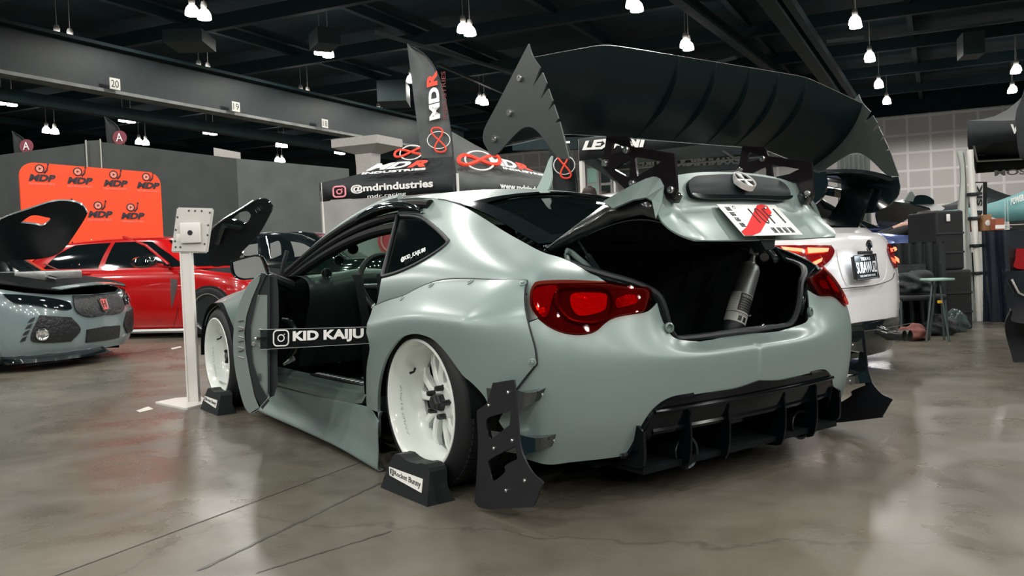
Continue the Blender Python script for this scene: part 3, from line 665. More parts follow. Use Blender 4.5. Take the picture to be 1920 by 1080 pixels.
for i in range(ny-1):
    for j in range(nt_-1):
        a = i*nt_+j; Fc.append((a, a+1, a+nt_+1, a+nt_)); Fc.append((o2+a, o2+a+nt_, o2+a+nt_+1, o2+a+1))
    Fc.append((i*nt_, (i+1)*nt_, o2+(i+1)*nt_, o2+i*nt_)); j = nt_-1; Fc.append((i*nt_+j, o2+i*nt_+j, o2+(i+1)*nt_+j, (i+1)*nt_+j))
for i in (0, ny-1):
    for j in range(nt_-1): a = i*nt_+j; Fc.append((a, o2+a, o2+a+1, a+1) if i == 0 else (a, a+1, o2+a+1, o2+a))
blade = mk('wing_blade', V, Fc, carbon_m, CAR)
mb = MB(); mb.tube([blade_pt(y, 0)+np.array([0, 0, .0015]) for y in yy], .0010, 6); mb.tube([blade_pt(y, 1)+np.array([.0, 0, -.002]) for y in yy], .0018, 6); mb.build('blade_edge_highlight', lip_m, blade)  # thin bright tubes draw the highlight along the blade's edges
for ys_ in (.20, 0, -.20, -.38, -.56):
    V = []; Fc = []; K = 15
    for j in range(K):
        t = j/(K-1); P = blade_pt(ys_, t); nb = np.array([-.69, 0, -.72]); h = .004+.012*math.sin(PI*min(1, t*1.1+.05))
        if j in (0, K-1): h = .001
        for dy, d in ((.006, -.001), (.002, h), (-.002, h), (-.006, -.001)): V.append(P+np.array([0, dy, 0])+nb*d)
    for j in range(K-1):
        for q in range(3): Fc.append((j*4+q, j*4+q+1, (j+1)*4+q+1, (j+1)*4+q))
    mk('strake', V, Fc, carbon_m, blade)
EP = [(992, 82, 1), (995, 93), (1001, 108), (1014, 127, 1), (1000, 163, 1), (1018, 136, 1), (1026, 156, 1), (1015, 186, 1), (1029, 166, 1), (1037, 189, 1), (1028.5, 209, 1), (1039, 196, 1), (1048, 222, 1), (1042, 230.5, 1), (1050, 228, 1), (1068, 298, 1), (1051, 297), (1040, 288), (1026, 268), (1013, 251), (1000, 240), (988, 238), (977, 243), (960, 259), (942, 279), (932, 289), (926, 292), (920, 289), (913, 277), (907, 265), (907, 250), (913, 233), (935, 192)]
ep = smoothpoly(EP, True, 3); ep2 = [PY(p[0], p[1], .90)[[0, 2]] for p in ep]
plate_wing = mat('endplate_grey', (.042, .052, .049), .38, bump=.02, bscale=300)
for sg in (1, -1):
    mb = MB().prism(ep2, (0, .90*sg, 0), (1, 0, 0), (0, 0, 1), .005, centred=True); e = mb.build('wing_end_plate', plate_wing, CAR)
    for p in [(976, 146.5), (956.5, 211.5), (928, 260.5)]:
        q = PY(*p, .903); q[1] *= sg; MB().lathe([(.0, .0055), (.004, .0055), (.0045, .008), (.010, .008), (.0115, .004), (.0115, 0)], q, (0, sg, 0), 16).build('bolt', bolt_m, e)
# mounts
B1, B2, B3, BM = [PY(*p, .384) for p in ((1260.6, 356), (1176.7, 281.3), (1136.7, 306.4), (1188, 344))]
MO = [(1150, 262), (1160, 300)]
mo_out = [(1271, 290, 1), (1272, 345), (1271, 362), (1262, 373), (1250, 368), (1240, 354, 1), (1212, 322, 1)]
mo = [(1183, 264, 1), (1186, 275), (1190, 276), (1266, 288, 1), (1271, 356, 1), (1268, 368), (1262, 374), (1246, 370), (1240, 360), (1247, 350, 1), (1238, 334), (1226, 331), (1215, 337, 1), (1176, 357, 1), (1134, 316), (1131, 306), (1133, 298, 1), (1139, 255, 1), (1178, 256, 1)]
h1 = [(1152, 317, 1), (1180, 300, 1), (1183, 304), (1182, 329), (1178, 332, 1)]
h2 = [(1192, 294, 1), (1238, 302), (1238, 306), (1199, 329, 1), (1196, 328)]
h3 = [(1148, 290, 1), (1150, 272), (1155, 269), (1170, 275), (1174, 277), (1171, 282, 1)]
to2 = lambda P: [PY(p[0], p[1], .384)[[0, 2]] for p in smoothpoly(P, True, 3)]
mount_m = mat('anodised_black', (.016, .010, .012), .22, .3, .3, .15)
for sg in (1, -1):
    mb = MB().prism(to2(mo), (0, .384*sg, 0), (1, 0, 0), (0, 0, 1), .010, to2(h1) and [to2(h1), to2(h2), to2(h3)], centred=True); w = mb.build('wing_mount', mount_m, CAR)
    for P in (B1, B2, B3, BM):
        q = P*[1, sg, 1]; q[1] = .389*sg; ax = (0, 1, 0) if sg > 0 else (0, 1, 0); q[1] = .384*sg+.005
        MB().lathe([(.0, .006), (.0045, .006), (.005, .0095), (.011, .0095), (.0135, .005), (.0135, 0)], q, (0, 1, 0), 18).build('bolt', bolt_m, w)
        if sg > 0: pass
    q = lerp(B1, BM, .08); MB().box((q[0]-.004, .365*sg, q[2]-.022), (.05, .03, .035), rot3((0, 1, 0), -.6), .006).build('mount_foot', gloss, w)
    q = PY(1175, 300, .384); 
# ---- shark-fin aerial on the roof
ap = np.array([PY(*p, 0) for p in [(1012, 368), (1025, 362), (1035, 338), (1034, 312), (1036, 293), (1030, 300), (1022, 322), (1008, 352), (995, 362), (992, 370)]])
a2 = smoothpoly([(p[0], p[2]) for p in [ap[i] for i in (9, 8, 7, 6, 5, 4, 3, 2, 1, 0)]], True, 4)
MB().prism(a2, (0, 0, 0), (1, 0, 0), (0, 0, 1), .008, centred=True).build('roof_aerial', mat('satin_light', (.40, .50, .47), .35), CAR)
mb = MB(); V = []; Fc = []
c0 = PY(1008, 366, 0); sec = [(-.075, .006), (-.06, .018), (-.03, .026), (.02, .022), (.06, .012), (.08, .005)]
for (dx, h) in sec:
    for k in range(9):
        a = PI*k/8; V.append((c0[0]+dx, .024*math.cos(a)*min(1, h/.018+.2), c0[2]-.012+h*math.sin(a)*1.0))
for i in range(5):
    for k in range(8): Fc.append((i*9+k, i*9+k+1, (i+1)*9+k+1, (i+1)*9+k))
mk('aerial_base', V, Fc, gloss, CAR)
diff_m = mat('diffuser_black', (.002, .003, .004), .14, spec=.18)
# ---- diffuser, exhaust, spats with canards
mb = MB(); V = []; Fc = []
us = np.linspace(NU-7.6, NU, 30); vs = [.15, 1.0, 2.0, 2.9]
for u in us:
    for v_ in vs:
        P = SB.at(u, v_); Nn = SB.nrm(u, v_)*SB.sg; V.append(P-Nn*.05)
for i in range(len(us)-1):
    for j in range(3): Fc.append((i*4+j, (i+1)*4+j, (i+1)*4+j+1, i*4+j+1))
V2, F2 = mirrorVF(V, Fc); mb.add(V, Fc); mb.add(V2, F2); mb.build('diffuser_backing', diff_m, CAR)
def barpts(z, off, u0):
    R = []
    for u in np.linspace(u0, NU, 22):
        vv = np.linspace(.2, 4, 40); P = SB.at(np.full(40, u), vv); i = np.argmin(np.abs(P[:, 2]-z)); q = P[i].copy(); Nn = SB.nrm(u, vv[i])*SB.sg; R.append((q[0]+Nn[0]*off, q[1]+Nn[1]*off, z))
    R = np.array(R); return np.concatenate([R, mir(R[:-1][::-1])])
def vz(z): vv = np.linspace(0, 6, 300); P = SB.at(np.full(300, float(NU)), vv); return float(vv[np.argmin(np.abs(P[:, 2]-z))])
DP_ = [(1228, 771), (1257, 751), (1300, 742), (1345, 733), (1380, 727), ('U', NU, 2.2), ('U', NU, vz(.245)), (1340, 790), (1262, 803), (1222, 815), (1205, 812, 1)]
patch('diffuser_panel', SB, [DP_], diff_m, CAR, 'J', .2, .2, off=.006, th=.02)
MB().tube(barpts(.315, .012, NU-4.0), .008, 8).build('diffuser_ridge', diff_m, CAR)
MB().tube(barpts(.245, .0, NU-4.0), .014, 8).build('diffuser_lip', diff_m, CAR)
lip = [(1160, 884), (1180, 849), (1204, 805), (1226, 772), (1256, 751), (1300, 742)]
for sg in (1, -1):
    P = pts_on(SF, lip, -.004)*[1, sg, 1]; MB().tube(cr3(P, 4), .012, 8).build('diffuser_edge', diff_m, CAR)
    pr_ = smoothpoly([(-.50, .34, 1), (-.62, .33), (-.752, .265), (-.765, .24), (-.765, .16), (-.75, .135), (-.72, .13, 1), (-.70, .13), (-.50, .13, 1)], True, 3)
    MB().prism(pr_, (0, .555*sg, 0), (1, 0, 0), (0, 0, 1), .012, centred=True).build('diffuser_fin', diff_m, CAR)
    for yv in (.16, .36):
        pr_ = smoothpoly([(-.35, .12, 1), (-.74, .30), (-.79, .27), (-.78, .12), (-.70, .09), (-.35, .09, 1)], True, 3)
        MB().prism(pr_, (0, yv*sg, 0), (1, 0, 0), (0, 0, 1), .008, centred=True).build('diffuser_fin', diff_m, CAR)
    q = PX(1288, 848, -.74)*[1, sg, 1]
    MB().lathe([(.050, -.20), (.052, -.02), (.058, 0), (.056, .003), (.048, 0), (.046, -.15), (.0, -.15)], q, (-1, 0, .05), 28).build('exhaust_tip', mat('burnt_steel', (.03, .035, .04), .25, .8), CAR)
MB().box((.9, 0, .13), (3.0, 1.25, .02)).box((-.45, 0, .12), (.6, 1.1, .02)).build('floor_pan', dark_m, CAR)
MB().box((-.42, .28, .2), (.3, .5, .16), bev=.04).box((-.42, -.28, .2), (.3, .4, .16), bev=.04).build('silencer', dark_m, CAR)
SPO = [(925, 719), (930, 717.5), (958, 712.5), (963, 713), (966, 719), (971.5, 783.7, 1), (975.3, 825), (983, 856), (1000, 887), (1018, 903), (1015.5, 913, 1), (1002.6, 947), (997, 951), (909, 953), (891, 940.5, 1), (895, 887), (897.6, 825), (895, 775), (899, 767, 1), (913, 756.5), (919.6, 739.6)]
SH1 = [(913, 789), (918, 782, 1), (956, 770.7), (959, 773), (957, 796.6, 1), (935, 813.5), (921, 822.5), (914.4, 812)]
SH2 = [(919.6, 861), (963.7, 838), (967.6, 840.7), (971.5, 860, 1), (948, 873), (948, 884.8), (927.4, 901.6), (921, 892.5), (917.5, 872)]
t97 = lambda P: [PY(p[0], p[1], .97)[[0, 2]] for p in smoothpoly(P, True, 3)]
for sg in (1, -1):
    sp_ = MB().prism(t97(SPO), (0, .97*sg, 0), (1, 0, 0), (0, 0, 1), .006, [t97(SH1), t97(SH2)], centred=True).build('rear_spat', plate_m, CAR)
    for p in [(954, 736), (917.5, 760), (961.6, 825.7), (927, 840.7), (984.7, 901), (950, 919.8)]:
        q = PY(*p, .973)*[1, sg, 1]; MB().lathe([(.0, .007), (.003, .0065), (.0055, .004), (.006, 0)], q, (0, sg, 0), 12).build('bolt', bolt_m, sp_)
    for (pa, pb_, pc, pd) in (((966, 731), (1024, 727.5), (1012, 750), (970, 772)), ((975, 815), (1043, 814), (1036, 836), (984, 853))):
        A = PY(*pa, .967); D_ = PY(*pd, .967); Bq = SF.at(*SF.find(*pb_)); Cq = SF.at(*SF.find(*pc))
        A2, D2 = A+np.array([.16, 0, -.01]), D_+np.array([.16, 0, -.01]); B2_, C2_ = Bq+np.array([.14, .02, -.0]), Cq+np.array([.14, .02, 0])
        V = []; Fc = []
        for k in range(6):
            t = k/5; sag = -.012*math.sin(PI*t)
            V += [lerp(A, Bq, t)+[0, 0, sag], lerp(D_, Cq, t), lerp(D2, C2_, t), lerp(A2, B2_, t)+[0, 0, sag]]
        for k in range(5):
            for q in range(4): Fc.append((k*4+q, k*4+(q+1) % 4, (k+1)*4+(q+1) % 4, (k+1)*4+q))
        Fc += [(3, 2, 1, 0), (20, 21, 22, 23)]; V = np.array(V)*[1, sg, 1]
        c = mk('canard', V, Fc, gloss, CAR, ang=25); q = lerp(Bq, Cq, .45)*[1, sg, 1]
        MB().lathe([(.0, .005), (.004, .004), (.005, 0)], q+np.array([-.012, .012*sg, 0]), (-.6, .6*sg, 0), 10).build('bolt', bolt_m, c)
# ---- side skirts and painted sills
secx = [2.08, 1.9, 1.6, 1.2, .85, .65, .50, .40, .33]
topy = [.85, .852, .855, .86, .865, .88, .915, .95, .97]; topz = [.20, .20, .20, .20, .205, .22, .225, .215, .205]
boty = [.905, .91, .915, .925, .94, .955, .968, .975, .98]; botz = [.060, .052, .045, .038, .032, .026, .02, .015, .012]
S1 = []
for i, x in enumerate(secx):
    ty, tz, by, bz = topy[i], topz[i], boty[i], botz[i]
    S1.append([(x, ty-.01, tz+.004), (x, ty, tz), (x, lerp(ty, by, .30).item(), lerp(tz, bz, .38).item()), (x, lerp(ty, by, .42).item()-.004, lerp(tz, bz, .66).item()), (x, lerp(ty, by, .82).item(), lerp(tz, bz, .90).item()), (x, by, bz), (x, by-.01, bz-.012), (x, by-.03, bz-.005)])
SK = Surf(S1); SK.sg = 1 if SK.nrm(np.array([3.]), np.array([2.]))[0][1] > 0 else -1
for s_ in 'LR': patch('side_skirt', SK, [dense([(0, 0), (8, 0), (8, 7), (0, 7)], 10)], paint_in if s_ == 'X' else paint, CAR, s_, .25, .25)
for x, y in [(571, 764), (606, 767), (645, 776), (685, 766), (691, 753)]:
    p = PY(x, y, .862); MB().lathe([(.007, 0), (.007, .003), (.003, .004), (.0, .004)], p, (0, 1, 0), 10).build('rivet', paint, CAR)
# painted sill stepping up into the cabin, and the pillar behind the seat
sx = [2.0, 1.8, 1.4, 1.0, .80, .70, .655, .63]
up_ = [0, 0, 0, 0, .004, .02, .06, .14]
prof = [(.855, .205), (.853, .222), (.835, .232), (.825, .250), (.800, .256), (.785, .275), (.760, .280)]
for sg in (1, -1):
    V = [(x, y*sg, z+u_*(1+i*.1)) for x, u_ in zip(sx, up_) for i, (y, z) in enumerate(prof)]; n = len(prof)
    Fc = [((i*n+j), (i*n+j+1), ((i+1)*n+j+1), ((i+1)*n+j)) for i in range(len(sx)-1) for j in range(n-1)]
    if sg < 0: Fc = [tuple(reversed(f)) for f in Fc]
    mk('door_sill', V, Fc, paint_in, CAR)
    pp = [(.655, .27), (.66, .40), (.655, .60), (.70, .76), (.73, .80)]
    V = [];
    for (x, z) in pp: V += [(x, .862*sg, z), (x-.003, .845*sg, z), (x-.01, .825*sg, z)]
    Fc = [((i*3+j), (i*3+j+1), ((i+1)*3+j+1), ((i+1)*3+j)) for i in range(4) for j in range(2)]
    mk('door_pillar', V, Fc, dark_m, CAR)
MB().box((1.15, .745, .283), (.62, .075, .006), bev=.002).build('tread_plate', trim_m, CAR)
tp = bpy.data.objects['tread_plate']
for i in range(11): MB().box((.90+.052*i, .752, .288), (.022, .018, .003), rot3((0, 0, 1), .5)).build('tread_mark', mat('white_print', (.75, .78, .76), .4), tp)
# ---- cabin
def inner(name, V, Fc, m_=dark_m): return mk(name, V, Fc, m_, CAR)
mb = MB(); mb.box((1.0, 0, .16), (2.3, 1.5, .02)); mb.box((2.08, 0, .48), (.04, 1.5, .66)); mb.box((-.02, 0, .52), (.04, 1.4, .74)); mb.box((1.1, -.80, .50), (2.1, .03, .60)); mb.box((.3, .79, .50), (.6, .03, .60)); mb.box((-.2, 0, .87), (.40, 1.1, .02))
mb.build('cabin_lining', dark_m, CAR)
hd = []
mk('headlining', [tuple(ST.at(np.array([u]), np.array([v_]))[0]*[1, s1, 1]-np.array([0, 0, .03])) for u in np.linspace(3.4, 6.7, 8) for (v_, s1) in ((0.3, 1), (2, 1), (5, 1), (2, -1), (.3, -1))], [(i*5+j, i*5+j+1, (i+1)*5+j+1, (i+1)*5+j) for i in range(7) for j in range(4)], dark_m, CAR)
# dashboard with the cowl over the instruments
dsh = []
for y in np.linspace(-.74, .74, 13):
    hoodk = math.exp(-((y-.36)/.17)**2)*.045
    dsh.append([(2.0, y, .79), (1.82, y, .80), (1.62, y, .80+hoodk), (1.52-.03*hoodk*20, y, .77+hoodk), (1.50, y, .70), (1.56, y, .58), (1.66, y, .42), (1.72, y, .30)])
SDash = Surf(dsh); V = []; Fc = []
U_, V_ = np.meshgrid(np.linspace(0, 12, 37), np.linspace(0, 7, 22), indexing='ij'); P = SDash.at(U_, V_).reshape(-1, 3)
for i in range(36):
    for j in range(21): a = i*22+j; Fc.append((a, a+1, a+23, a+22))
dash = mk('dashboard', P, Fc, mat('dash_plastic', (.012, .02, .02), .38, bump=.1, bscale=200), CAR)
for (x, y, r_) in ((620.5, 549, .036),):
    c = PX(x, y, 1.60); MB().lathe([(r_*.8, .0), (r_*.85, .012), (r_, .012), (r_*1.05, 0)], c, (-1, .25, .1), 24).build('air_vent', mat('blue_ring', (.02, .10, .14), .2, .7), dash)
    MB().lathe([(.0005, .003), (r_*.82, .003)], c, (-1, .25, .1), 20).build('air_vent_core', trim_m, dash)
# three gauges climbing the pillar
for i, (x, y) in enumerate(((612, 512.5), (635, 488.7), (661, 466.5))):
    c = PY(x, y, .62-.02*i); d_ = (CAM-c); d_[2] = 0; d_ /= np.linalg.norm(d_); d_ = np.array([-.93, .30, -.05])
    g = MB().lathe([(.0, -.035), (.020, -.035), (.027, -.015), (.027, .012), (.0285, .014), (.0285, .018), (.024, .018), (.023, .012), (.0, .012)], c, d_, 28).build('pillar_gauge', [gloss], CAR)
    MB().lathe([(.0245, .0185), (.0285, .0185), (.0290, .014)], c, d_, 28).build('gauge_rim', mat('steel_rim', (.25, .30, .29), .2, 1), g)
# steering wheel
sc_ = PX(716, 527, 1.26); ax = np.array([-.90, 0, .43]); ax /= np.linalg.norm(ax); e1 = np.array([0, 1., 0]); e2 = np.cross(ax, e1)
e2 = -e2 if e2[2] < 0 else e2
sc_ = np.array([1.26, .385, .735])
swl = MB().tube([sc_+.178*(math.cos(a)*e1+math.sin(a)*e2) for a in np.linspace(0, 2*PI, 40, endpoint=False)], .016, 10, True).build('steering_wheel', mat('leather', (.015, .017, .018), .45), CAR)
mb = MB()
for a in (0, PI, -PI/2): mb.tube([sc_+ax*-.02+.04*(math.cos(a)*e1+math.sin(a)*e2), sc_+.17*(math.cos(a)*e1+math.sin(a)*e2)], [.018, .011], 8)
mb.lathe([(.0, .015), (.04, .012), (.05, -.01), (.04, -.06), (.0, -.09)], sc_+ax*-.01, ax, 24); mb.build('steering_spokes', mat('grey_spoke', (.12, .14, .14), .3, .4), swl)
mb = MB(); mb.tube([sc_-ax*.05+e1*.05, sc_-ax*.05+e1*.17+e2*.02], .008, 8); mb.build('indicator_stalk', trim_m, swl)
for yq in (.37, -.37):
    bs = []
    for (x, z, w) in [(1.05, .36, .22), (.80, .34, .24), (.62, .33, .23), (.55, .40, .20)]: bs.append([(x, yq-w, z+.07), (x, yq-w*.8, z+.02), (x, yq, z), (x, yq+w*.8, z+.02), (x, yq+w, z+.07)])
    for (x, z, w) in [(.50, .55, .22), (.42, .75, .23), (.36, .90, .16), (.33, 1.0, .11)]: bs.append([(x+.07, yq-w, z), (x+.02, yq-w*.8, z), (x, yq, z), (x+.02, yq+w*.8, z), (x+.07, yq+w, z)])
    S_ = Surf(bs); U_, V_ = np.meshgrid(np.linspace(0, 7, 22), np.linspace(0, 4, 13), indexing='ij'); P = S_.at(U_, V_).reshape(-1, 3); Fc = [(i*13+j, i*13+j+1, (i+1)*13+j+1, (i+1)*13+j) for i in range(21) for j in range(12)]
    o = mk('bucket_seat', P, Fc, mat('seat_cloth', (.012, .014, .016), .8), CAR); s1 = o.modifiers.new('s', 'SOLIDIFY'); s1.thickness = .05
c = PY(783-115, 680, .5); 
for p in ((681, 711, .62), (637, 677, .45)): q = PY(*p); MB().lathe([(.0, .01), (.012, .008), (.014, 0)], q, (-.6, .8, .1), 12).build('seat_fitting', bolt_m, CAR)
# ---- wheels
def wheel(cx, cy, sg):
    ax = np.array([0, sg, 0.]); c = np.array([cx, cy*sg, .31]); w = MB()
    tr = [(.243, .004), (.252, .006), (.268, .003), (.288, -.006), (.301, -.020), (.307, -.040)]
    y = -.05
    for k in range(5): tr += [(.310, y), (.310, y-.034), (.303, y-.036), (.303, y-.044)]; y -= .046
    tr += [(.308, y), (.300, y-.02), (.27, y-.03), (.24, y-.02)]
    W = MB().lathe(tr, c, ax, 96).build('wheel', rubber, CAR)
    # shoulder blocks of the tread
    for (y0, ln) in ((-.030, .030),):
      mb = MB()
      for k in range(72):
        a = 2*PI*k/72; r_ = .3085; d = np.array([math.cos(a), 0, math.sin(a)]); t_ = np.array([-math.sin(a), 0, math.cos(a)])
        mb.box(c+d*r_+ax*(y0-.016), (.009, .030, .018), np.stack([d, ax, t_], 1))
      mb.build('tread_blocks', rubber, W)
    rim = [(.247, .000), (.249, .004), (.247, .008), (.240, .009), (.236, .004), (.233, -.006), (.228, -.018), (.224, -.05), (.220, -.085), (.214, -.105), (.205, -.118), (.200, -.130), (.205, -.15), (.215, -.20), (.24, -.25), (.247, -.255)]
    R_ = MB().lathe(rim, c, ax, 96).build('rim', white_w, W)
    # twelve spokes in six pairs
    for k in range(12):
        a = (k//2)*PI/3+(.235 if k % 2 else -.235)+.26; a2 = (k//2)*PI/3+(.11 if k % 2 else -.11)+.26
        if True:
            di = np.array([math.cos(a2+(a-a2)*-.6), 0, math.sin(a2+(a-a2)*-.6)]); do = np.array([math.cos(a), 0, math.sin(a)])
            V = []; Fc = []
            P0, P1 = c+di*.040, c+do*.207; L = P1-P0; s_ = np.cross(L/np.linalg.norm(L), ax)
            for (t, wd_, y1, th_) in ((0, .018, -.098, .040), (.35, .0150, -.090, .034), (.75, .0165, -.100, .028), (1, .026, -.120, .022)):
                P = P0+L*t
                V += [P+s_*wd_+ax*(y1-th_), P+s_*wd_+ax*(y1-.006), P+s_*wd_*.55+ax*y1, P-s_*wd_*.55+ax*y1, P-s_*wd_+ax*(y1-.006), P-s_*wd_+ax*(y1-th_)]
            for q in range(3):
                for j in range(6): Fc.append((q*6+j, q*6+(j+1) % 6, (q+1)*6+(j+1) % 6, (q+1)*6+j))
            mk('spoke', V, Fc, white_w, R_, ang=30)
    MB().lathe([(.0, -.088), (.066, -.090), (.072, -.098), (.074, -.13), (.07, -.15)], c, ax, 36).build('hub', white_w, R_)
    MB().lathe([(.0, -.048), (.024, -.049), (.028, -.054), (.030, -.062), (.034, -.066), (.036, -.09)], c, ax, 6).build('centre_cap', mat('satin_black', (.015, .017, .018), .3), R_)
    for k in range(5):
        a = 2*PI*k/5+.55; d = np.array([math.cos(a), 0, math.sin(a)])
        MB().lathe([(.0, .034), (.009, .033), (.0115, .028), (.0115, .002), (.014, 0)], c+d*.056+ax*-.091, ax, 6).build('lug_nut', mat('satin_black', (.02, .02, .02), .3), R_)
    a = 2.62; d = np.array([math.cos(a), 0, math.sin(a)]); q = c+d*.212+ax*-.09
    if sg > 0: a = PI-.55; d = np.array([math.cos(PI-a), 0, math.sin(PI-a)]); q = c+d*.215+ax*-.085
    MB().tube([q, q-d*.018+ax*.014, q-d*.024+ax*.034], [.005, .0045, .0055], 8).build('valve', trim_m, R_)
    MB().lathe([(.07, -.17), (.165, -.17), (.165, -.195), (.07, -.195)], c, ax, 40).lathe([(.0, -.15), (.07, -.15), (.075, -.2), (.0, -.25)], c, ax, 30).build('brake_disc', mat('disc_iron', (.17, .2, .19), .35, .6), W)
    MB().lathe([(.0, -.22), (.23, -.22)], c, ax, 40).build('wheel_back', mat('backing', (.05, .065, .06), .6), W)
    # raised lettering round the barrel
    for (s, a0, a1, rr, y0, y1) in (('COSMIS RACING', 1.22*PI, .93*PI, .2245, -.062, -.035), ('COSMIS', .62*PI, .50*PI, .2245, -.062, -.035)):
        cu = bpy.data.curves.new('t', 'FONT'); cu.body = s; cu.resolution_u = 2; o = bpy.data.objects.new('t', cu); COL.objects.link(o); me = bpy.data.meshes.new_from_object(o); bpy.data.objects.remove(o)
        T = np.array([v.co[:] for v in me.vertices]); Ff = [tuple(p.vertices) for p in me.polygons]; lo, hi = T.min(0), T.max(0); t = (T-lo)/np.maximum(hi-lo, 1e-9)
        aa = a0+(a1-a0)*t[:, 0]; yv = y0+(y1-y0)*t[:, 1]; P = c[None]+np.stack([-np.cos(aa)*sg*rr*1.0, sg*yv, -np.sin(aa)*rr*-1], 1)*[1, 1, 1]
        mk('lettering', P, Ff, mat('grey_print', (.45, .47, .45), .5), R_, smooth=False)
    return W
for (cx, cy) in ((0, .952), (2.57, .925)):
    for sg in (1, -1): wheel(cx, cy, sg)
# ---- left door, swung wide open
def DP(px, py, w): return PD(px, py, w)
def cross_section(w0):
    pass
E0 = [PD(*p, 3.63) for p in [(502, 516), (496, 512), (480, 519), (463, 537), (450, 566), (441, 596), (437.5, 628), (437.5, 661), (441.5, 697), (449, 732), (458, 762), (468, 775), (480, 772), (492, 760), (505, 745)]]
hinge_dir = np.array([1.90, .84, 0])-PD(505, 640, 3.63)*[1, 1, 0]; Ld = np.linalg.norm(hinge_dir)
E0 = np.array(E0); E0 = cr3(E0, 3); nE = len(E0)
V = []; K = 9
for k in range(K):
    t = k/(K-1); P = E0+hinge_dir*t; c_ = PD(505, 640, 3.63)+hinge_dir*t
    bulge = (1-.45*t)
    side_ = np.array([-.58, -.82, 0])       # towards the sheet-metal side is the other way
    d = (P-c_); lat = d@side_[:, None] if False else (d*side_).sum(1)
    P = P-np.outer(lat*(1-bulge), side_); P[:, 2] += .02*t*(P[:, 2] < .5)
    V += list(P)
Fc = [(k*nE+i, (k+1)*nE+i, (k+1)*nE+i+1, k*nE+i+1) for k in range(K-1) for i in range(nE-1)]
door = mk('door', V, Fc, paint, CAR, ang=60); s1 = door.modifiers.new('s', 'SOLIDIFY'); s1.thickness = .003
# folded edge of the skin, black rubber seal, shut face
rimP = [PD(*p, 3.625) for p in [(480, 519), (463, 537), (450, 566), (441, 596), (437.5, 628), (437.5, 661), (441.5, 697), (449, 732), (458, 762), (468, 775), (486, 764), (477, 742), (468, 700), (461, 660), (458, 625), (462, 592), (472, 560), (485, 530), (488, 518)]]
def poly3(name, P, m_, parent, back=.01, n_=None):
    P = np.array(P); c_ = P.mean(0); dirn = hinge_dir/Ld*back; n = len(P)
    V = list(P)+list(P+dirn); Fc = [tuple(range(n)), tuple(range(2*n-1, n-1, -1))]+[(i, i+n, (i+1) % n+n, (i+1) % n) for i in range(n)]
    o = mk(name, V, Fc, m_, parent, smooth=False)
    bm = bmesh.new(); bm.from_mesh(o.data); bmesh.ops.triangulate(bm, faces=bm.faces[:]); bm.normal_update(); bm.to_mesh(o.data); bm.free(); return o
jamb = mat('door_jamb', (.19, .235, .22), .3, .2, .5, .12)
poly3('door_edge', rimP, jamb, door)
poly3('door_seal', [PD(*p, 3.63) for p in [(490, 512), (478, 540), (466, 580), (460, 620), (461, 660), (468, 702), (478, 742), (492, 768), (505, 752), (487, 720), (474, 680), (470, 640), (470, 612), (478, 575), (486, 545), (500, 513)]], trim_m, door, .02)
poly3('door_shut_face', [PD(*p, 3.64) for p in [(484, 556), (487, 553), (501, 553), (502, 570), (502, 735), (506, 745), (490, 757), (479, 725), (471, 690), (469, 640), (469.5, 606), (476, 580)]], jamb, door, .03)
poly3('door_corner', [PD(*p, 3.64) for p in [(492, 515), (499, 514), (506, 516), (506, 748), (500, 745), (501, 553), (484, 553)]], trim_m, door, .03)
# latch fittings and striker on the shut face
for p in ((488.5, 620), (475, 645), (488.5, 646.5)):
    q = PD(*p, 3.63); MB().lathe([(.006, .0), (.0085, .002), (.0085, .004), (.004, .005), (.0, .004)], q, -hinge_dir/Ld, 14).build('latch_screw', bolt_m, door)
q = PD(489, 634, 3.625); MB().box(q, (.02, .05, .010), np.stack([hinge_dir/Ld, np.array([-.59, -.81, 0]), np.array([0, 0, 1.])], 1), .002).build('latch_slot', trim_m, door)
q = PD(479, 634.5, 3.62); MB().lathe([(.0, .008), (.006, .006), (.007, 0)], q, -hinge_dir/Ld, 12).build('latch_pin', bolt_m, door)
for i, (y) in enumerate((612, 630, 650, 668)):
    a, b = PD(447, y, 3.618), PD(457, y+3, 3.618); mb = MB().tube([a, b], .0022, 6); mb.build('edge_vent', mat('vent_shine', (.7, .66, .66), .2, .6), door)
    a, b = PD(447, y-9, 3.619), PD(457, y-11, 3.619); MB().tube([a, b], .0022, 6).build('edge_vent', trim_m, door)
text('barcode', 'IIIIII', trim_m, door, (PD(484, 715, 3.632), PD(490, 715, 3.632), PD(484, 700, 3.632), PD(490, 700, 3.632)), .0005)
# inner trim: a deep card with armrest, speaker and pull
tr_ = np.array([PD(*p, 3.66) for p in [(503, 516), (512, 514), (519, 520), (522, 545), (523, 600), (520, 660), (521, 720), (514, 742), (505, 746)]])
V = []; nT = len(tr_)
for k in range(8):
    t = k/7; P = tr_+hinge_dir*t*.97; P[:, 2] = P[:, 2]-(P[:, 2]-.80)*(.0)*t; V += list(P)
Fc = [(k*nT+i, k*nT+i+1, (k+1)*nT+i+1, (k+1)*nT+i) for k in range(7) for i in range(nT-1)]+[tuple(range(nT-1, -1, -1)), tuple(7*nT+i for i in range(nT))]
card = mk('door_card', V, Fc, mat('door_plastic', (.014, .019, .020), .42), door)
a = PD(523, 640, 3.9); MB().tube(cr3([PD(531, 600, 3.95), PD(545, 605, 3.9), PD(556, 630, 3.85), PD(553, 655, 3.9), PD(540, 672, 3.95)], 5), .012, 8).build('pull_handle', gloss, card)
MB().tube([PD(531, 684, 3.9), PD(550, 672, 3.95)], [.006, .014], 8).build('inner_catch', mat('chrome_dull', (.4, .42, .4), .25, .9), card)
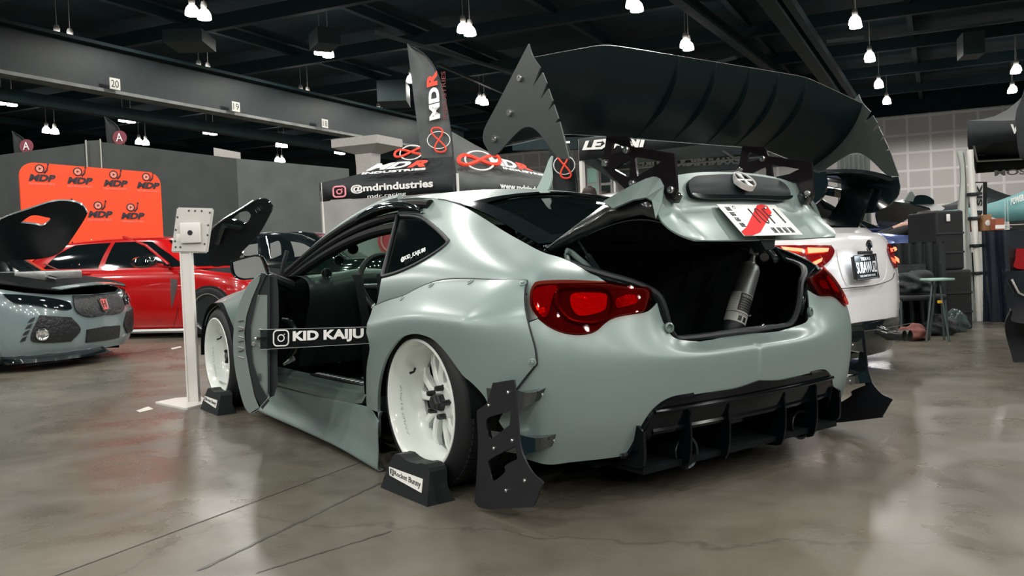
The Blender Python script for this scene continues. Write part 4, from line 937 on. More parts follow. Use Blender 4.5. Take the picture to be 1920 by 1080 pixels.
# mirror
MW = 4.42
mo_ = smoothpoly([(431, 493), (434, 489), (470, 479), (482, 478), (490, 482), (499, 505), (502, 518), (497, 521), (470, 524), (455, 525), (441, 521), (434, 512)], True, 3)
cM = PD(468, 502, MW)
def mpl(P, d): return [PD(p[0], p[1], MW)+Vv*[1, 1, 0]*d for p in P]
def shrink(P, k, c=(468, 502)): return [(c[0]+(p[0]-c[0])*k, c[1]+(p[1]-c[1])*k) for p in P]
A = mpl(mo_, 0); B = mpl(shrink(mo_, 1.02), .02); C_ = mpl(shrink(mo_, .94), .07); D__ = mpl(shrink(mo_, .6), .11); n = len(A)
rings = [mpl(shrink(mo_, .90), .004), A, B, C_, D__]; V = [p for r_ in rings for p in r_]+[PD(468, 502, MW)+Vv*.12]
Fc = [(k*n+i, k*n+(i+1) % n, (k+1)*n+(i+1) % n, (k+1)*n+i) for k in range(4) for i in range(n)]+[(4*n+i, 4*n+(i+1) % n, 5*n) for i in range(n)]
mirr = mk('wing_mirror', V, Fc, gloss, door, ang=50)
V = mpl(shrink([(p[0]+1, p[1]) for p in mo_], .87), .006); mk('mirror_glass', V, [tuple(range(n))], mat('mirror_glass', (.85, .87, .86), .02, 1), mirr, smooth=False)
V = [p for P in ([PD(488, 480, MW-.005), PD(494, 482, MW), PD(503, 500, MW+.02), PD(506, 517, MW+.02), PD(499, 520, MW)], [PD(486, 479, MW+.12), PD(495, 484, MW+.12), PD(504, 502, MW+.1), PD(507, 517, MW+.1), PD(499, 521, MW+.1)]) for p in P]
mk('mirror_cap', V, [(i, i+1, i+6, i+5) for i in range(4)], mat('silver_cap', (.35, .38, .37), .25, .5), mirr)
MB().tube([PD(500, 515, MW+.05), PD(520, 524, 4.5), PD(545, 535, 4.6)], [.02, .025, .03], 8).build('mirror_arm', trim_m, mirr)
MB().tube(cr3([PD(527, 520, 4.6), PD(530, 500, 4.6), PD(538, 470, 4.6)], 4), [.012]*9, 6).build('window_post', trim_m, door)
# window sticker on the quarter glass, print in the carrier strip
q = [PY(*p, .70) for p in ((755, 492), (797, 472), (755, 483), (797, 464))]
def on_sb(px, py, off=.004): u, v_ = SB.find(px, py); return SB.at(u, v_)+SB.nrm(u, v_)*SB.sg*off
stick = mat('white_sticker', (.75, .80, .78), .4)
text('sticker', '@KID_KAIJU88', stick, CAR, [on_sb(*p) for p in ((753, 494), (799, 475), (753, 484), (799, 464))], .0004, bold=.02)
# ================================================================== THE HALL
GA = np.array([2.577, -5.134, 0]); GB = np.array([4.84, 2.85, 0]); A_ = GA/np.linalg.norm(GA); B_ = GB/np.linalg.norm(GB)   # the building's own axes
Zv = np.array([0, 0, 1.])
def hx(px): return 492.3-(px-960)*.0398
def floor_mat():
    m = bpy.data.materials.new('polished_concrete'); m.use_nodes = True; nt = m.node_tree; b = nt.nodes['Principled BSDF']; L = nt.links.new
    tc = nt.nodes.new('ShaderNodeTexCoord')
    def noise(s, d, dist=0, ro=.6):
        n = nt.nodes.new('ShaderNodeTexNoise'); n.inputs['Scale'].default_value = s; n.inputs['Detail'].default_value = d; n.inputs['Distortion'].default_value = dist; n.inputs['Roughness'].default_value = ro; L(tc.outputs['Object'], n.inputs['Vector']); return n
    def ramp(a, b_, ca, cb):
        r = nt.nodes.new('ShaderNodeValToRGB'); r.color_ramp.elements[0].position = a; r.color_ramp.elements[1].position = b_; r.color_ramp.elements[0].color = (*ca, 1); r.color_ramp.elements[1].color = (*cb, 1); return r
    n1 = noise(.55, 8, .8); r1 = ramp(.30, .70, (.068, .064, .049), (.168, .154, .124)); L(n1.outputs['Fac'], r1.inputs['Fac'])
    n2 = noise(4, 9, .5, .62); r2 = ramp(.33, .66, (.74, .73, .70), (1, 1, 1)); L(n2.outputs['Fac'], r2.inputs['Fac'])
    mx = nt.nodes.new('ShaderNodeMix'); mx.data_type = 'RGBA'; mx.blend_type = 'MULTIPLY'; mx.inputs[0].default_value = .8; L(r1.outputs[0], mx.inputs[6]); L(r2.outputs[0], mx.inputs[7])
    # hairline scratches
    v = nt.nodes.new('ShaderNodeTexVoronoi'); v.feature = 'DISTANCE_TO_EDGE'; v.inputs['Scale'].default_value = .55
    nn = noise(1.8, 5); av = nt.nodes.new('ShaderNodeMix'); av.data_type = 'VECTOR'; av.inputs[0].default_value = .35; L(tc.outputs['Object'], av.inputs[4]); L(nn.outputs['Color'], av.inputs[5]); L(av.outputs[1], v.inputs['Vector'])
    rc = ramp(.0, .004, (.55, .55, .55), (1, 1, 1)); L(v.outputs['Distance'], rc.inputs['Fac'])
    m2 = nt.nodes.new('ShaderNodeMix'); m2.data_type = 'RGBA'; m2.blend_type = 'MULTIPLY'; m2.inputs[0].default_value = .7; L(mx.outputs[2], m2.inputs[6]); L(rc.outputs[0], m2.inputs[7])
    L(m2.outputs[2], b.inputs['Base Color'])
    n3 = noise(2.2, 8, .5); r3 = ramp(.3, .72, (.20, .20, .20), (.44, .44, .44)); L(n3.outputs['Fac'], r3.inputs['Fac']); L(r3.outputs[0], b.inputs['Roughness'])
    n4 = noise(1.1, 3); bp = nt.nodes.new('ShaderNodeBump'); bp.inputs['Strength'].default_value = .10; bp.inputs['Distance'].default_value = .02; L(n4.outputs['Fac'], bp.inputs['Height']); L(bp.outputs[0], b.inputs['Normal'])
    b.inputs['Specular IOR Level'].default_value = .42
    return m
def rectAB(o, a0, a1, b0, b1, z): return [np.asarray(o)*[1, 1, 0]+A_*a+B_*b+Zv*z for a, b in ((a0, b0), (a1, b0), (a1, b1), (a0, b1))]
flo = mk('floor', rectAB((0, 0, 0), -40, 75, -40, 70, 0), [(0, 1, 2, 3)], floor_mat(), None, False, origin=(0, 0, 0)); tag(flo, kind='structure')
ceil_m = mat('ceiling_black', (.001, .016, .021), .9, var=.4, vscale=1.5)
cl = mk('ceiling', [p for p in rectAB((0, 0, 0), -40, 75, -40, 70, 10.2)], [(3, 2, 1, 0)], ceil_m, None, False, origin=(0, 0, 10.2)); tag(cl, kind='structure')
joint_m = mat('joint_dark', (.022, .022, .020), .6, var=.5, vscale=12)
def strip(name, p, q, w, m_, z=.0012, kind='structure'):
    p, q = np.array([*p[:2], z]), np.array([*q[:2], z]); d = (q-p)/np.linalg.norm(q-p); s = np.array([-d[1], d[0], 0])*w/2; N = 40; V = []
    rr = random.Random(len(bpy.data.objects))
    for i in range(N+1):
        t = i/N; j = rr.uniform(-.003, .003); ww = rr.uniform(.6, 1.2); c = p+(q-p)*t+s/w*2*j; V += [c-s*ww, c+s*ww]
    o = mk(name, V, [(2*i, 2*i+2, 2*i+3, 2*i+1) for i in range(N)], m_, None, False); return tag(o, kind=kind)
J0 = PZ(480, 940, 0); strip('trim_1', J0-A_*2.2, J0+A_*14, .006, joint_m)
for k, t_ in ((1, 5.7), (2, 11.4)): strip('trim_%d' % (k+1), J0+B_*t_-A_*8, J0+B_*t_+A_*40, .02, joint_m)
for k in range(1, 6): strip('trim_%d' % (k+5), J0+A_*(6.1+5.7*k)-B_*22, J0+A_*(6.1+5.7*k)+B_*30, .012, joint_m)
stain = mat('floor_scuff', (.050, .048, .042), .45, var=.4, vscale=9)
strip('trim_12', PZ(372, 1070, 0), PZ(715, 905, 0), .014, stain); strip('trim_13', PZ(480, 1075, 0), PZ(735, 996, 0), .010, stain)
tag(mk('tape_mark', [PZ(*p, .002) for p in ((255, 770), (278, 762), (288, 767), (262, 773))], [(0, 1, 2, 3)], mat('white_tape', (.6, .58, .53), .6), None, False), 'short strip of white tape stuck to the concrete by the white stand', 'tape')
tag(mk('tape_mark', [PZ(*p, .002) for p in ((320, 653), (338, 649), (341, 651), (323, 655))], [(0, 1, 2, 3)], MATS['white_tape'], None, False), 'small white tape dash on the concrete below the red car', 'tape')
# ---- girders, ducts, deck edges
steel = mat('girder_grey', (.006, .013, .014), .6, var=.25, vscale=3)
dark_steel = mat('ceiling_steel', (.003, .020, .024), .7, var=.3, vscale=2)
def beam(name, p, q, w, h, m_):
    p, q = np.asarray(p, float), np.asarray(q, float); d = (q-p); L = np.linalg.norm(d); d /= L; s = np.cross(Zv, d); s /= np.linalg.norm(s); u = np.cross(d, s)
    return tag(MB().box((p+q)/2, (L, w, h), np.stack([d, s, u], 1)).build(name, m_, None, smooth=False), kind='structure')
g0, g1 = PZ(0, 138, 6.5)*[1, 1, 0], PZ(640, 252, 6.5)*[1, 1, 0]; gd = (g1-g0)/np.linalg.norm(g1-g0)
p, q = g0-gd*12, g0+gd*24
beam('trim_beam_web', p+Zv*7.15, q+Zv*7.15, .25, 1.3, steel); beam('trim_beam_flange', p+Zv*6.5, q+Zv*6.5, .55, .10, mat('flange', (.15, .16, .15), .6, var=.3, vscale=2)); beam('trim_beam_cap', p+Zv*7.85, q+Zv*7.85, .8, .10, dark_steel)
beam('trim_beam_lower', p-GB*0+B_*1.2+Zv*6.2, q+B_*1.2+Zv*6.2, .3, .35, dark_steel)
for i, (x, y, s) in enumerate(((197, 161, '20'), (425, 203, '19'), (593, 234, '18'))):
    c = PD(x, y, 1); d = ray(x, y); t = np.dot((g0-CAM)*[1, 1, 0], [gd[1], -gd[0], 0])/np.dot(d*[1, 1, 0], [gd[1], -gd[0], 0]); c = CAM+d*t; nb = np.array([gd[1], -gd[0], 0]); nb = nb if nb@(CAM-c) > 0 else -nb; c = c+nb*.45; h_ = .17
    ux = np.cross(Zv, nb)
    sg_ = tag(MB().box(c, (.02, .36, .34), np.stack([nb, ux, Zv], 1)).build('bay_sign', mat('sign_white', (.55, .55, .5), .6), None, smooth=False), ['white bay number 20 on the girder, largest and leftmost', 'white bay number plate in the middle of the girder', 'white bay number plate at the far right end of the girder'][i], 'sign')
    text('lettering', s, ink, sg_, [c+nb*.012+ux*a+Zv*b for a, b in ((-.13, -.11), (.13, -.11), (-.13, .11), (.13, .11))], .002)
for (i, (P, Q, w, h, z)) in enumerate([((1445, 0), (1556, 156), .5, .5, 9), ((1287, 5), (1450, 130), .35, .4, 9), ((1480, 0), (1580, 150), .25, .3, 9)]):
    a, b = PZ(*P, z), PZ(*Q, z); d = b-a; beam('trim_roof_beam', a-d*.6, b+d*1.2, w, h, dark_steel)
for t_ in range(-2, 9): a = np.array([10, -8, 9.6])+A_*(t_*5.7+2); beam('trim_joist', a-B_*30, a+B_*45, .25, .5, mat('joist', (.001, .015, .019), .8))
for t_ in range(-4, 9): a = np.array([10, -8, 9.9])+B_*(t_*5.7); beam('trim_joist', a-A_*14, a+A_*50, .2, .35, MATS['joist'])
for (P, Q, z) in (((700, 60), (1010, 150), 8.8), ((1340, 118), (1380, 108), 8.4), ((1650, 70), (1900, 38), 8.6), ((820, 120), (980, 190), 8.9), ((1550, 78), (1620, 70), 8.6)):
    beam('trim_conduit', PZ(*P, z), PZ(*Q, z), .14, .10, mat('conduit', (.04, .06, .06), .6))
beam('trim_duct', PZ(320, 78, 7.6), PZ(392, 76, 7.6), 1.3, .35, mat('duct', (.010, .026, .028), .6)); beam('trim_duct', PZ(712, 178, 7.6), PZ(765, 176, 7.6), 1.5, .8, MATS['duct'])
beam('trim_duct', PZ(600, 82, 8), PZ(617, 66, 8), .7, .5, MATS['duct']); beam('trim_duct', PZ(1800, 88, 8), PZ(1840, 84, 8), 1.0, .8, MATS['duct'])
# ---- far walls of panels with pale joints
def wall_panel_mat():
    m = bpy.data.materials.new('wall_panels'); m.use_nodes = True; nt = m.node_tree; b = nt.nodes['Principled BSDF']; L = nt.links.new
    tc = nt.nodes.new('ShaderNodeTexCoord'); br = nt.nodes.new('ShaderNodeTexBrick'); br.offset = 0; br.inputs['Scale'].default_value = 1
    br.inputs['Color1'].default_value = (.72, .68, .66, 1); br.inputs['Color2'].default_value = (.68, .645, .63, 1); br.inputs['Mortar'].default_value = (.95, .92, .90, 1)
    br.inputs['Mortar Size'].default_value = .07; br.inputs['Mortar Smooth'].default_value = 0; br.inputs['Brick Width'].default_value = 1.28; br.inputs['Row Height'].default_value = 1.1
    L(tc.outputs['UV'], br.inputs['Vector']); L(br.outputs['Color'], b.inputs['Base Color']); b.inputs['Roughness'].default_value = .8; return m
wp = wall_panel_mat()
def wall(name, p, q, z0, z1, m_):
    p, q = np.asarray(p, float), np.asarray(q, float); V = [[*p[:2], z0], [*q[:2], z0], [*q[:2], z1], [*p[:2], z1]]
    o = mk(name, V, [(0, 1, 2, 3)], m_, None, False); L = np.linalg.norm(q[:2]-p[:2]); uv = o.data.uv_layers.new(name='UVMap')
    for l, c in zip(uv.data, ((0, z0), (L, z0), (L, z1), (0, z1))): l.uv = c
    return tag(o, kind='structure')
W0 = PD(1670, 300, 52.0)*[1, 1, 0]
wall('wall_right', W0-B_*24, W0+B_*34, 0, 9.25, wp)
wall('wall_right_top', W0-B_*24-A_*.3, W0+B_*34-A_*.3, 8.9, 10.3, ceil_m)
WL = W0+B_*34
wall('wall_left', WL, WL+B_*40-A_*10, 0, 10.3, mat('wall_dark', (.03, .04, .042), .9, var=.2))
beam('trim_wall_band', PD(965, 272, 44), PD(1120, 268, 42), .5, .6, dark_steel)
for k, x in enumerate((1112, 1137)):      # office windows in the far wall
    c = PD(x, 345, 47); M_ = np.stack([B_, A_, Zv], 1)
    wn = tag(MB().box(c, (.66, .12, 1.9), M_).build('window_%d' % (k+1), mat('mullion', (.55, .55, .53), .6), None, smooth=False), kind='structure')
    for (du, dz) in ((0, .47), (0, -.47)):
        MB().box(c-A_*.1+B_*du+Zv*dz, (.50, .06, .78), M_).build('pane', mat('green_pane', (.12, .22, .18), .2, emit=(.35, .6, .5), es=.25) if k == 0 else mat('dark_pane', (.02, .04, .04), .1), wn, smooth=False)
# column with its flared head under the girder
cc = PD(690, 300, 26.0); M_ = np.stack([B_, A_, Zv], 1); conc = mat('column_paint', (.42, .41, .39), .8, var=.1)
def zof(y, px, w): return .827+(hx(px)-y)*w/1571
zt = zof(262, 690, 26); zm = zof(290, 690, 26); hw0, hw1 = 50*26/1571, 17*26/1571
V = [];
for (z, h_) in ((0, hw1), (zm-.35, hw1), (zm, hw1*1.05), (zt-.25, hw0), (zt, hw0)):
    for a, b in ((-1, -1), (1, -1), (1, 1), (-1, 1)): V.append([*(cc+B_*a*h_+A_*b*h_*.8)[:2], z])
Fc = [(i*4+j, i*4+(j+1) % 4, (i+1)*4+(j+1) % 4, (i+1)*4+j) for i in range(4) for j in range(4)]+[(16, 17, 18, 19)]
tag(mk('trim_column', V, Fc, conc, None, False), kind='structure')
# ---- the booth walls: charcoal hard panels
def dist_for(px, y, z): return (z-.827)*1571/(hx(px)-y)
wallm = mat('booth_wall', (.040, .048, .045), .75, var=.15, vscale=2)
wallm2 = mat('booth_wall_light', (.085, .098, .092), .75, var=.12, vscale=2)
def booth(name, a, b, z1, m_, lab, cat='partition', th=.08):
    a = (a[0], a[1], a[2]*1.12); b = (b[0], b[1], b[2]*1.12); z1 = (z1-.827)*1.12+.827
    p, q = PD(*a[:2], a[2])*[1, 1, 0], PD(*b[:2], b[2])*[1, 1, 0]; d = (q-p); L = np.linalg.norm(d); d /= L; s = np.cross(Zv, d)
    o = MB().box((p+q)/2+Zv*z1/2-s*0, (L, th, z1), np.stack([d, s, Zv], 1)).build(name, m_, None, smooth=False); tag(o, lab, cat); return o
booth('booth_wall', (-60, 300, 15.0), (163, 300, 13.75), 3.05, wallm, 'charcoal booth wall behind the orange backdrop, far left')
booth('booth_wall', (163, 300, 13.75), (190, 300, 13.72), 3.09, mat('booth_wall_dark', (.05, .057, .055), .75), 'narrow charcoal wall panel just behind the orange backdrop')
booth('booth_wall', (190, 300, 13.72), (441, 300, 16.3), 3.06, wallm, 'long charcoal booth wall with creases right of the orange backdrop')
booth('booth_wall', (441, 300, 16.3), (652, 318, 18.7), 3.06, wallm2, 'lighter grey booth wall running up to the black canopy tent')
for (x, w, z) in ((163, 15.3, 3.37), (190, 15.25, 3.37)): 
    p = PD(x, 300, w)*[1, 1, 0]; MB().tube([p, p+Zv*z], .012, 6).build('edge_trim', mat('pale_edge', (.30, .31, .28), .5), None); tag(bpy.context.scene.objects[-1] if False else bpy.data.objects[[o.name for o in bpy.data.objects if o.name.startswith('edge_trim')][-1]], 'pale edge strip on the charcoal booth wall, %s' % ('left of the corner' if x == 163 else 'right of the corner'), 'edge strip')
pw = PD(400, 270, 20)*[1, 1, 0]; pw2 = PD(450, 270, 21)*[1, 1, 0]
tag(wall('wall_box', pw, pw2, 2.6, zof(282, 420, 20.5), conc), kind='structure')
# ---- orange step-and-repeat backdrop
oa, ob = PD(40, 400, 13.3)*[1, 1, 0], PD(303, 400, 14.9)*[1, 1, 0]; od = ob-oa; oL = np.linalg.norm(od); od /= oL; on = np.cross(od, Zv); on = on if on@(CAM-oa) > 0 else -on
zt = 2.73
rc_ = .22; prof = [(0, 0)]+[(rc_-rc_*math.cos(t), zt-rc_+rc_*math.sin(t)) for t in np.linspace(0, PI/2, 9)]+[(oL-rc_+rc_*math.sin(t), zt-.06-rc_+rc_*math.cos(t)) for t in np.linspace(0, PI/2, 9)]+[(oL, 0)]; prof = prof[::-1]
bd = tag(MB().prism(prof, oa+on*.0, od, Zv, .05, centred=True).build('orange_backdrop', mat('orange_fabric', (.80, .060, .010), .65, bump=.1, bscale=3), None), 'bright orange fabric backdrop printed with repeated black and pink logos', 'backdrop')
navy = mat('navy_print', (.012, .014, .022), .6); pink = mat('pink_print', (.75, .25, .18), .6)
def opt(u, z, d=.032): return oa+od*u+on*d+Zv*z
def mdp(u, z, s):
    Qd = [opt(u-.26*s, z-.075*s), opt(u+.26*s, z-.075*s), opt(u-.23*s, z+.075*s), opt(u+.29*s, z+.075*s)]
    text('lettering', 'MDP', navy, bd, Qd, .002, bold=.05, shear=.1)
    Qd = [opt(u-.26*s, z-.155*s), opt(u+.26*s, z-.155*s), opt(u-.26*s, z-.11*s), opt(u+.26*s, z-.11*s)]
    text('lettering', 'PERFORMANCE PARTS', pink, bd, Qd, .001)
    ring = [opt(u-.03*s+.085*s*math.cos(a), z+.20*s+.085*s*math.sin(a)) for a in np.linspace(0, 2*PI, 24, endpoint=False)]
    mb = MB().tube(ring, .012*s, 5, True); mb.tube([opt(u+.05*s, z+.11*s), opt(u+.11*s, z+.17*s), opt(u+.135*s, z+.28*s)], [.02*s, .018*s, .008*s], 5); mb.lathe([(.0, .004), (.022*s, .003), (.022*s, 0)], opt(u+.14*s, z+.30*s, .028), on, 12); mb.lathe([(.0, .005), (.035*s, .004), (.035*s, 0)], opt(u-.03*s, z+.20*s, .028), on, 3)
    mb.build('snail_mark', navy, bd)
    MB().lathe([(.0, .003), (.095*s, .002), (.095*s, 0)], opt(u-.03*s, z+.20*s, .026), on, 24).build('snail_halo', pink, bd)
def bdpos(x, y):
    d = ray(x, y); t = np.dot(oa-CAM, on)/np.dot(d, on); P = CAM+d*t; return np.dot((P-oa), od), P[2]
for (x, y) in ((77, 334), (148, 339), (215, 344), (276, 348), (186, 402), (247, 405), (122, 399)):
    u, z = bdpos(x, y); mdp(u, z, .74)
# ---- tents
fab = mat('tent_black', (.004, .008, .009), .7, var=.3, vscale=2, bump=.15, bscale=4); fab_lit = mat('tent_black_lit', (.075, .082, .080), .7, var=.2, vscale=2, bump=.2, bscale=3)  # the second cloth paints the lit sides of the black canopy lighter
pole_m = mat('white_pole', (.62, .62, .58), .4)
def tent(name, label, cor, z0, z1, zp, mats, legs=(0, 1, 2, 3), peak=None, foot=0):
    cor = [np.array([*c[:2], 0.]) for c in cor]; c0 = sum(cor)/4; r = empty(name, c0, label, 'tent'); pk = np.array([*(peak if peak is not None else c0)[:2], zp])
    for i in range(4):
        a, b = cor[i], cor[(i+1) % 4]; N = 8; V = []
        for j in range(N+1):
            t = j/N; q = lerp(a, b, t); 
            for k in range(7):
                s = k/6; P = lerp(q+Zv*z1, pk, s); P[2] -= .10*math.sin(PI*s)*1.6; P[2] -= .05*math.sin(PI*t)*(1-s); V.append(P)
        Fc = [(j*7+k, (j+1)*7+k, (j+1)*7+k+1, j*7+k+1) for j in range(N) for k in range(6)]; mk('canopy', V, Fc, mats[i], r)
        V = []
        for j in range(13):
            t = j/12; q = lerp(a, b, t); V += [q+Zv*(z1-.05*math.sin(PI*t)), q+Zv*(z0+.02*math.sin(PI*t))]
        o = mk('valance', V, [(2*j, 2*j+1, 2*j+3, 2*j+2) for j in range(12)], mats[i], r); s1 = o.modifiers.new('s', 'SOLIDIFY'); s1.thickness = .01
    for i in legs: MB().box(cor[i]+(c0-cor[i])*.02+Zv*(z1+foot)/2, (.05, .05, z1-foot)).build('leg', pole_m, r, smooth=False)
    mb = MB()
    for i in range(4): a, b = cor[i]*.97+c0*.03, cor[(i+1) % 4]*.97+c0*.03; mb.tube([a+Zv*(z1-.1), b+Zv*(z1-.1)], .016, 6)
    mb.build('frame', pole_m, r); return r, cor, pk
def face_quad(a, b, z0, z1): return [a+Zv*z0, b+Zv*z0, a+Zv*z1, b+Zv*z1]
def push(Q, d):
    n = np.cross(Q[1]-Q[0], Q[2]-Q[0]); n /= np.linalg.norm(n); n = n if n@(CAM-Q[0]) > 0 else -n; return [q+n*d for q in Q]
wht = mat('white_print_tent', (.72, .73, .71), .6); redpr = mat('red_print', (.80, .06, .03), .6)
tA, tB, tC = PD(600, 378, 15.6), PD(858, 362, 14.9), PD(1083, 370, 17.1)
MT, mc, mpk = tent('canopy_tent', 'black pop-up canopy tent, its lit sides painted grey, with red knot logo behind the coupe', [tA, tB, tC, tA+tC-tB], 2.10, 2.45, 3.42, [fab, fab_lit, fab_lit, fab], legs=(0, 1, 2))
def knot(parent, Q, red=redpr, w=1.0):   # white hoop with a red looped ribbon through it
    f = lambda u, v: lerp(lerp(Q[0], Q[1], u), lerp(Q[2], Q[3], u), v)
    sc_k = np.linalg.norm(Q[1]-Q[0]); MB().tube([f(.5+.40*math.cos(a)*.9, .5+.48*math.sin(a)) for a in np.linspace(0, 2*PI, 40, endpoint=False)], .02*sc_k*w, 5, True).build('hoop_mark', wht, parent)
    n = np.cross(Q[1]-Q[0], Q[2]-Q[0]); n /= np.linalg.norm(n); n = n if n@(CAM-Q[0]) > 0 else -n
    P = [f(.5+.52*math.cos(a), .5+.26*math.sin(2*a)*.9+.08*math.cos(a))+n*.01 for a in np.linspace(0, 2*PI, 60, endpoint=False)]
    V = []; r1 = .055*sc_k
    MB().tube(P, r1*.7, 6, True).build('knot_mark', red, parent)
def roofq(a, b, u0, v0, u1, v1, pk, z1=2.45):
    Q = [a+Zv*z1, b+Zv*z1, lerp(a+Zv*z1, pk, .8), lerp(b+Zv*z1, pk, .8)]; s = subquad(Q, u0, v0, u1, v1); s = [p-Zv*.0 for p in s]; return push(s, -.0)
def roofpt(a, b, t, s, pk, z1=2.45, off=.03):
    q = lerp(a, b, t); P = lerp(q+Zv*z1, pk, s); P[2] -= .16*math.sin(PI*s)+.05*math.sin(PI*t)*(1-s); n = np.cross(b-a, pk-a-Zv*z1); n /= np.linalg.norm(n); n = n if n[2] > 0 else -n; return P+n*off
def rquad(a, b, pk, ll, lr, ul, ur): return [roofpt(a, b, *p, pk) for p in (ll, lr, ul, ur)]
a, b, c = mc[0], mc[1], mc[2]
def onplane(a, b, px, py, off=.03):
    n = np.cross(b-a, Zv); n /= np.linalg.norm(n); n = n if n@(CAM-a) > 0 else -n; d = ray(px, py); return CAM+d*(np.dot(a-CAM, n)/np.dot(d, n))+n*off
def onroof(a, b, px, py, off=.05):
    A0, B0 = a+Zv*2.45, b+Zv*2.45; n = np.cross(B0-A0, mpk-A0); n /= np.linalg.norm(n); n = n if n[2] > 0 else -n; d = ray(px, py); return CAM+d*(np.dot(A0-CAM, n)/np.dot(d, n))+n*off
def op4(a, b, P): return [onplane(a, b, *p) for p in P]
def or4(a, b, P): return [onroof(a, b, *p) for p in P]
text('lettering', '@mdrindustries', wht, MT, op4(a, b, ((660, 364), (813, 355), (658, 347.5), (813, 335))), .004, bold=.03)
q = push(subquad(face_quad(a, b, 2.10, 2.45), .11, .18, .20, .72), .03)
def insta(parent, Q, m_, th):
    f = lambda u, v: lerp(lerp(Q[0], Q[1], u), lerp(Q[2], Q[3], u), v); P = []
    for cx, cy, a0 in ((.75, .75, 0), (.25, .75, PI/2), (.25, .25, PI), (.75, .25, 1.5*PI)):
        for k in range(6): a_ = a0+PI/2*k/5; P.append(f(cx+.25*math.cos(a_), cy+.25*math.sin(a_)))
    s = np.linalg.norm(Q[1]-Q[0]); mb = MB().tube(P, th*s, 6, True); mb.tube([f(.5+.21*math.cos(t), .5+.21*math.sin(t)) for t in np.linspace(0, 2*PI, 20, endpoint=False)], th*s*.8, 6, True); mb.tube([f(.70, .72), f(.74, .76)], th*s*.9, 6); mb.build('camera_mark', m_, parent)
insta(MT, q, mat('pink_neon', (.75, .25, .30), .5), .07)
text('lettering', 'MD', wht, MT, or4(a, b, ((687, 325), (762, 319), (706, 312), (778, 306))), .004, bold=.05, shear=.1)
text('lettering', 'R', redpr, MT, or4(a, b, ((764, 319), (799, 317), (780, 306), (813, 304))), .004, bold=.05, shear=.1)
text('lettering', 'INDUSTRIES', wht, MT, or4(a, b, ((679, 332), (799, 323), (682, 328), (800, 319))), .004, bold=.04)
knot(MT, or4(a, b, ((741, 306), (800, 303), (745, 278), (804, 275))))
text('lettering', 'www.mdrindustries.com', wht, MT, op4(b, c, ((936, 354), (1056, 367), (934.5, 341.5), (1056, 357))), .004, bold=.03)
text('lettering', 'MD', wht, MT, or4(b, c, ((920, 312), (970, 321), (912, 297), (962, 307))), .004, bold=.05)
text('lettering', 'R', redpr, MT, or4(b, c, ((972, 321), (998, 325), (964, 308), (988, 314))), .004, bold=.05)
text('lettering', 'INDUSTRIES', wht, MT, or4(b, c, ((942, 321), (1028, 336), (940, 317), (1024, 332))), .004, bold=.04)
knot(MT, or4(b, c, ((860, 322), (938, 326), (858, 284), (930, 290))))
# grey cloth walls of that tent, one with the ghost of a round logo
sw = mat('side_cloth', (.26, .265, .255), .8, var=.12, vscale=1.5, bump=.25, bscale=2.5)
def cloth(name, a, b, z0, z1, m_, parent, folds=5, amp=.04):
    n = np.cross(Zv, b-a); n /= np.linalg.norm(n); V = []; N = 40
    for j in range(N+1):
        t = j/N
        for k in range(5): V.append(lerp(a, b, t)+Zv*(z0+(z1-z0)*k/4)+n*amp*math.sin(folds*2*PI*t+k*.5)*(1-k*.15))
    return mk(name, V, [(j*5+k, (j+1)*5+k, (j+1)*5+k+1, j*5+k+1) for j in range(N) for k in range(4)], m_, parent)
cloth('side_wall', mc[3]*[1, 1, 0], mc[0]*[1, 1, 0], 0, 2.3, sw, MT); cloth('side_wall', mc[2]*[1, 1, 0], mc[3]*[1, 1, 0], 0, 2.3, sw, MT)
cloth('side_wall', lerp(mc[0], mc[1], .02), lerp(mc[0], mc[1], .98), .0, 2.12, sw, MT, 3, .03)
q0 = lerp(mc[0], mc[1], .45); nn_ = np.cross(mc[1]-mc[0], Zv); nn_ /= np.linalg.norm(nn_); nn_ = nn_ if nn_@(CAM-q0) > 0 else -nn_; dd_ = (mc[1]-mc[0])/np.linalg.norm(mc[1]-mc[0])
qc = PD(736, 455, 14.6); t = np.dot(q0+nn_*.1-CAM, nn_)/np.dot(ray(737, 450), nn_); qc = CAM+ray(737, 450)*t
MB().lathe([(.0, .004), (.30, .003), (.30, 0)], qc, nn_, 32).build('round_mark', mat('faded_red', (.42, .05, .06), .7), MT); MB().tube([qc+nn_*.02+.22*(math.cos(a_)*dd_+math.sin(a_)*Zv) for a_ in np.linspace(0, 2*PI, 30, endpoint=False)], .02, 5, True).build('hoop_mark', mat('faded_pink', (.5, .2, .2), .7), MT)
text('lettering', 'mdr.racing', wht, MT, push([q for q in [CAM+ray(*p)*(np.dot(q0+nn_*.1-CAM, nn_)/np.dot(ray(*p), nn_)) for p in ((690, 374), (762, 367), (690, 365), (762, 360))]], .02), .003)
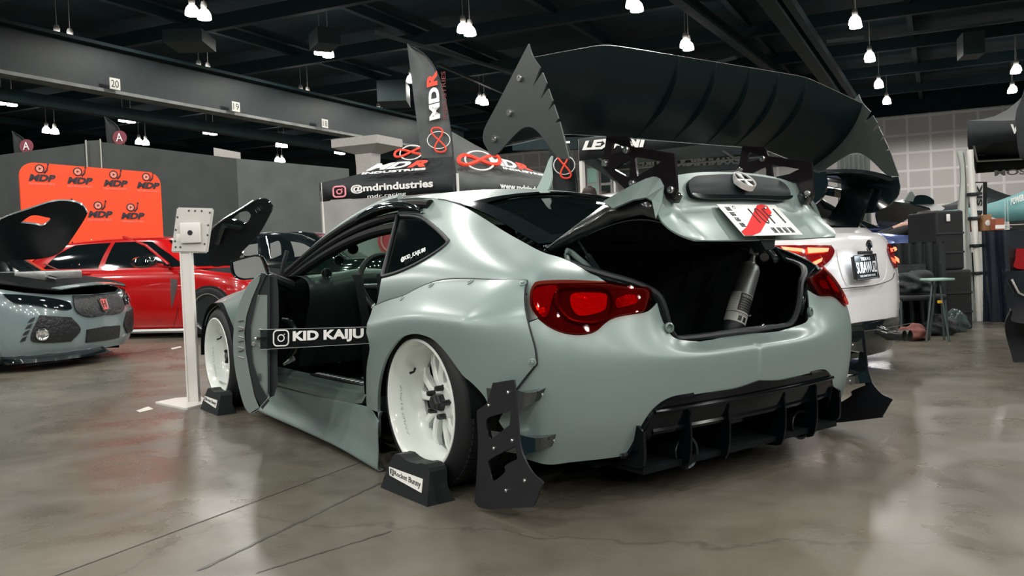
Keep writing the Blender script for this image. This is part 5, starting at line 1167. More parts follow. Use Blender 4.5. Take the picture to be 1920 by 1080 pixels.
# feather flags
def feather(label, base_px, w, top_px, H, lean, printf, width=.62, m_=fab, pole_side=1, zb=.58):
    """curved sail on a bent pole; base_px: picture column of the pole"""
    P0 = PD(base_px, 400, w)*[1, 1, 0]; r = empty('feather_flag', P0, label, 'flag'); r['zb'] = zb; e = Rv*[1, 1, 0]; e = e/np.linalg.norm(e)
    ctl = [(0, 0), (.0, H*.5), (-.03, H*.70), (-.16, H*.86), (-width*.55, H*.95), (-width*1.05, H)]
    if pole_side < 0: ctl = [(-a, b) for a, b in ctl]
    pts = cr3([P0+e*a+Zv*b for a, b in ctl], 6); MB().tube(pts, [.02-.012*i/(len(pts)-1) for i in range(len(pts))], 6).build('pole', trim_m, r)
    # sail between the pole and a straight inner edge
    V = []; K = 26; zb = H*r['zb']
    for k in range(K+1):
        z = zb+(H-zb)*k/K; i = np.argmin(np.abs(pts[:, 2]-z)); xr = np.interp(z, pts[:, 2], ((pts-P0)@e)); xl = -width*(.80+.25*(z-zb)/(H-zb)) if pole_side > 0 else width*(.80+.25*(z-zb)/(H-zb))
        if k == K: xl = xr
        xl = max(xl, -width*1.05) if pole_side > 0 else xl
        for j in range(7): t = j/6; V.append(P0+e*(xr+(xl-xr)*t)+Zv*(z-.25*t*(1-k/K)*0)+Vv*[1, 1, 0]*.03*math.sin(t*6+z*1.5))
    mk('sail', V, [(k*7+j, (k+1)*7+j, (k+1)*7+j+1, k*7+j+1) for k in range(K) for j in range(6)], m_, r)
    f = lambda u, z: P0+e*u+Zv*z-Vv*[1, 1, 0]*.06
    del r['zb']; printf(r, f); return r
flagm = mat('flag_grey', (.060, .068, .068), .7, var=.3, vscale=3)
def pr1(r, f):
    text('lettering', 'MD', wht, r, [f(-.18, 3.32), f(-.18, 3.86), f(-.36, 3.28), f(-.36, 3.82)], .003, bold=.05)
    text('lettering', 'R', redpr, r, [f(-.20, 3.88), f(-.20, 4.12), f(-.38, 3.84), f(-.38, 4.08)], .003, bold=.05)
    text('lettering', 'INDUSTRIES', mat('dim_red', (.16, .03, .03), .7), r, [f(-.06, 3.3), f(-.06, 4.1), f(-.13, 3.3), f(-.13, 4.1)], .003)
    knot(r, [f(-.02, 2.75), f(-.02, 3.15), f(-.42, 2.75), f(-.42, 3.15)])
feather('tall grey feather flag with white and red lettering beside the black canopy tent', 853, 14.3, None, zof(85, 780, 14.3), 0, pr1, .66, flagm)
def prA(r, f):
    zc = r['zc']; MB().lathe([(.0, .004), (.15, .003), (.15, 0)], f(-.22, zc), -Vv, 24).build('round_mark', mat('wine_print', (.16, .03, .045), .7), r); text('lettering', 'A', wht, r, [f(-.29, zc-.08)-Vv*.02, f(-.15, zc-.08)-Vv*.02, f(-.29, zc+.09)-Vv*.02, f(-.15, zc+.09)-Vv*.02], .003)
for (bx, w, ty, zl, lab) in ((74, 18.2, 245, 275, 'black feather flag with round wine-red logo above the far left wall'), (249, 17.8, 218, 259, 'black feather flag with round wine-red logo above the wall corner')):
    H = zof(ty, bx, w)
    def pf(r, f, H=H, zz=zof(zl, bx, w)): r['zc'] = zz; prA(r, f); del r['zc']
    feather(lab, bx+5, w, None, H, 0, pf, .52, fab, 1, .5)
def pr2(r, f):
    knot(r, [f(-.02, 1.95), f(-.02, 2.3), f(-.32, 1.95), f(-.32, 2.3)]); text('lettering', 'M', wht, r, [f(-.08, 2.42), f(-.08, 2.6), f(-.25, 2.42), f(-.25, 2.6)], .003)
feather('small black feather flag hanging by the lettered tent post, behind the wing end plate', 1084, 11.5, None, 2.95, 0, pr2, .40, fab)
# ---- tent with the big white lettering seen under the wing
gcloth = mat('grey_green_canopy', (.24, .30, .28), .8, var=.15, vscale=2)
lA, lB, lC, lD = PD(1086, 300, 10.6), PD(1560, 300, 8.8), PD(1530, 300, 12.2), PD(1150, 300, 13.6)
LT, lc, lpk = tent('lettered_tent', 'dark canopy tent with large white lettering seen beneath the rear wing', [lA, lB, lC, lD], zof(302, 1086, 10.6), zof(261, 1086, 10.6), 3.1, [fab, gcloth, gcloth, gcloth], legs=(0, 3))
zl0, zl1 = zof(302, 1086, 10.6), zof(261, 1086, 10.6)
text('lettering', 'LEXANI', wht, LT, [onplane(lc[0], lc[1], *p) for p in ((1094, 282), (1212, 276), (1097, 265), (1214, 252))], .004, bold=.05, shear=.15)
text('lettering', 'MICKEY TIRES', wht, LT, [onplane(lc[3], lc[2], *p, .05) for p in ((1190, 316), (1325, 311), (1190, 299), (1325, 295))], .004, bold=.05, mirror=True)
text('lettering', 'LEXANI', wht, LT, [onplane(lc[3], lc[2], *p, .05) for p in ((1330, 311), (1400, 307), (1330, 297), (1400, 293))], .004, bold=.05, mirror=True)
text('lettering', 'SPEC', wht, LT, [onplane(lc[3], lc[2], *p, .05) for p in ((1440, 291), (1500, 293), (1440, 281), (1500, 284))], .004, bold=.05, mirror=True)
mb = MB(); mb.tube([onplane(lc[3], lc[2], 1240, 280, .3), onplane(lc[3], lc[2], 1480, 268, .3)], .018, 6); mb.tube([onplane(lc[3], lc[2], 1330, 262, .3), onplane(lc[3], lc[2], 1385, 300, .3)], .02, 6); mb.build('brace', pole_m, LT)
# draped grey curtain behind the wing
cA, cB = PD(1570, 300, 15)*[1, 1, 0], PD(1632, 300, 15)*[1, 1, 0]
cloth('grey_curtain', cA, cB, 0, zof(290, 1600, 15), mat('curtain_grey', (.075, .085, .08), .8), None, 7, .05)
tag(bpy.data.objects['grey_curtain'], 'dark grey pleated curtain on a stand, behind the wing tip', 'curtain')
# the part of the hall behind the viewer
wb = np.array([-2.7, 2.5, 0])-A_*27
wall('wall_back', wb-B_*30, wb+B_*40, 0, 10.3, mat('wall_grey', (.30, .31, .30), .8, var=.15, vscale=.4)); wall('wall_side', wb+B_*24, wb+B_*24+A_*8, 0, 10.3, MATS['wall_grey'])
# ---- lamps of the hall
bell = mat('lamp_glass', (.8, .85, .85), .4, emit=(1, .985, .96), es=14.0); lampbody = mat('lamp_body', (.35, .33, .30), .5)
proto = None
def lamp_at(P, label, tw=0, lightp=0):
    global proto
    P = np.asarray(P, float)
    if proto is None:
        r = empty('high_bay_lamp', P, label, 'lamp', 'high-bay lamps under the hall ceiling')
        MB().lathe([(.205, -.02), (.205, .02), (.195, .10), (.165, .19), (.11, .26), (.06, .29)], P, (0, 0, 1), 20).lathe([(.0, -.015), (.205, -.02)], P, (0, 0, 1), 20).build('glass_bell', bell, r)
        MB().lathe([(.06, .28), (.09, .32), (.10, .40), (.07, .50), (.02, .52), (.012, .62), (.012, 1.72)], P, (0, 0, 1), 12).build('ballast', lampbody, r)
        proto = r; o = r
    else:
        o = proto.copy(); COL.objects.link(o); o.location = Vector(P.tolist()); BASE[o.name] = P; o['label'] = label
        for ch in [c for c in proto.children if c.type == 'MESH']:
            d = ch.copy(); COL.objects.link(d); d.parent = o
    return o
LIST = [(120, 80), (372, 31), (608, 103), (382, 140), (571, 183), (715, 215), (875, 62), (1190, 16), (777, 155), (904, 194), (1288, 90), (1604, 48), (1631, 112), (1648, 162), (1663, 193), (1905, 135), (1898, 172), (13, 196), (238, 228), (95, 249), (267, 270), (394, 251), (528, 275), (525, 303), (637, 288)]
p1_, p2_ = PZ(359, 28, 8.5), PZ(384, 36, 8.5); PAX = (p2_-p1_)/np.linalg.norm(p2_-p1_)
spots_ = []
for (x, y) in LIST:
    P = PZ(x, y, 8.5)
    for s_ in (-1, 1): q = P+PAX*.235*s_; Q = proj(q); spots_.append((float(Q[0]), float(Q[1]), q))
def where(x, y):
    if y < 65: v_ = 'near the top edge'
    elif y < 130: v_ = 'in the upper rows'
    elif y < 215: v_ = 'in the middle rows'
    else: v_ = 'in the lowest, farthest row'
    return v_
words = {}
names_ = ['first', 'second', 'third', 'fourth', 'fifth', 'sixth', 'seventh', 'eighth', 'ninth', 'tenth', 'eleventh', 'twelfth', 'thirteenth', 'fourteenth', 'fifteenth', 'sixteenth', 'seventeenth', 'eighteenth', 'nineteenth', 'twentieth']
bands = {}
for (x, y, P) in spots_: bands.setdefault(where(x, y), []).append((x, y, P))
for bnd, L_ in bands.items():
    L_.sort(key=lambda t: t[0])
    for k, (x, y, P) in enumerate(L_):
        lamp_at(P, 'glowing bell lamp %s, %s from the left' % (bnd, names_[k]))
def light(P, power, r=.28):
    l = bpy.data.lights.new('lamp_light', 'SPOT'); l.spot_size = math.radians(172); l.spot_blend = .15; l.shadow_soft_size = r; l.energy = power; l.color = (1, .965, .91); o = bpy.data.objects.new('lamp_light', l); o.location = Vector([float(P[0]), float(P[1]), float(P[2])-.34]); COL.objects.link(o)
seenp = []
for (x, y, P) in spots_:
    if all(np.hypot(*(P-q)[:2]) > 1.6 for q in seenp): seenp.append(P); light(P, LAMP_POWER)
# the same rows go on over and behind the viewer
base = np.array([22.843, -5.028, 8.5]); nbk = 0
for i in range(-12, 8):
    for j in range(-12, 6):
        P = base+GA*i+GB*j; Q = proj(P); w_ = (P-CAM)@Vv
        if w_ > 0 and -60 < Q[0] < 1980 and Q[1] > -10: continue
        if np.hypot(P[0]+2, P[1]) > 22 or w_ > 20 or w_ < -17: continue
        light(P, LAMP_POWER); nbk += 1
        for s_ in (-1, 1): lamp_at(P+PAX*s_*.235, 'glowing bell lamp of the unseen rows above the viewer')
print('extra lamp spots', nbk)
# ================================================================== THE OTHER CARS
class BG:
    """a five-door body in its own frame: x forward, y left, z up, origin on the floor under the middle of the wheelbase"""
    def __init__(s, name, label, O, head, H=1.40, L=4.35, W=.90, paintm=None, belt=.92, glass=None, hatch=True, open_hood=False, nose=.74, drop=0, wheelm=None, wheelr=.33):
        s.O = np.array([*O[:2], 0.]); h = np.array([*head[:2], 0.]); s.h = h/np.linalg.norm(h); s.l = np.array([-s.h[1], s.h[0], 0]); s.R = empty(name, s.O, label, 'car'); s.pm = paintm
        k = L/4.35; bt = belt
        st_ = [(-2.14, 0, .98), (-2.13, .38, .98), (-2.08, .68, .98), (-1.96, .83, .975), (-1.75, .875, .965), (-1.35, .895, .95), (-.8, .90, .935), (0, .90, .925), (.7, .90, .92), (1.2, .90, .90), (1.45, .905, .86), (1.75, .89, .81), (1.98, .80, .765), (2.12, .60, .735), (2.19, .33, .72), (2.21, 0, .715)]
        net = []
        for (x, y, b) in st_:
            b = b/.92*bt if x < 1 else b*nose/.74; row = []
            for (f, o, ux) in ((0, .05, .06), (.14, .015, .02), (.34, 0, 0), (.52, .0, 0), (.70, .006, .005), (.86, .022, .03), (.95, .05, .06), (1.0, .085, .09)):
                z = .13+(b-.13)*f; n = np.array([np.sign(x)*ux*(1 if abs(x) > 1.9 else 0), o if y > .3 else 0]); yy = max(0, y-n[1]*(1 if y > .5 else .6)); row.append(s.T(((x-n[0])*k, yy*W/.90, z)))
            net.append(row)
        s.body = Surf(net); s.NB = len(net)-1
        rr = [((-2.02, 0), (-1.55, 0)), ((-2.0, .4), (-1.53, .35)), ((-1.93, .66), (-1.48, .54)), ((-1.78, .77), (-1.30, .60)), ((-1.3, .81), (-1.0, .615)), ((-.7, .82), (-.5, .625)), ((0, .82), (-.05, .62)), ((.5, .815), (.22, .60)), ((.95, .80), (.42, .57)), ((1.15, .60), (.55, .44)), ((1.26, .3), (.62, .2)), ((1.30, 0), (.64, 0))]
        if not hatch: rr = [((-1.55, 0), (-.85, 0)), ((-1.54, .4), (-.84, .35)), ((-1.5, .66), (-.82, .54)), ((-1.38, .76), (-.72, .60))]+rr[4:]; rr[4] = ((-1.1, .80), (-.55, .615)); rr[5] = ((-.6, .82), (-.35, .625))
        cab = []
        for (b, r) in rr:
            bz = np.interp(b[0], [-2, -1.3, 0, 1.3], [.98, .95, .925, .90])/.92*bt; rz = H-.05-.03*abs(r[0]+.4); cen = (np.clip(r[0], -1.2, .3)*.75, 0)
            row = []
            for t in (0, .33, .66, .92): row.append(s.T(((b[0]+(r[0]-b[0])*t)*k, (b[1]+(r[1]-b[1])*t+.03*math.sin(PI*t)*(b[1] > .5))*W/.90, bz+(rz-bz)*t)))
            row.append(s.T((r[0]*k, r[1]*W/.90*.97, rz+.01)))
            for t in (.25, .6, 1): row.append(s.T(((r[0]+(cen[0]-r[0])*t)*k, r[1]*W/.90*.95*(1-t), rz+.015+.04*(1-(1-t)**2)*H/1.4)))
            cab.append(row)
        s.cab = Surf(cab); s.NC = len(cab)-1
        for S_, uu, vv in ((s.body, 7., 3.), (s.cab, 5., 2.)):
            P = S_.at(uu, vv); n = S_.nrm(uu, vv); S_.sg = 1 if n@s.l > 0 else -1
            S_.N[-1] = s.mirr(S_.N[-3]); S_.N[0] = s.mirr(S_.N[2])
        s.k = k; s.W = W
    def T(s, p): return s.O+s.h*p[0]+s.l*p[1]+Zv*p[2]
    def mirr(s, P):
        d = np.asarray(P)-s.O; return P-2*(d@s.l)[..., None]*s.l
    def full(s, name, S_, uv, m_, parent=None, off=0, th=.01, du=.5, dv=.4, join=True):
        V, Fc = patchVF(S_, [uv], du, dv, off, th); V2 = s.mirr(V); F2 = [tuple(reversed(f)) for f in Fc]
        if join: n = len(V); return [mk(name, np.concatenate([V, V2]), list(Fc)+[tuple(i+n for i in f) for f in F2], m_, parent or s.R)]
        return [mk(name, V, Fc, m_, parent or s.R), mk(name, V2, F2, m_, parent or s.R)]
    def px(s, name, S_, poly, m_, off=.004, th=.004, du=.4, dv=.4, side=1, parent=None):
        """outline given as points of the picture on this side (side=-1: the right-hand half)"""
        if side < 0: S2 = Surf.__new__(Surf); S2.n, S2.m, S2.N = S_.n, S_.m, s.mirr(S_.N); S2.bump = None; S2.grid = None; S2.sg = -S_.sg
        else: S2 = S_
        V, Fc = patchVF(S2, [uvpoly(S2, poly)], du, dv, off, th); return mk(name, V, Fc, m_, parent or s.R)
    def right(s, S_):
        S2 = Surf.__new__(Surf); S2.n, S2.m, S2.N = S_.n, S_.m, s.mirr(S_.N); S2.bump = None; S2.grid = None; S2.sg = -S_.sg; return S2
    def wheels(s, m_, r=.325, xs=(1.33, -1.33), y=None, spokes=10, lip=.72):
        y = y or s.W+.028
        for x in xs:
            for sg in (1, -1):
                c = s.T((x*s.k, y*sg, r)); ax = s.l*sg
                W_ = MB().lathe([(r*lip, 0), (r*.80, .004), (r*.92, -.005), (r*.985, -.03), (r, -.06), (r, -.19), (r*.95, -.22), (r*lip, -.22)], c, ax, 40).build('wheel', rubber, s.R)
                R_ = MB().lathe([(r*.74, .002), (r*.74, .008), (r*.70, .004), (r*.67, -.05), (r*.62, -.11), (r*.66, -.2)], c, ax, 40).build('rim', m_, W_)
                mb = MB()
                for k in range(spokes):
                    a = 2*PI*k/spokes; d = s.h*math.cos(a)+Zv*math.sin(a); t_ = np.cross(d, ax); mb.box(c+d*r*.36-ax*.045, (r*.66, .030, .03), np.stack([d, t_, ax], 1), .005)
                mb.lathe([(.0, -.02), (.04, -.022), (.06, -.04), (.06, -.08)], c, ax, 20); mb.build('spokes', m_, R_)
                MB().lathe([(.0, -.13), (r*.62, -.13)], c, ax, 28).build('wheel_back', trim_m, W_)
    def shell(s, win=True, gm=None, lowm=None, arches=True):
        NB, NC = s.NB, s.NC
        o = s.full('body_shell', s.body, dense([(0, 0), (NB, 0), (NB, 7), (0, 7)], 10), s.pm)[0]
        s.full('cab_shell', s.cab, dense([(0, 0), (NC, 0), (NC, 7), (0, 7)], 10), s.pm)
        if win:
            for poly, nm in (([(3.75, .25), (5.35, .2), (5.35, 3.05), (4.1, 3.05), (3.75, 1.8)], 'side_window'), ([(5.5, .2), (8.1, .2), (7.85, 1.4), (7.2, 3.1), (5.5, 3.1)], 'side_window')):
                s.full(nm, s.cab, dense([p for p in poly], 5), gm, None, .003, .004, join=False)
            s.full('rear_window', s.cab, dense([(0, .35), (2.5, .35), (2.35, 3.2), (0, 3.3)], 6), gm, None, .003, .004)
            s.full('windscreen', s.cab, dense([(8.5, .2), (NC, .2), (NC, 3.5), (8.3, 3.3)], 6), gm, None, .003, .004)
        # bonnet
        hs = []
        for (x, y, z) in ((1.15, .80, .885), (1.45, .80, .855), (1.75, .78, .805), (1.98, .69, .757), (2.10, .52, .725)):
            z *= (s_n if (s_n := 1) else 1); row = []
            for t in (1, .85, .5, .2, 0): row.append(s.T(((x+.09*(1-t*t))*s.k, y*t*s.W/.90, z+.035*(1-t*t))))
            hs.append(row)
        s.hood = Surf(hs); s.hood.N[:, -1] = s.mirr(s.hood.N[:, -3]); n = s.hood.nrm(2., 2.); s.hood.sg = 1 if n[2] > 0 else -1
        if arches:
            for x in (1.33, -1.33):
                for sg in (1, -1):
                    V = []; n = 20; r = .365
                    for i in range(n+1):
                        a = PI*i/n-.0; V += [s.T((x*s.k+r*math.cos(a), sg*s.W*.62, .32+r*math.sin(a))), s.T((x*s.k+r*math.cos(a), sg*(s.W+.008), .32+r*math.sin(a)))]
                    V += [s.T((x*s.k, sg*(s.W+.008), .05)), s.T((x*s.k+r, sg*(s.W+.008), .05)), s.T((x*s.k-r, sg*(s.W+.008), .05))]
                    m = len(V); Fc = [(2*i, 2*i+1, 2*i+3, 2*i+2) for i in range(n)]+[(2*i+1, 2*i+3, m-3) for i in range(n)]+[(1, m-3, m-2), (2*n+1, m-3, m-1)]
                    mk('wheel_arch', V, Fc, trim_m, s.R, smooth=False)
red_paint_car = mat('red_car_paint', (.42, .003, .004), .22, 0, 1, .03)
grey_car = mat('grey_car_paint', (.16, .21, .215), .22, .1, 1, .03)
black_car = mat('black_car_paint', (.006, .010, .011), .10, 0, 1, .02)
white_car = mat('white_car_paint', (.74, .73, .74), .16, 0, 1, .02)
blue_car = mat('blue_car_paint', (.09, .13, .30), .25, .4, 1, .03)
gl_bg = mat('car_glass', (.004, .007, .008), .06, 0, .6, .02)
silver = mat('silver_wheel', (.62, .63, .62), .22, .9)
# ---- red hatchback, seen from its right-hand side
rw = PD(392, 590, 11.0)*[1, 1, 0]; rh = Rv*[1, 1, 0]-Vv*[1, 1, 0]*.30; rh /= np.linalg.norm(rh)
rl = np.array([-rh[1], rh[0], 0]); RO = rw-rh*1.36+rl*.90
RC = BG('hatchback_car', 'glossy red five-door hatchback with black mirror, behind the white stand', RO, rh, H=1.42, L=4.5, W=.91, paintm=red_paint_car, belt=.93)
RC.shell(gm=gl_bg); RC.wheels(silver, .335, spokes=10)
V_, F_ = patchVF(RC.hood, [dense([(0, 0), (4, 0), (4, 4), (0, 4)], 6)], .4, .4, .004, .01); mk('bonnet_frame', np.concatenate([V_, RC.mirr(V_)]), list(F_)+[tuple(len(V_)+i for i in reversed(f)) for f in F_], dark_m, RC.R)
RB, RCB = RC.right(RC.body), RC.right(RC.cab)
def onsurf(S_, px, py, off=.0): u, v_ = S_.find(px, py); return S_.at(u, v_)+S_.nrm(u, v_)*S_.sg*off
for ln in ([(336, 500), (337, 520), (333, 580), (326, 612)], [(135, 498), (134, 540), (140, 600)]):
    MB().tube(cr3([onsurf(RB, *p, .001) for p in ln], 4), .004, 5).build('door_gap', trim_m, RC.R)
for ln in ([(150, 450), (149, 497)], [(136, 455), (135, 497)]): MB().tube([onsurf(RCB, *p, .006) for p in ln], .010, 6).build('pillar_strip', chrome, RC.R)
P = onsurf(RB, 160, 514, .012); MB().box(P, (.17, .025, .03), np.stack([RC.h, RC.l, Zv], 1), .01).build('door_handle', red_paint_car, RC.R)
RC.px('side_vent', RC.body, [(320, 522, 1), (333, 524, 1), (331, 545), (322, 580, 1)], mat('vent_grey', (.08, .06, .06), .4), .004, side=-1)
MB().tube([RC.T((1.0, -.915, .10)), RC.T((-1.0, -.915, .10))], .03, 6).build('side_skirt', mat('skirt_pale', (.40, .42, .40), .3, .5), RC.R)
mc_ = PD(268, 492, 10.2); M3 = np.stack([RC.h, RC.l, Zv], 1)
V = []; Fc = []; prof_ = [(-.0, .25), (.05, .8), (.14, 1), (.24, .9), (.31, .55), (.33, .2)]
for (a, q) in prof_:
    for k in range(10): t = 2*PI*k/10; V.append(mc_+RC.h*(a-.14)*1.05+RC.l*(-.02+.09*q*math.cos(t))+Zv*(.075*q*math.sin(t)))
for i in range(5):
    for k in range(10): Fc.append((i*10+k, i*10+(k+1) % 10, (i+1)*10+(k+1) % 10, (i+1)*10+k))
Fc += [tuple(range(9, -1, -1)), tuple(50+k for k in range(10))]
mk('wing_mirror', V, Fc, gloss, RC.R); MB().tube([mc_+RC.h*.1-Zv*.03, onsurf(RCB, 318, 500)], .03, 6).build('mirror_stalk', gloss, RC.R)
MB().tube([onsurf(RCB, 232, 447, .02), onsurf(RCB, 275, 462, .02), onsurf(RCB, 318, 497, .02)][:3], .02, 6).build('pillar', red_paint_car, RC.R)
# ---- grey hatchback with its bonnet up, nose towards us at the far left
gh = Rv*[1, 1, 0]*.985-Vv*[1, 1, 0]*.16; gh /= np.linalg.norm(gh); gN = PD(196, 600, 8.4)*[1, 1, 0]; GO = gN-gh*2.13
GC = BG('hatchback_car', 'grey hatchback at far left with carbon bonnet propped open and engine showing', GO, gh, H=1.38, L=4.2, W=.90, paintm=grey_car, belt=.93, nose=.70)
GC.shell(gm=gl_bg); GC.wheels(silver, .335)
GB_, GBr = GC.body, GC.right(GC.body)
def gpx(name, poly, m_, off=.01, th=.01): return GC.px(name, GC.body, poly, m_, off, th, .3, .3, side=-1)
grille = mat('honeycomb_black', (.008, .010, .011), .35, bump=.8, bscale=40)
NBc = float(GC.NB); vc_ = lambda y: vcen(GB_, NBc, y)
for nm, P, m_, o_ in (('upper_grille', [(135, 556, 1), (165, 556), ('U', NBc, vc_(553)), ('U', NBc, vc_(590)), (165, 594), (140, 582)], grille, .02),
    ('headlamp', [(5, 553, 1), (50, 556), (100, 562), (128, 568, 1), (132, 580), (115, 581), (60, 572), (25, 568)], gl_bg, .02),
    ('side_grille', [(74, 591, 1), (132, 595, 1), (150, 618), (132, 640, 1), (72, 642), (57, 632)], grille, .012),
    ('lower_grille', [(162, 618, 1), ('U', NBc, vc_(612)), ('U', NBc, vc_(638)), (160, 642, 1)], grille, .012)):
    S2_ = GC.right(GC.body); uv_ = uvpoly(S2_, P); GC.full(nm, GC.body, uv_, m_, None, o_, .01, .3, .3, join=(nm in ('upper_grille', 'lower_grille')))
for k in range(4):
    y = 598+k*12; gpx('slot_vent', [(57-k*5, y, 1), (66-k*5, y-4, 1), (62-k*5, y+5, 1), (52-k*5, y+7, 1)], trim_m, .008)
P = onsurf(GBr, 192, 571, .03); n_ = GBr.nrm(*GBr.find(192, 571))*GBr.sg; ux = np.cross(Zv, n_); ux /= np.linalg.norm(ux); uz = np.cross(n_, ux)
rb = mat('red_badge', (.5, .03, .03), .3); fr = MB()
Pp = [(-.045, .05), (.045, .05), (.04, -.05), (.02, -.06), (-.02, -.06), (-.04, -.05)]; fr.tube([P+ux*a*1.15+uz*b*1.15 for a, b in Pp], .007, 6, True); em = fr.build('emblem', chrome, GC.R)
MB().prism(Pp, P-n_*.004, ux, uz, .004).build('emblem_field', rb, em)
mb = MB(); mb.tube([P+ux*-.022+uz*.035, P+ux*-.020-uz*.04], .006, 5); mb.tube([P+ux*.022+uz*.035, P+ux*.020-uz*.04], .006, 5); mb.tube([P-ux*.02-uz*.003, P+ux*.02-uz*.003], .006, 5); mb.build('emblem_letter', chrome, em)
foc = onsurf(GBr, 78, 627, .02); MB().lathe([(.0, .01), (.035, .008), (.045, .014), (.055, .012), (.06, 0)], foc, GBr.nrm(*GBr.find(78, 627))*GBr.sg, 18).build('fog_lamp', chrome, GC.R)
# black splitter along the chin
sp_ = [onsurf(GBr, *p) for p in ((0, 668), (40, 668), (90, 665), (140, 660), (185, 653), (215, 646), (233, 637))]
V = []
for i, q in enumerate(sp_): d = (q-GO)*[1, 1, 0]; d /= np.linalg.norm(d); V += [np.array([*q[:2], .15]), np.array([*(q+d*.04)[:2], .12]), np.array([*(q+d*.11)[:2], .085]), np.array([*(q-d*.1)[:2], .06])]
Fc = [(i*4+j, i*4+j+1, (i+1)*4+j+1, (i+1)*4+j) for i in range(len(sp_)-1) for j in range(3)]; o = mk('splitter', V, Fc, gloss, GC.R); s1 = o.modifiers.new('s', 'SOLIDIFY'); s1.thickness = .012
# engine bay with pipes, radiator panel on top of the grille, open bonnet
bay = [GC.T((x, y, z)) for (x, y, z) in ((1.05, .68, .80), (1.70, .62, .72), (1.70, -.62, .72), (1.05, -.68, .80))]
mk('engine_bay', bay+[p-Zv*.35 for p in bay], [(0, 1, 5, 4), (1, 2, 6, 5), (2, 3, 7, 6), (3, 0, 4, 7), (4, 5, 6, 7)], dark_m, GC.R, smooth=False)
cut = GC.full('bay_rim', GC.hood, dense([(0, 0), (4, 0), (4, 4), (0, 4)], 6), dark_m, None, .012, .01)
V_, F_ = patchVF(GC.hood, [dense([(3.55, .4), (4, .4), (4, 4), (3.4, 4)], 6)], .3, .3, .02, .01); mk('slam_panel', np.concatenate([V_, GC.mirr(V_)]), list(F_)+[tuple(len(V_)+i for i in reversed(f)) for f in F_], grey_car, GC.R)
mb = MB(); rr = random.Random(8)
mb.box(GC.T((1.62, -.1, .88)), (.34, .55, .10), np.stack([GC.h, GC.l, Zv], 1), .02); mb.build('engine_cover', mat('cast_alloy', (.35, .36, .35), .35, .8, bump=.4, bscale=30), GC.R)
for i in range(5):
    a = GC.T((rr.uniform(1.2, 1.9), rr.uniform(-.6, .6), .84)); b = GC.T((rr.uniform(1.2, 1.9), rr.uniform(-.6, .6), .84)); MB().tube(cr3([a, (a+b)/2+Zv*.06, b], 6), .022, 8).build('hose', [gloss, chrome][i % 2], GC.R)
MB().box(GC.T((1.3, .45, .88)), (.22, .3, .08), np.stack([GC.h, GC.l, Zv], 1), .02).build('fuse_box', trim_m, GC.R)
def raised_bonnet(car, outline, holes, w0, w1, mtop, mund, name, parent, th=.03):
    """a bonnet panel held up; outline in the picture, distance running from w0 (hinge, left) to w1 (tip)"""
    xs = [p[0] for p in outline]; x0, x1 = min(xs), max(xs)
    ys_ = [p[1] for p in outline]; y0, y1 = min(ys_), max(ys_)
    def P3(p): t = (p[0]-x0)/(x1-x0); s_ = (p[1]-y0)/(y1-y0); return PD(p[0], p[1], w0+(w1-w0)*t+s_*.40)
    O2 = smoothpoly(outline, True, 4); H2 = [smoothpoly(h, True, 4) for h in holes]; g = [(x, y) for x in np.arange(x0, x1, 14) for y in np.arange(y0, y1, 14)]
    G = np.array(g); ok = inpoly(G, O2)
    for h in H2: ok &= ~inpoly(G, h)
    V2, T_, _ = cdt([O2]+H2, G[ok]); P = np.array([P3(p) for p in V2]); n = np.cross(P3((x1, y0))-P3((x0, y0)), P3((x0, y1))-P3((x0, y0))); n /= np.linalg.norm(n); n = n if n@(CAM-P[0]) > 0 else -n
    m = len(P); E = {}
    for t in T_:
        for i in range(3): E[(t[i], t[(i+1) % 3])] = 1
    Fc = list(T_)+[(t[2]+m, t[1]+m, t[0]+m) for t in T_]+[(i, j, j+m, i+m) for (i, j) in E if (j, i) not in E]
    o = mk(name, np.concatenate([P, P-n*th]), Fc, [mund, mtop], parent, ang=30)
    for f in o.data.polygons[len(T_):]: f.material_index = 1
    return o, P3, n
under_m = mat('bonnet_underside', (.005, .007, .008), .35, spec=.4)
ob, P3_, n_ = raised_bonnet(GC, [(-120, 500, 1), (-60, 452), (0, 412), (55, 392), (100, 378), (135, 378), (155, 386), (164, 400, 1), (158, 412), (140, 440), (124, 462), (105, 478), (70, 486), (0, 490), (-60, 505)], [[(38, 418, 1), (60, 404), (84, 407), (95, 411), (80, 423), (66, 421)]], 7.9, 8.3, grey_car, under_m, 'bonnet', GC.R)
MB().tube([P3_((158, 398))-n_*.01, P3_((130, 382))-n_*.01, P3_((60, 391))-n_*.01, P3_((0, 411))-n_*.01], .008, 6).build('bonnet_edge', lip_m, ob)
MB().tube([PD(82, 494, 8.9), PD(165, 532, 8.95)], .008, 6).build('bonnet_prop', mat('prop_red', (.25, .06, .05), .4), GC.R)
MB().tube([PD(40, 470, 8.7), PD(0, 500, 8.6)], .02, 6).build('hinge_arm', gloss, GC.R)
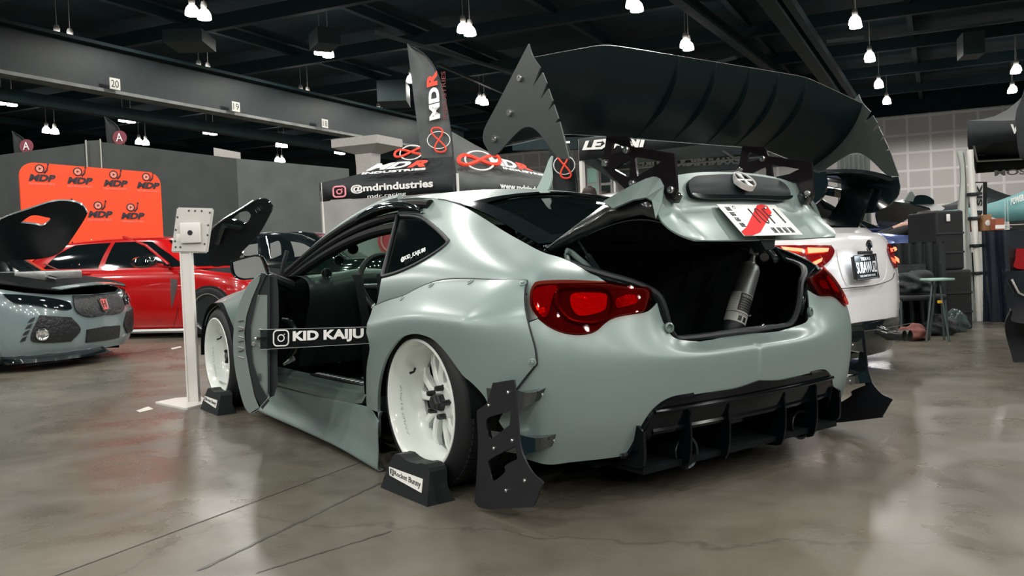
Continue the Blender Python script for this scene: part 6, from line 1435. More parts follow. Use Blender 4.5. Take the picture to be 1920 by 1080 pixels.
# ---- black saloon with its bonnet up, behind the door mirror
bh = Rv*[1, 1, 0]*-.97+Vv*[1, 1, 0]*.22; bh /= np.linalg.norm(bh); BO = PD(505, 600, 13.4)*[1, 1, 0]
BC = BG('saloon_car', 'glossy black saloon behind the door mirror, its roof showing before the grey wall', BO, bh, H=1.46, L=4.6, W=.90, paintm=black_car, belt=.92, hatch=False)
BC.shell(gm=gl_bg); BC.wheels(silver, .33)
BCc = BC.cab
for P_ in ([(456, 480, 1), (462, 462), (484, 457, 1), (485, 480, 1)], [(507, 457, 1), (524, 453), (528, 478, 1), (509, 486, 1)], [(545, 453, 1), (566, 457), (584, 466, 1), (570, 480, 1), (553, 482, 1)]):
    BC.px('window_light_patch', BC.cab, P_, mat('seen_through_glass', (.10, .108, .104), .5), .010, .003)  # pale patches painted over the windows for light seen through the glass
for ln in ([(452, 441), (485, 438), (520, 437), (560, 440), (590, 452)],): MB().tube(cr3([onsurf(BCc, *p, .01) for p in ln], 5), .008, 6).build('roof_trim', lip_m, BC.R)
MB().tube([onsurf(BCc, 500, 444, .01), onsurf(BCc, 509, 486, .01)], .008, 5).build('pillar_trim', chrome, BC.R)
MB().tube([onsurf(BCc, 506, 489, .012), onsurf(BCc, 590, 478, .012)], .007, 5).build('window_trim', chrome, BC.R)
bb, P3b, nb_ = raised_bonnet(RC, [(392, 470, 1), (392, 440), (420, 410), (450, 392), (474, 378), (486, 373), (500, 375), (510, 388, 1), (507, 398), (490, 430), (478, 447), (455, 470), (440, 490), (400, 500)], [[(433, 412, 1), (447, 400), (462, 396), (470, 403), (466, 414), (458, 419), (446, 414)]], 10.0, 9.7, black_car, under_m, 'raised_bonnet', RC.R)
MB().tube(cr3([P3b(p)+nb_*.01 for p in ((392, 432), (420, 411), (450, 393), (476, 376))], 4), .010, 6).build('bonnet_edge', lip_m, bb)
MB().tube([P3b(p)+nb_*.02 for p in ((480, 392), (486, 388), (490, 393), (484, 398))], .006, 5, True).build('latch_frame', chrome, bb)
MB().tube([P3b((410, 455))+nb_*.03, P3b((425, 420))+nb_*.06, P3b((462, 425))+nb_*.05], .03, 6).build('bonnet_rib', gloss, bb)
# ---- pale saloon glimpsed behind them: only its bonnet, through the windscreen
# ---- white hatchback parked alongside
sP = PD(1612, 502, 5.40)*[1, 1, 0]; sh = np.array([.998, .05, 0]); SO = sP+sh*2.16
SC = BG('hatchback_car', 'white hatchback with huge black rear wing and lit red tail lamps', SO, sh, H=1.36, L=4.4, W=.90, paintm=white_car, belt=.875)
SC.shell(gm=gl_bg); SC.wheels(mat('dark_wheel', (.03, .03, .03), .3), .33)
SBL, SBR = SC.body, SC.right(SC.body)
lr = mat('tail_red', (.16, .006, .008), .08, 0, 1, .02); neon = mat('tail_glow', (1, .15, .08), .4, emit=(1, .10, .04), es=5)
tl = SC.px('tail_lamp', SC.body, [(1448, 462, 1), (1500, 461), (1556, 461, 1), (1562, 472), (1555, 487), (1540, 500), (1528, 505, 1), (1500, 495), (1452, 480)], lr, .012, .01)
for P_ in ([(1462, 466, 1), (1499, 469, 1), (1500, 475, 1), (1466, 471, 1)], [(1509, 467, 1), (1548, 468, 1), (1546, 474, 1), (1510, 477, 1)], [(1513, 496, 1), (1536, 485, 1), (1534, 492, 1), (1516, 502, 1)]): SC.px('light_bar', SC.body, P_, neon, .026, .004, parent=tl)
tr = SC.px('tail_lamp', SC.body, [(1663, 458, 1), (1677, 460), (1680, 478), (1680, 498), (1676, 503, 1), (1669, 488), (1663, 470)], lr, .012, .01, side=-1)
for P_ in ([(1666, 468, 1), (1678, 465, 1), (1679, 472, 1), (1667, 474, 1)], [(1671, 482, 1), (1678, 487, 1), (1679, 494, 1), (1674, 490, 1)]): SC.px('light_bar', SC.body, P_, neon, .026, .004, side=-1, parent=tr)
def rear_pt(px, py, off): 
    n = -SC.h; o_ = SC.T((-2.155*SC.k, 0, 0)); d = ray(px, py); return CAM+d*(np.dot(o_-CAM, n)/np.dot(d, n))+n*off
pq = [rear_pt(*p, .03) for p in ((1598, 524), (1638, 519), (1592, 482), (1632, 478))]
def quadbox(name, Q, th, m_, parent):
    n = np.cross(Q[1]-Q[0], Q[2]-Q[0]); n /= np.linalg.norm(n); n = n if n@(CAM-Q[0]) > 0 else -n; V = [Q[0], Q[1], Q[3], Q[2]]; V = V+[v-n*th for v in V]
    return mk(name, V, [(0, 1, 2, 3), (7, 6, 5, 4), (0, 4, 5, 1), (1, 5, 6, 2), (2, 6, 7, 3), (3, 7, 4, 0)], m_, parent, smooth=False), n
plt, pn_ = quadbox('number_plate', pq, .02, mat('plate_black', (.015, .017, .02), .4), SC.R)
pw_ = mat('plate_print', (.70, .74, .76), .5)
for s_, (a, b, c, d) in (('SUBAWUZ', (.04, .24, .96, .74)), ('TEXAS', (.28, .80, .72, .94)), ('THE LONE STAR STATE', (.14, .07, .86, .16))): text('lettering', s_, pw_, plt, [p+pn_*.004 for p in subquad(pq, a, b, c, d)], .001, bold=.01)
fr_ = [lerp(lerp(pq[0], pq[1], u), lerp(pq[2], pq[3], u), v_)+pn_*.003 for u, v_ in ((-.02, -.03), (1.02, -.03), (1.02, 1.03), (-.02, 1.03))]; MB().tube(fr_, .005, 5, True).build('plate_frame', trim_m, plt)
# plate lamp, emblem, tailgate seam, black lower valance, exhaust tips
pl = rear_pt(1608, 474, .05); MB().box(pl, (.03, .14, .02), np.stack([SC.h, SC.l, Zv], 1), .004).build('plate_lamp', trim_m, SC.R)
ll = bpy.data.lights.new('plate_light', 'AREA'); ll.size = .12; ll.energy = .8; ll.color = (.85, .95, 1); lo2 = bpy.data.objects.new('plate_light', ll); lo2.location = Vector((rear_pt(1600, 477, .06)-Zv*.02).tolist()); lo2.rotation_euler = (0, math.radians(-25), 0); COL.objects.link(lo2)
ec = rear_pt(1620.5, 461, .03); MB().lathe([(.0, .004), (.022, .004), (.030, .008), (.036, .006), (.037, 0)], ec, -SC.h, 24).build('emblem', chrome, SC.R); MB().lathe([(.0, .008), (.020, .006)], ec, -SC.h, 6).build('emblem_field', gloss, SC.R)
gap = cr3([rear_pt(*p, .012) for p in ((1440, 545), (1480, 545), (1540, 543), (1600, 539), (1640, 534), (1668, 524), (1674, 512))], 4); MB().tube(gap, .003, 5).build('tailgate_gap', trim_m, SC.R)
gap = cr3([rear_pt(*p, .012) for p in ((1564, 468), (1570, 500), (1580, 528), (1592, 537), (1640, 532), (1656, 520), (1660, 490), (1656, 470))], 4); MB().tube(gap, .004, 5).build('plate_recess_edge', white_car, SC.R)
SC.full('lower_valance', SC.body, dense([(0, -.1), (5.2, -.1), (5.0, 1.25), (3.6, 1.6), (0, 1.72)], 8), gloss, None, .012, .012)
MB().tube([rear_pt(*p, .045) for p in ((1575, 624), (1640, 616), (1698, 605))], .003, 5).build('valance_strip', chrome, SC.R)
for x in (1682, 1693): q = rear_pt(x, 629, .02); MB().lathe([(.036, -.2), (.038, .03), (.033, .03), (.032, -.1), (.0, -.1)], q, -SC.h, 22).build('exhaust_tip', mat('steel_tip', (.2, .2, .2), .15, .9), SC.R)
# its wing: a thick black blade with drop ends and two tall stays, and a roof spoiler
wz = zof(343, 1560, 5.3)
wq = [PD(*p) for p in ((1500, 330, 4.9), (1560, 331, 5.2), (1610, 333, 5.5), (1655, 336, 5.8))]
d_ = wq[3]-wq[0]; d_ /= np.linalg.norm(d_); cx = (wq[0]+wq[3])/2
V = []; Fc = []
sec_ = [(-.20, .0), (-.18, .022), (-.05, .035), (.12, .022), (.16, .0), (.10, -.022), (-.05, -.020), (-.18, -.012)]
wc = SC.T((-1.95, 0, 0)); wtop = 1.285
for y in np.linspace(-.44, .44, 12):
    arch = .03*(1-(y/.44)**2)
    for (a, b) in sec_: V.append(SC.T((-1.98+a, y, wtop+b+arch)))
for i in range(11):
    for j in range(8): Fc.append((i*8+j, i*8+(j+1) % 8, (i+1)*8+(j+1) % 8, (i+1)*8+j))
Fc += [tuple(range(7, -1, -1)), tuple(88+j for j in range(8))]; wg = mk('rear_wing', V, Fc, gloss, SC.R)
for sg in (1, -1):
    P_ = smoothpoly([(-2.20, 1.25, 1), (-1.80, 1.25, 1), (-1.80, 1.12), (-1.86, 1.05), (-2.02, 1.02), (-2.16, 1.08), (-2.21, 1.16)], True, 3)
    V = MB(); V.prism([(p[0], p[1]) for p in P_], SC.T((0, .45*sg, .05)), SC.h, Zv, .02, centred=True); V.build('wing_end_plate', gloss, wg)
    V = MB(); V.prism([(-2.06, 1.23), (-1.86, 1.23), (-1.66, .92), (-1.92, .88)], SC.T((0, .38*sg, 0)), SC.h, Zv, .03, centred=True); V.build('wing_stay', gloss, wg)
rs = []
for (x, z, w_) in ((-1.28, 1.30, .60), (-1.50, 1.30, .60), (-1.72, 1.27, .60), (-1.80, 1.235, .58), (-1.72, 1.20, .55)): rs.append([SC.T((x, w_*t, z+.03*(1-t*t))) for t in (-1, -.6, -.2, .2, .6, 1)])
P = [p for r_ in rs for p in r_]; mk('roof_spoiler', P, [(i*6+j, i*6+j+1, (i+1)*6+j+1, (i+1)*6+j) for i in range(4) for j in range(5)], gloss, SC.R)
# ---- blue car beyond it with its bonnet open and someone leaning in
uh = Vv*[1, 1, 0]*-.86+Rv*[1, 1, 0]*.45; uh /= np.linalg.norm(uh); uN = PD(1745, 470, 9.6)*[1, 1, 0]; UO = uN-uh*2.2
UC = BG('saloon_car', 'blue car with its dark bonnet propped open behind the black draped table', UO, uh, H=1.42, L=4.4, W=.88, paintm=blue_car, belt=1.08, nose=.98, hatch=False)
UC.shell(gm=gl_bg); UC.wheels(silver, .32)
ub, P3u, nu_ = raised_bonnet(UC, [(1640, 392, 1), (1655, 380), (1700, 384), (1724, 388), (1745, 393, 1), (1712, 400), (1700, 412), (1672, 425), (1650, 428)], [], 8.9, 9.2, black_car, gloss, 'bonnet', UC.R)
P = PD(1740, 460, 9.15); n_ = CAM-P; n_[2] = 0; n_ /= np.linalg.norm(n_); e_ = MB().lathe([(.0, .004), (.04, .004), (.05, .010), (.056, .006), (.056, 0)], P, n_, 20).build('emblem', gloss, UC.R)
# ---- open-wheeled show car parts: raised white and black aero pieces over the road cases
xq = [PD(*p) for p in ((1697, 392, 13.1), (1730, 368, 13.1), (1760, 372, 13.1), (1800, 395, 13.1))]
AE = empty('show_car', PD(1740, 380, 13.2)*[1, 1, 0], 'white and black bodywork of a raised show car behind the road cases', 'car')
def slab(name, poly, w, th, m_, parent=None):
    P2 = smoothpoly(poly, True, 4); c = np.mean([p[:2] for p in poly], axis=0); O_ = PD(c[0], c[1], w); ux = Rv*w/FPX; uy = -Uv*w/FPX
    return MB().prism([(p[0]-c[0], p[1]-c[1]) for p in P2], O_, ux, uy, th).build(name, m_, parent)
slab('nose_panel', [(1690, 392, 1), (1700, 372), (1712, 378), (1745, 380), (1770, 389), (1768, 394, 1), (1730, 396)], 13.1, .5, mat('aero_white', (.7, .7, .7), .3, coat=.5), AE); slab('canopy_shell', [(1705, 384, 1), (1715, 368), (1735, 366), (1750, 374), (1752, 382, 1)], 13.05, .4, gloss, AE)
slab('tail_fin', [(1696, 376, 1), (1708, 359), (1716, 368, 1), (1712, 378, 1)], 13.0, .06, mat('fin_grey', (.12, .14, .13), .5), AE); slab('chassis', [(1730, 395, 1), (1760, 395, 1), (1760, 470, 1), (1735, 470, 1)], 13.2, .5, dark_m, AE)
MB().box(PD(1745, 400, 13.2)*[1, 1, 0]+Zv*.35, (1.0, .6, .7)).build('floor_trolley', dark_m, AE, smooth=False)
# ---- dark pickup tail cut by the right edge
PU = empty('pickup_truck', PD(1925, 560, 5.6)*[1, 1, 0], 'glossy dark truck tail with red lamp cut by the right edge of the view', 'car')
dk = mat('dark_truck_paint', (.020, .020, .024), .14, 0, 1, .03, var=.4, vscale=3)
pdir = ray(1888, 540)*[1, 1, 0]; pdir /= np.linalg.norm(pdir)
def slab2(name, poly, w, th, m_):
    P2 = smoothpoly(poly, True, 4); F0 = np.array([PD(p[0], p[1], w) for p in P2]); F0[:, 2] = np.maximum(F0[:, 2], .002); T_ = triang(P2); n = len(F0); E = {}
    for t in T_:
        for i in range(3): E[(t[i], t[(i+1) % 3])] = 1
    return mk(name, np.concatenate([F0, F0+pdir*th]), list(T_)+[(t[2]+n, t[1]+n, t[0]+n) for t in T_]+[(i, j, j+n, i+n) for (i, j) in E if (j, i) not in E], m_, PU, ang=25)
slab2('tailgate', [(1894, 436), (1900, 432), (2090, 430, 1), (2090, 522, 1), (1896, 522, 1), (1892, 480)], 5.7, 1.6, dk); slab2('rear_bumper', [(1886, 516), (1895, 508), (2090, 504, 1), (2090, 610, 1), (1912, 606), (1898, 585), (1884, 550)], 5.5, .7, dk)
slab2('tail_lamp', [(1905, 466, 1), (1990, 466, 1), (1990, 504, 1), (1907, 504), (1904, 485)], 5.62, .15, mat('deep_red_lamp', (.25, .01, .012), .1, coat=1)); slab2('rear_tyre', [(1892, 590), (1905, 580), (1990, 580, 1), (1990, 700, 1), (1915, 700), (1892, 650), (1884, 612)], 5.8, .3, rubber)
MB().tube([PD(1897, 523, 5.48), PD(1910, 548, 5.48), PD(1926, 556, 5.48)], .012, 6).build('bumper_trim', chrome, PU)
# ================================================================== LOOSE THINGS ROUND THE CARS
M_id = np.eye(3)
# wheel placards
blk = mat('placard_black', (.005, .007, .008), .45); lab_m = mat('placard_white', (.72, .72, .68), .5)
def placard(dx, y0, label):
    def q(px, py, yy): P = PY(px, py, yy); return P
    out = [(713.7, 914), (720, 895), (727, 878), (735, 858), (740, 851), (749, 852.5), (758, 861), (767, 866.5), (782, 870), (790, 868.5), (798, 871), (804, 878), (806, 886), (803, 920), (800.7, 951)]
    F0 = []
    for (x, y) in out: t = (951-y)/100; yy = 1.075-.055*max(0, min(1, (PY(x, y, 1.06)[2])/.2)); F0.append(PY(x, y, yy))
    F0 = np.array(F0); F0[:, 2] -= F0[:, 2].min(); B0 = F0.copy(); B0[:, 1] = .99-.03*(B0[:, 2]/.2); lo = B0[:, 2] < .03; B0[lo, 1] = .96
    F0 = F0+[dx, y0, 0]; B0 = B0+[dx, y0, 0]; c = np.array([F0[:, 0].mean(), F0[:, 1].mean(), 0])
    r = empty('wheel_placard', c, label, 'placard', 'placards leaning on the tyres'); n = len(F0)
    def ringmesh(name, m_):
        T_ = triang(F0[:, [0, 2]]); E = {}
        for t in T_:
            for i in range(3): E[(t[i], t[(i+1) % 3])] = 1
        Fc = list(T_)+[(t[2]+n, t[1]+n, t[0]+n) for t in T_]+[(i, j, j+n, i+n) for (i, j) in E if (j, i) not in E]; return mk(name, np.concatenate([F0, B0]), Fc, m_, r, smooth=False)
    ringmesh('stand', blk)
    nf = np.cross(F0[0]-F0[-1], np.array([0, 0, 1.])); 
    def fp(x, y, off=.004): P = PY(x, y, 1.075-.055*max(0, min(1, PY(x, y, 1.06)[2]/.2))+off); return P+[dx, y0, 0]
    Q = [fp(730, 891), fp(789.5, 924), fp(729.5, 875), fp(792, 898)]; L_ = quadbox('label', Q, .003, lab_m, r)[0]
    text('lettering', 'Rocket Bunny', ink, L_, push(subquad(Q, .17, .18, .97, .80), .0012), .0006, bold=.0)
    sq = push(subquad(Q, .04, .16, .145, .86), .0012); quadbox('print_block', sq, .0006, ink, L_); text('lettering', 'J', lab_m, L_, push(subquad(sq, .2, .1, .8, .9), .001), .0005)
    return r
placard(0, 0, 'black placard with white Rocket Bunny label leaning on the rear wheel'); placard(2.475, -.035, 'black placard with white Rocket Bunny label leaning on the front wheel')
# white information stand, seen from behind
IS = empty('display_stand', PZ(338, 760, 0), 'slim white floor stand with a square panel seen from behind', 'stand')
wst = mat('stand_white', (.66, .64, .61), .35)
bp_ = [PZ(*p, 0) for p in ((291, 757), (345, 768.5), (352, 768), (384, 760), (384, 750), (376, 746), (330, 749))]; c = sum(bp_)/len(bp_)
MB().prism([(p[0], p[1]) for p in bp_][::-1], (0, 0, .0), (1, 0, 0), (0, 1, 0), .012).build('base_plate', wst, IS, smooth=False)
pb0 = PD(364, 752, 5.42); w_ = 22*5.42/FPX; e_ = Rv*[1, 1, 0]; e_ /= np.linalg.norm(e_); f_ = Vv*[1, 1, 0]; f_ /= np.linalg.norm(f_); Mst = np.stack([e_, f_, Zv], 1); ztop = zof(443, 365, 5.42)
pc = pb0*[1, 1, 0]
MB().box(pc+Zv*(ztop+.01)/2, (w_, .035, ztop-.01), Mst, .003).box(pc+Zv*(ztop)/2-f_*.018+e_*w_*.42, (w_*.12, .012, ztop-.02), Mst).box(pc+Zv*(ztop)/2-f_*.018-e_*w_*.42, (w_*.12, .012, ztop-.02), Mst).build('post', wst, IS, smooth=False)
pq_ = [PD(*p, 5.36) for p in ((320, 473.5), (388, 474.5), (331, 388.5), (399.5, 390.5))]; pan, pnn = quadbox('panel', pq_, .028, mat('panel_white', (.52, .51, .48), .4), IS)
bm = bmesh.new(); bm.from_mesh(pan.data); bmesh.ops.bevel(bm, geom=bm.edges[:], offset=.008, segments=2, affect='EDGES'); bm.to_mesh(pan.data); bm.free()
fq = lambda u, v_: lerp(lerp(pq_[0], pq_[1], u), lerp(pq_[2], pq_[3], u), v_)+pnn*.001
for i, (u, v_) in enumerate(((.35, .93), (.52, .93), (.70, .93), (.93, .9), (.06, .78), (.93, .62), (.12, .12), (.25, .12), (.06, .5), (.95, .4), (.90, .2), (.08, .25))): MB().lathe([(.0, .001), (.006, .001), (.007, 0)], fq(u, v_), pnn, 10).build('screw_hole', mat('hole_grey', (.06, .06, .06), .6), pan)
MB().box(fq(.5, .44)+pnn*.012, (.13, .022, .13), Mst, .006).build('bracket', wst, IS); MB().lathe([(.0, .026), (.016, .026), (.018, .020)], fq(.5, .44)+pnn*.0, pnn, 16).build('bracket_knob', trim_m, IS)
MB().box(pc+Zv*(ztop-.01)+f_*.0, (w_*1.3, .06, .05), Mst, .004).build('collar', wst, IS)
# clear printed strip stretched across the door opening
bl, br = PD(499, 638, 3.61), PD(694, 631, 3.67)
qs = [PD(488, 655.5, 3.60), PD(693, 644, 3.53), PD(488, 618, 3.60), PD(693, 613, 3.53)]
ban, bn_ = quadbox('name_strip', qs, .002, film, None); tag(ban, 'clear strip with white KID KAIJU lettering stretched across the open doorway', 'banner')
bw = mat('strip_print', (.78, .78, .76), .5)
text('lettering', 'KID KAIJU', bw, ban, [PD(549, 645, 3.574), PD(682, 639, 3.528), PD(549, 621, 3.574), PD(682, 615.5, 3.528)], .0008, bold=.045)
iq = [PD(513, 649, 3.586), PD(541, 648, 3.578), PD(513, 620, 3.586), PD(541, 619, 3.578)]; insta(ban, iq, bw, .045)
for a, b in ((0, 1), (2, 3)): MB().tube([qs[a]+bn_*.001, qs[b]+bn_*.001], .0012, 5).build('strip_edge', mat('edge_grey', (.35, .37, .36), .3), ban)
# fire extinguisher leaning in the boot
xb, xt = PY(1372, 622, .0)*1, PY(1409, 492, .0); xb = PD(1373, 620, 3.42); xt = PD(1408, 494, 3.50); ax_ = (xt-xb); Lx = np.linalg.norm(ax_); ax_ /= Lx; rx = 20.5*3.45/FPX
EX = empty('fire_extinguisher', xb, 'grey metal fire extinguisher with printed label leaning in the open boot', 'fire extinguisher')
MB().lathe([(.0, -.01), (rx*.8, -.008), (rx*.97, .0), (rx, .012), (rx, Lx*.86), (rx*.97, Lx*.91), (rx*.82, Lx*.965), (rx*.5, Lx*1.0), (rx*.36, Lx*1.02), (rx*.36, Lx*1.05)], xb, ax_, 36).build('cylinder', mat('gunmetal', (.20, .215, .21), .34, .5), EX)
MB().lathe([(.0, -.014), (rx*.9, -.012), (rx*1.02, .0), (rx*1.02, .03)], xb, ax_, 36).build('foot', trim_m, EX)
lb = mat('label_pale', (.45, .46, .43), .5)
MB().lathe([(rx*1.006, Lx*.09), (rx*1.006, Lx*.52)], xb, ax_, 48).build('label', lb, EX)
toC = CAM-xb; toC -= ax_*(toC@ax_); toC /= np.linalg.norm(toC); sx_ = np.cross(ax_, toC); sx_ = sx_ if sx_@Rv > 0 else -sx_
def curved(name, s_, a0, a1, z0, z1, m_, parent, bold=0):
    cu = bpy.data.curves.new('t', 'FONT'); cu.body = s_; cu.resolution_u = 2; cu.offset = bold; o = bpy.data.objects.new('t', cu); COL.objects.link(o); me = bpy.data.meshes.new_from_object(o); bpy.data.objects.remove(o)
    T_ = np.array([v.co[:] for v in me.vertices]); Ff = [tuple(p.vertices) for p in me.polygons]; lo, hi = T_.min(0), T_.max(0); t = (T_-lo)/np.maximum(hi-lo, 1e-9); a = a0+(a1-a0)*t[:, 0]; z = z0+(z1-z0)*t[:, 1]
    P = xb+np.outer(z, ax_)+rx*1.022*(np.outer(np.cos(a), toC)+np.outer(np.sin(a), sx_)); return mk(name, P, Ff, m_, parent, smooth=False)
def wrap(name, a0, a1, z0, z1, m_, r_=1.014):
    V = []
    for i in range(13):
        a = a0+(a1-a0)*i/12
        for z in (z0, z1): V.append(xb+ax_*z+rx*r_*(toC*math.cos(a)+sx_*math.sin(a)))
    return mk(name, V, [(2*i, 2*i+2, 2*i+3, 2*i+1) for i in range(12)], m_, EX)
wrap('label_panel', -.1, 1.5, Lx*.26, Lx*.51, ink); wrap('label_band', -1.3, 1.5, Lx*.225, Lx*.235, ink)
curved('lettering', 'INSTRUCTIONS', .05, 1.35, Lx*.46, Lx*.49, lb, EX, .02)
for i in range(5): curved('lettering', 'l. pull pin and aim nozzle', .05, 1.2, Lx*(.42-.035*i), Lx*(.435-.035*i), lb, EX)
for i in range(7): curved('lettering', 'dry chemical extinguisher agent', -1.2, -.2, Lx*(.47-.035*i), Lx*(.485-.035*i), mat('label_ink', (.12, .12, .12), .6), EX)
for i, a in enumerate((.35, .85)): wrap('pictogram', a-.17, a+.17, Lx*.12, Lx*.19, ink)
curved('lettering', 'A:B:C', .1, .9, Lx*.2, Lx*.215, ink, EX)
hd_ = xt+ax_*.035; mb = MB(); mb.tube([xt+ax_*.0, xt+ax_*.05], .013, 12); mb.box(hd_+ax_*.02, (.04, .03, .035), np.stack([sx_, toC, ax_], 1), .005); mb.build('valve_head', mat('brushed_valve', (.35, .36, .35), .3, .9), EX)
MB().tube(cr3([hd_+sx_*.0+ax_*.03, hd_-sx_*.03+ax_*.035, hd_-sx_*.075+ax_*.04], 4), .008, 8).build('lever', gloss, EX); MB().tube(cr3([hd_+ax_*.045, hd_+sx_*.03+ax_*.06, hd_+sx_*.06+ax_*.05], 4), .007, 8).build('carry_handle', gloss, EX)
MB().lathe([(.0, .008), (.018, .008), (.020, .0), (.018, -.008)], hd_+sx_*.045+ax_*.005, toC, 20).build('pressure_gauge', mat('gauge_steel', (.4, .4, .4), .3, .9), EX)
# table draped in black, road cases, stool, bags
drape = mat('black_drape', (.006, .010, .011), .75, var=.4, vscale=3, bump=.3, bscale=3)
tA_, tB_ = PD(1660, 560, 8.1)*[1, 1, 0], PD(1775, 560, 7.9)*[1, 1, 0]; zt_ = zof(455, 1720, 8.0)
TB = empty('draped_table', (tA_+tB_)/2, 'table under a floor-length black cloth in front of the blue car', 'table')
cl_ = cloth('tablecloth', tA_, tB_, 0, zt_, drape, TB, 6, .045); td = f_*.7; mk('table_top', [tA_+Zv*zt_, tB_+Zv*zt_, tB_+td+Zv*zt_, tA_+td+Zv*zt_], [(0, 1, 2, 3)], drape, TB, False)
case_m = mat('case_black', (.002, .003, .004), .7, var=.3, vscale=4)
def case(px0, px1, y0, y1, w, d, label, nm='road_case'):
    a, b = PD(px0, 500, w)*[1, 1, 0], PD(px1, 500, w)*[1, 1, 0]; z0, z1 = max(0, zof(y0, (px0+px1)/2, w)), zof(y1, (px0+px1)/2, w); e = (b-a); L = np.linalg.norm(e); e /= L; n = np.cross(Zv, e); n = n if n@Vv > 0 else -n
    r = empty(nm, (a+b)/2+n*d/2+Zv*z0, label, 'case'); M = np.stack([e, n, Zv], 1); c = (a+b)/2+n*d/2+Zv*(z0+z1)/2
    MB().box(c, (L, d, z1-z0), M, .02).build('shell', case_m, r, ang=20)
    for f in (.30, .62): MB().box(c-n*(d/2+.004)+Zv*(z1-z0)*(f-.5), (L*.98, .012, .02), M).build('rib', trim_m, r, smooth=False)
    return r, c, e, n, L
c1_ = case(1757, 1809, 506, 395, 8.2, .6, 'tall black road case stacked on the lower one, with a white tag')
MB().box(c1_[1]-c1_[3]*.31+Zv*.22-c1_[2]*.02, (.035, .01, .07), np.stack([c1_[2], c1_[3], Zv], 1), .003).build('tag', wst, c1_[0]); MB().tube([c1_[1]+c1_[2]*(c1_[4]/2)+Zv*.15, c1_[1]+c1_[2]*(c1_[4]/2+.09)+Zv*.10, c1_[1]+c1_[2]*(c1_[4]/2+.09)-Zv*.12, c1_[1]+c1_[2]*(c1_[4]/2)-Zv*.18], .02, 6).build('side_handle', trim_m, c1_[0])
case(1772, 1822, 620, 506, 8.15, .6, 'black road case on the floor beneath the taller one')
# folding stool
sc0 = PD(1757, 524, 8.0); zs = zof(524, 1757, 7.2); sc0 = PD(1757, 524, 7.2)
ST_ = empty('folding_stool', sc0*[1, 1, 0], 'small folding stool with pale green seat and thin legs', 'stool')
MB().box(sc0, (.20, .22, .02), Mst, .008).build('seat', mat('stool_green', (.25, .40, .35), .5), ST_)
legm = mat('stool_leg', (.08, .11, .11), .35, .5)
for (dx, dy) in ((-.13, -.05), (.05, -.08), (-.02, .12), (.09, .08)): MB().tube([sc0+e_*dx*.3, (sc0+e_*dx+f_*dy)*[1, 1, 0]+Zv*.005], .009, 6).build('leg', legm, ST_)
MB().box(PD(1762, 566, 7.15), (.03, .03, .025), Mst, .004).build('yellow_clip', mat('clip_yellow', (.8, .45, .03), .5), ST_)
def lump(name, label, cat, c, d, m_, seed, n=14):
    rr = random.Random(seed); bm = bmesh.new(); bmesh.ops.create_icosphere(bm, subdivisions=4, radius=1); ph = [rr.uniform(0, 6) for _ in range(6)]
    V = []
    for v in bm.verts:
        x, y, z = v.co; r = 1+.12*math.sin(5*x+ph[0]+2*math.sin(3*z+ph[1]))+.09*math.sin(7*y+ph[2])+.07*math.sin(9*z+4*x+ph[3])+.04*math.sin(17*x+11*z+ph[4]); V.append([x*d[0]*r, y*d[1]*r, max(-.7, z*r)*d[2]])
    bm.verts.index_update(); Fc = [[q.index for q in f.verts] for f in bm.faces]; bm.free(); V = np.array(V); V[:, 2] -= V[:, 2].min(); P = np.array([*c[:2], 0])+V@Mst.T; o = mk(name, P, Fc, m_, None, ang=180); return tag(o, label, cat)
bagm = mat('bag_black', (.010, .014, .015), .6, bump=.4, bscale=25); bagc = mat('bag_clear', (.05, .075, .075), .2, coat=.4, bump=.5, bscale=20)
b1_ = PZ(1766, 628, 0); lump('cloth_bag', 'slumped black cloth bag on the floor under the stool', 'bag', b1_, (.14, .12, .11), bagm, 1); b2_ = PZ(1787, 622, 0); lump('plastic_bag', 'crumpled glossy dark plastic bag beside the black cloth bag', 'bag', b2_+e_*.02, (.12, .10, .12), bagc, 2)
b3_ = PZ(1712, 638, 0); lump('brown_coat', 'reddish brown garment crumpled on the floor beside the exhaust tips', 'clothing', b3_, (.13, .10, .08), mat('rust_cloth', (.20, .07, .055), .7, bump=.4, bscale=20), 3)
b4_ = PD(1716, 575, 7.75)*[1, 1, 0]
FC = empty('folding_chair', b4_, 'black fabric folding chair heaped with bags before the draped table', 'chair')
MB().box(b4_+Zv*.36, (.42, .36, .05), Mst, .02).build('seat', bagm, FC); 
for (dx, dy) in ((-.2, -.15), (.2, -.15), (-.2, .15), (.2, .15)): MB().tube([b4_+e_*dx+f_*dy+Zv*.35, b4_+e_*dx*1.05+f_*dy*1.1+Zv*.005], .012, 6).build('leg', legm, FC)
cloth('backrest', b4_-e_*.2+f_*.18, b4_+e_*.2+f_*.18, .34, .66, bagm, FC, 2, .015)
lb_ = lump('rucksack', 'dark rucksack with pale strap lying on the folding chair', 'bag', b4_, (.17, .13, .12), bagm, 5); lb_.location.z = .40
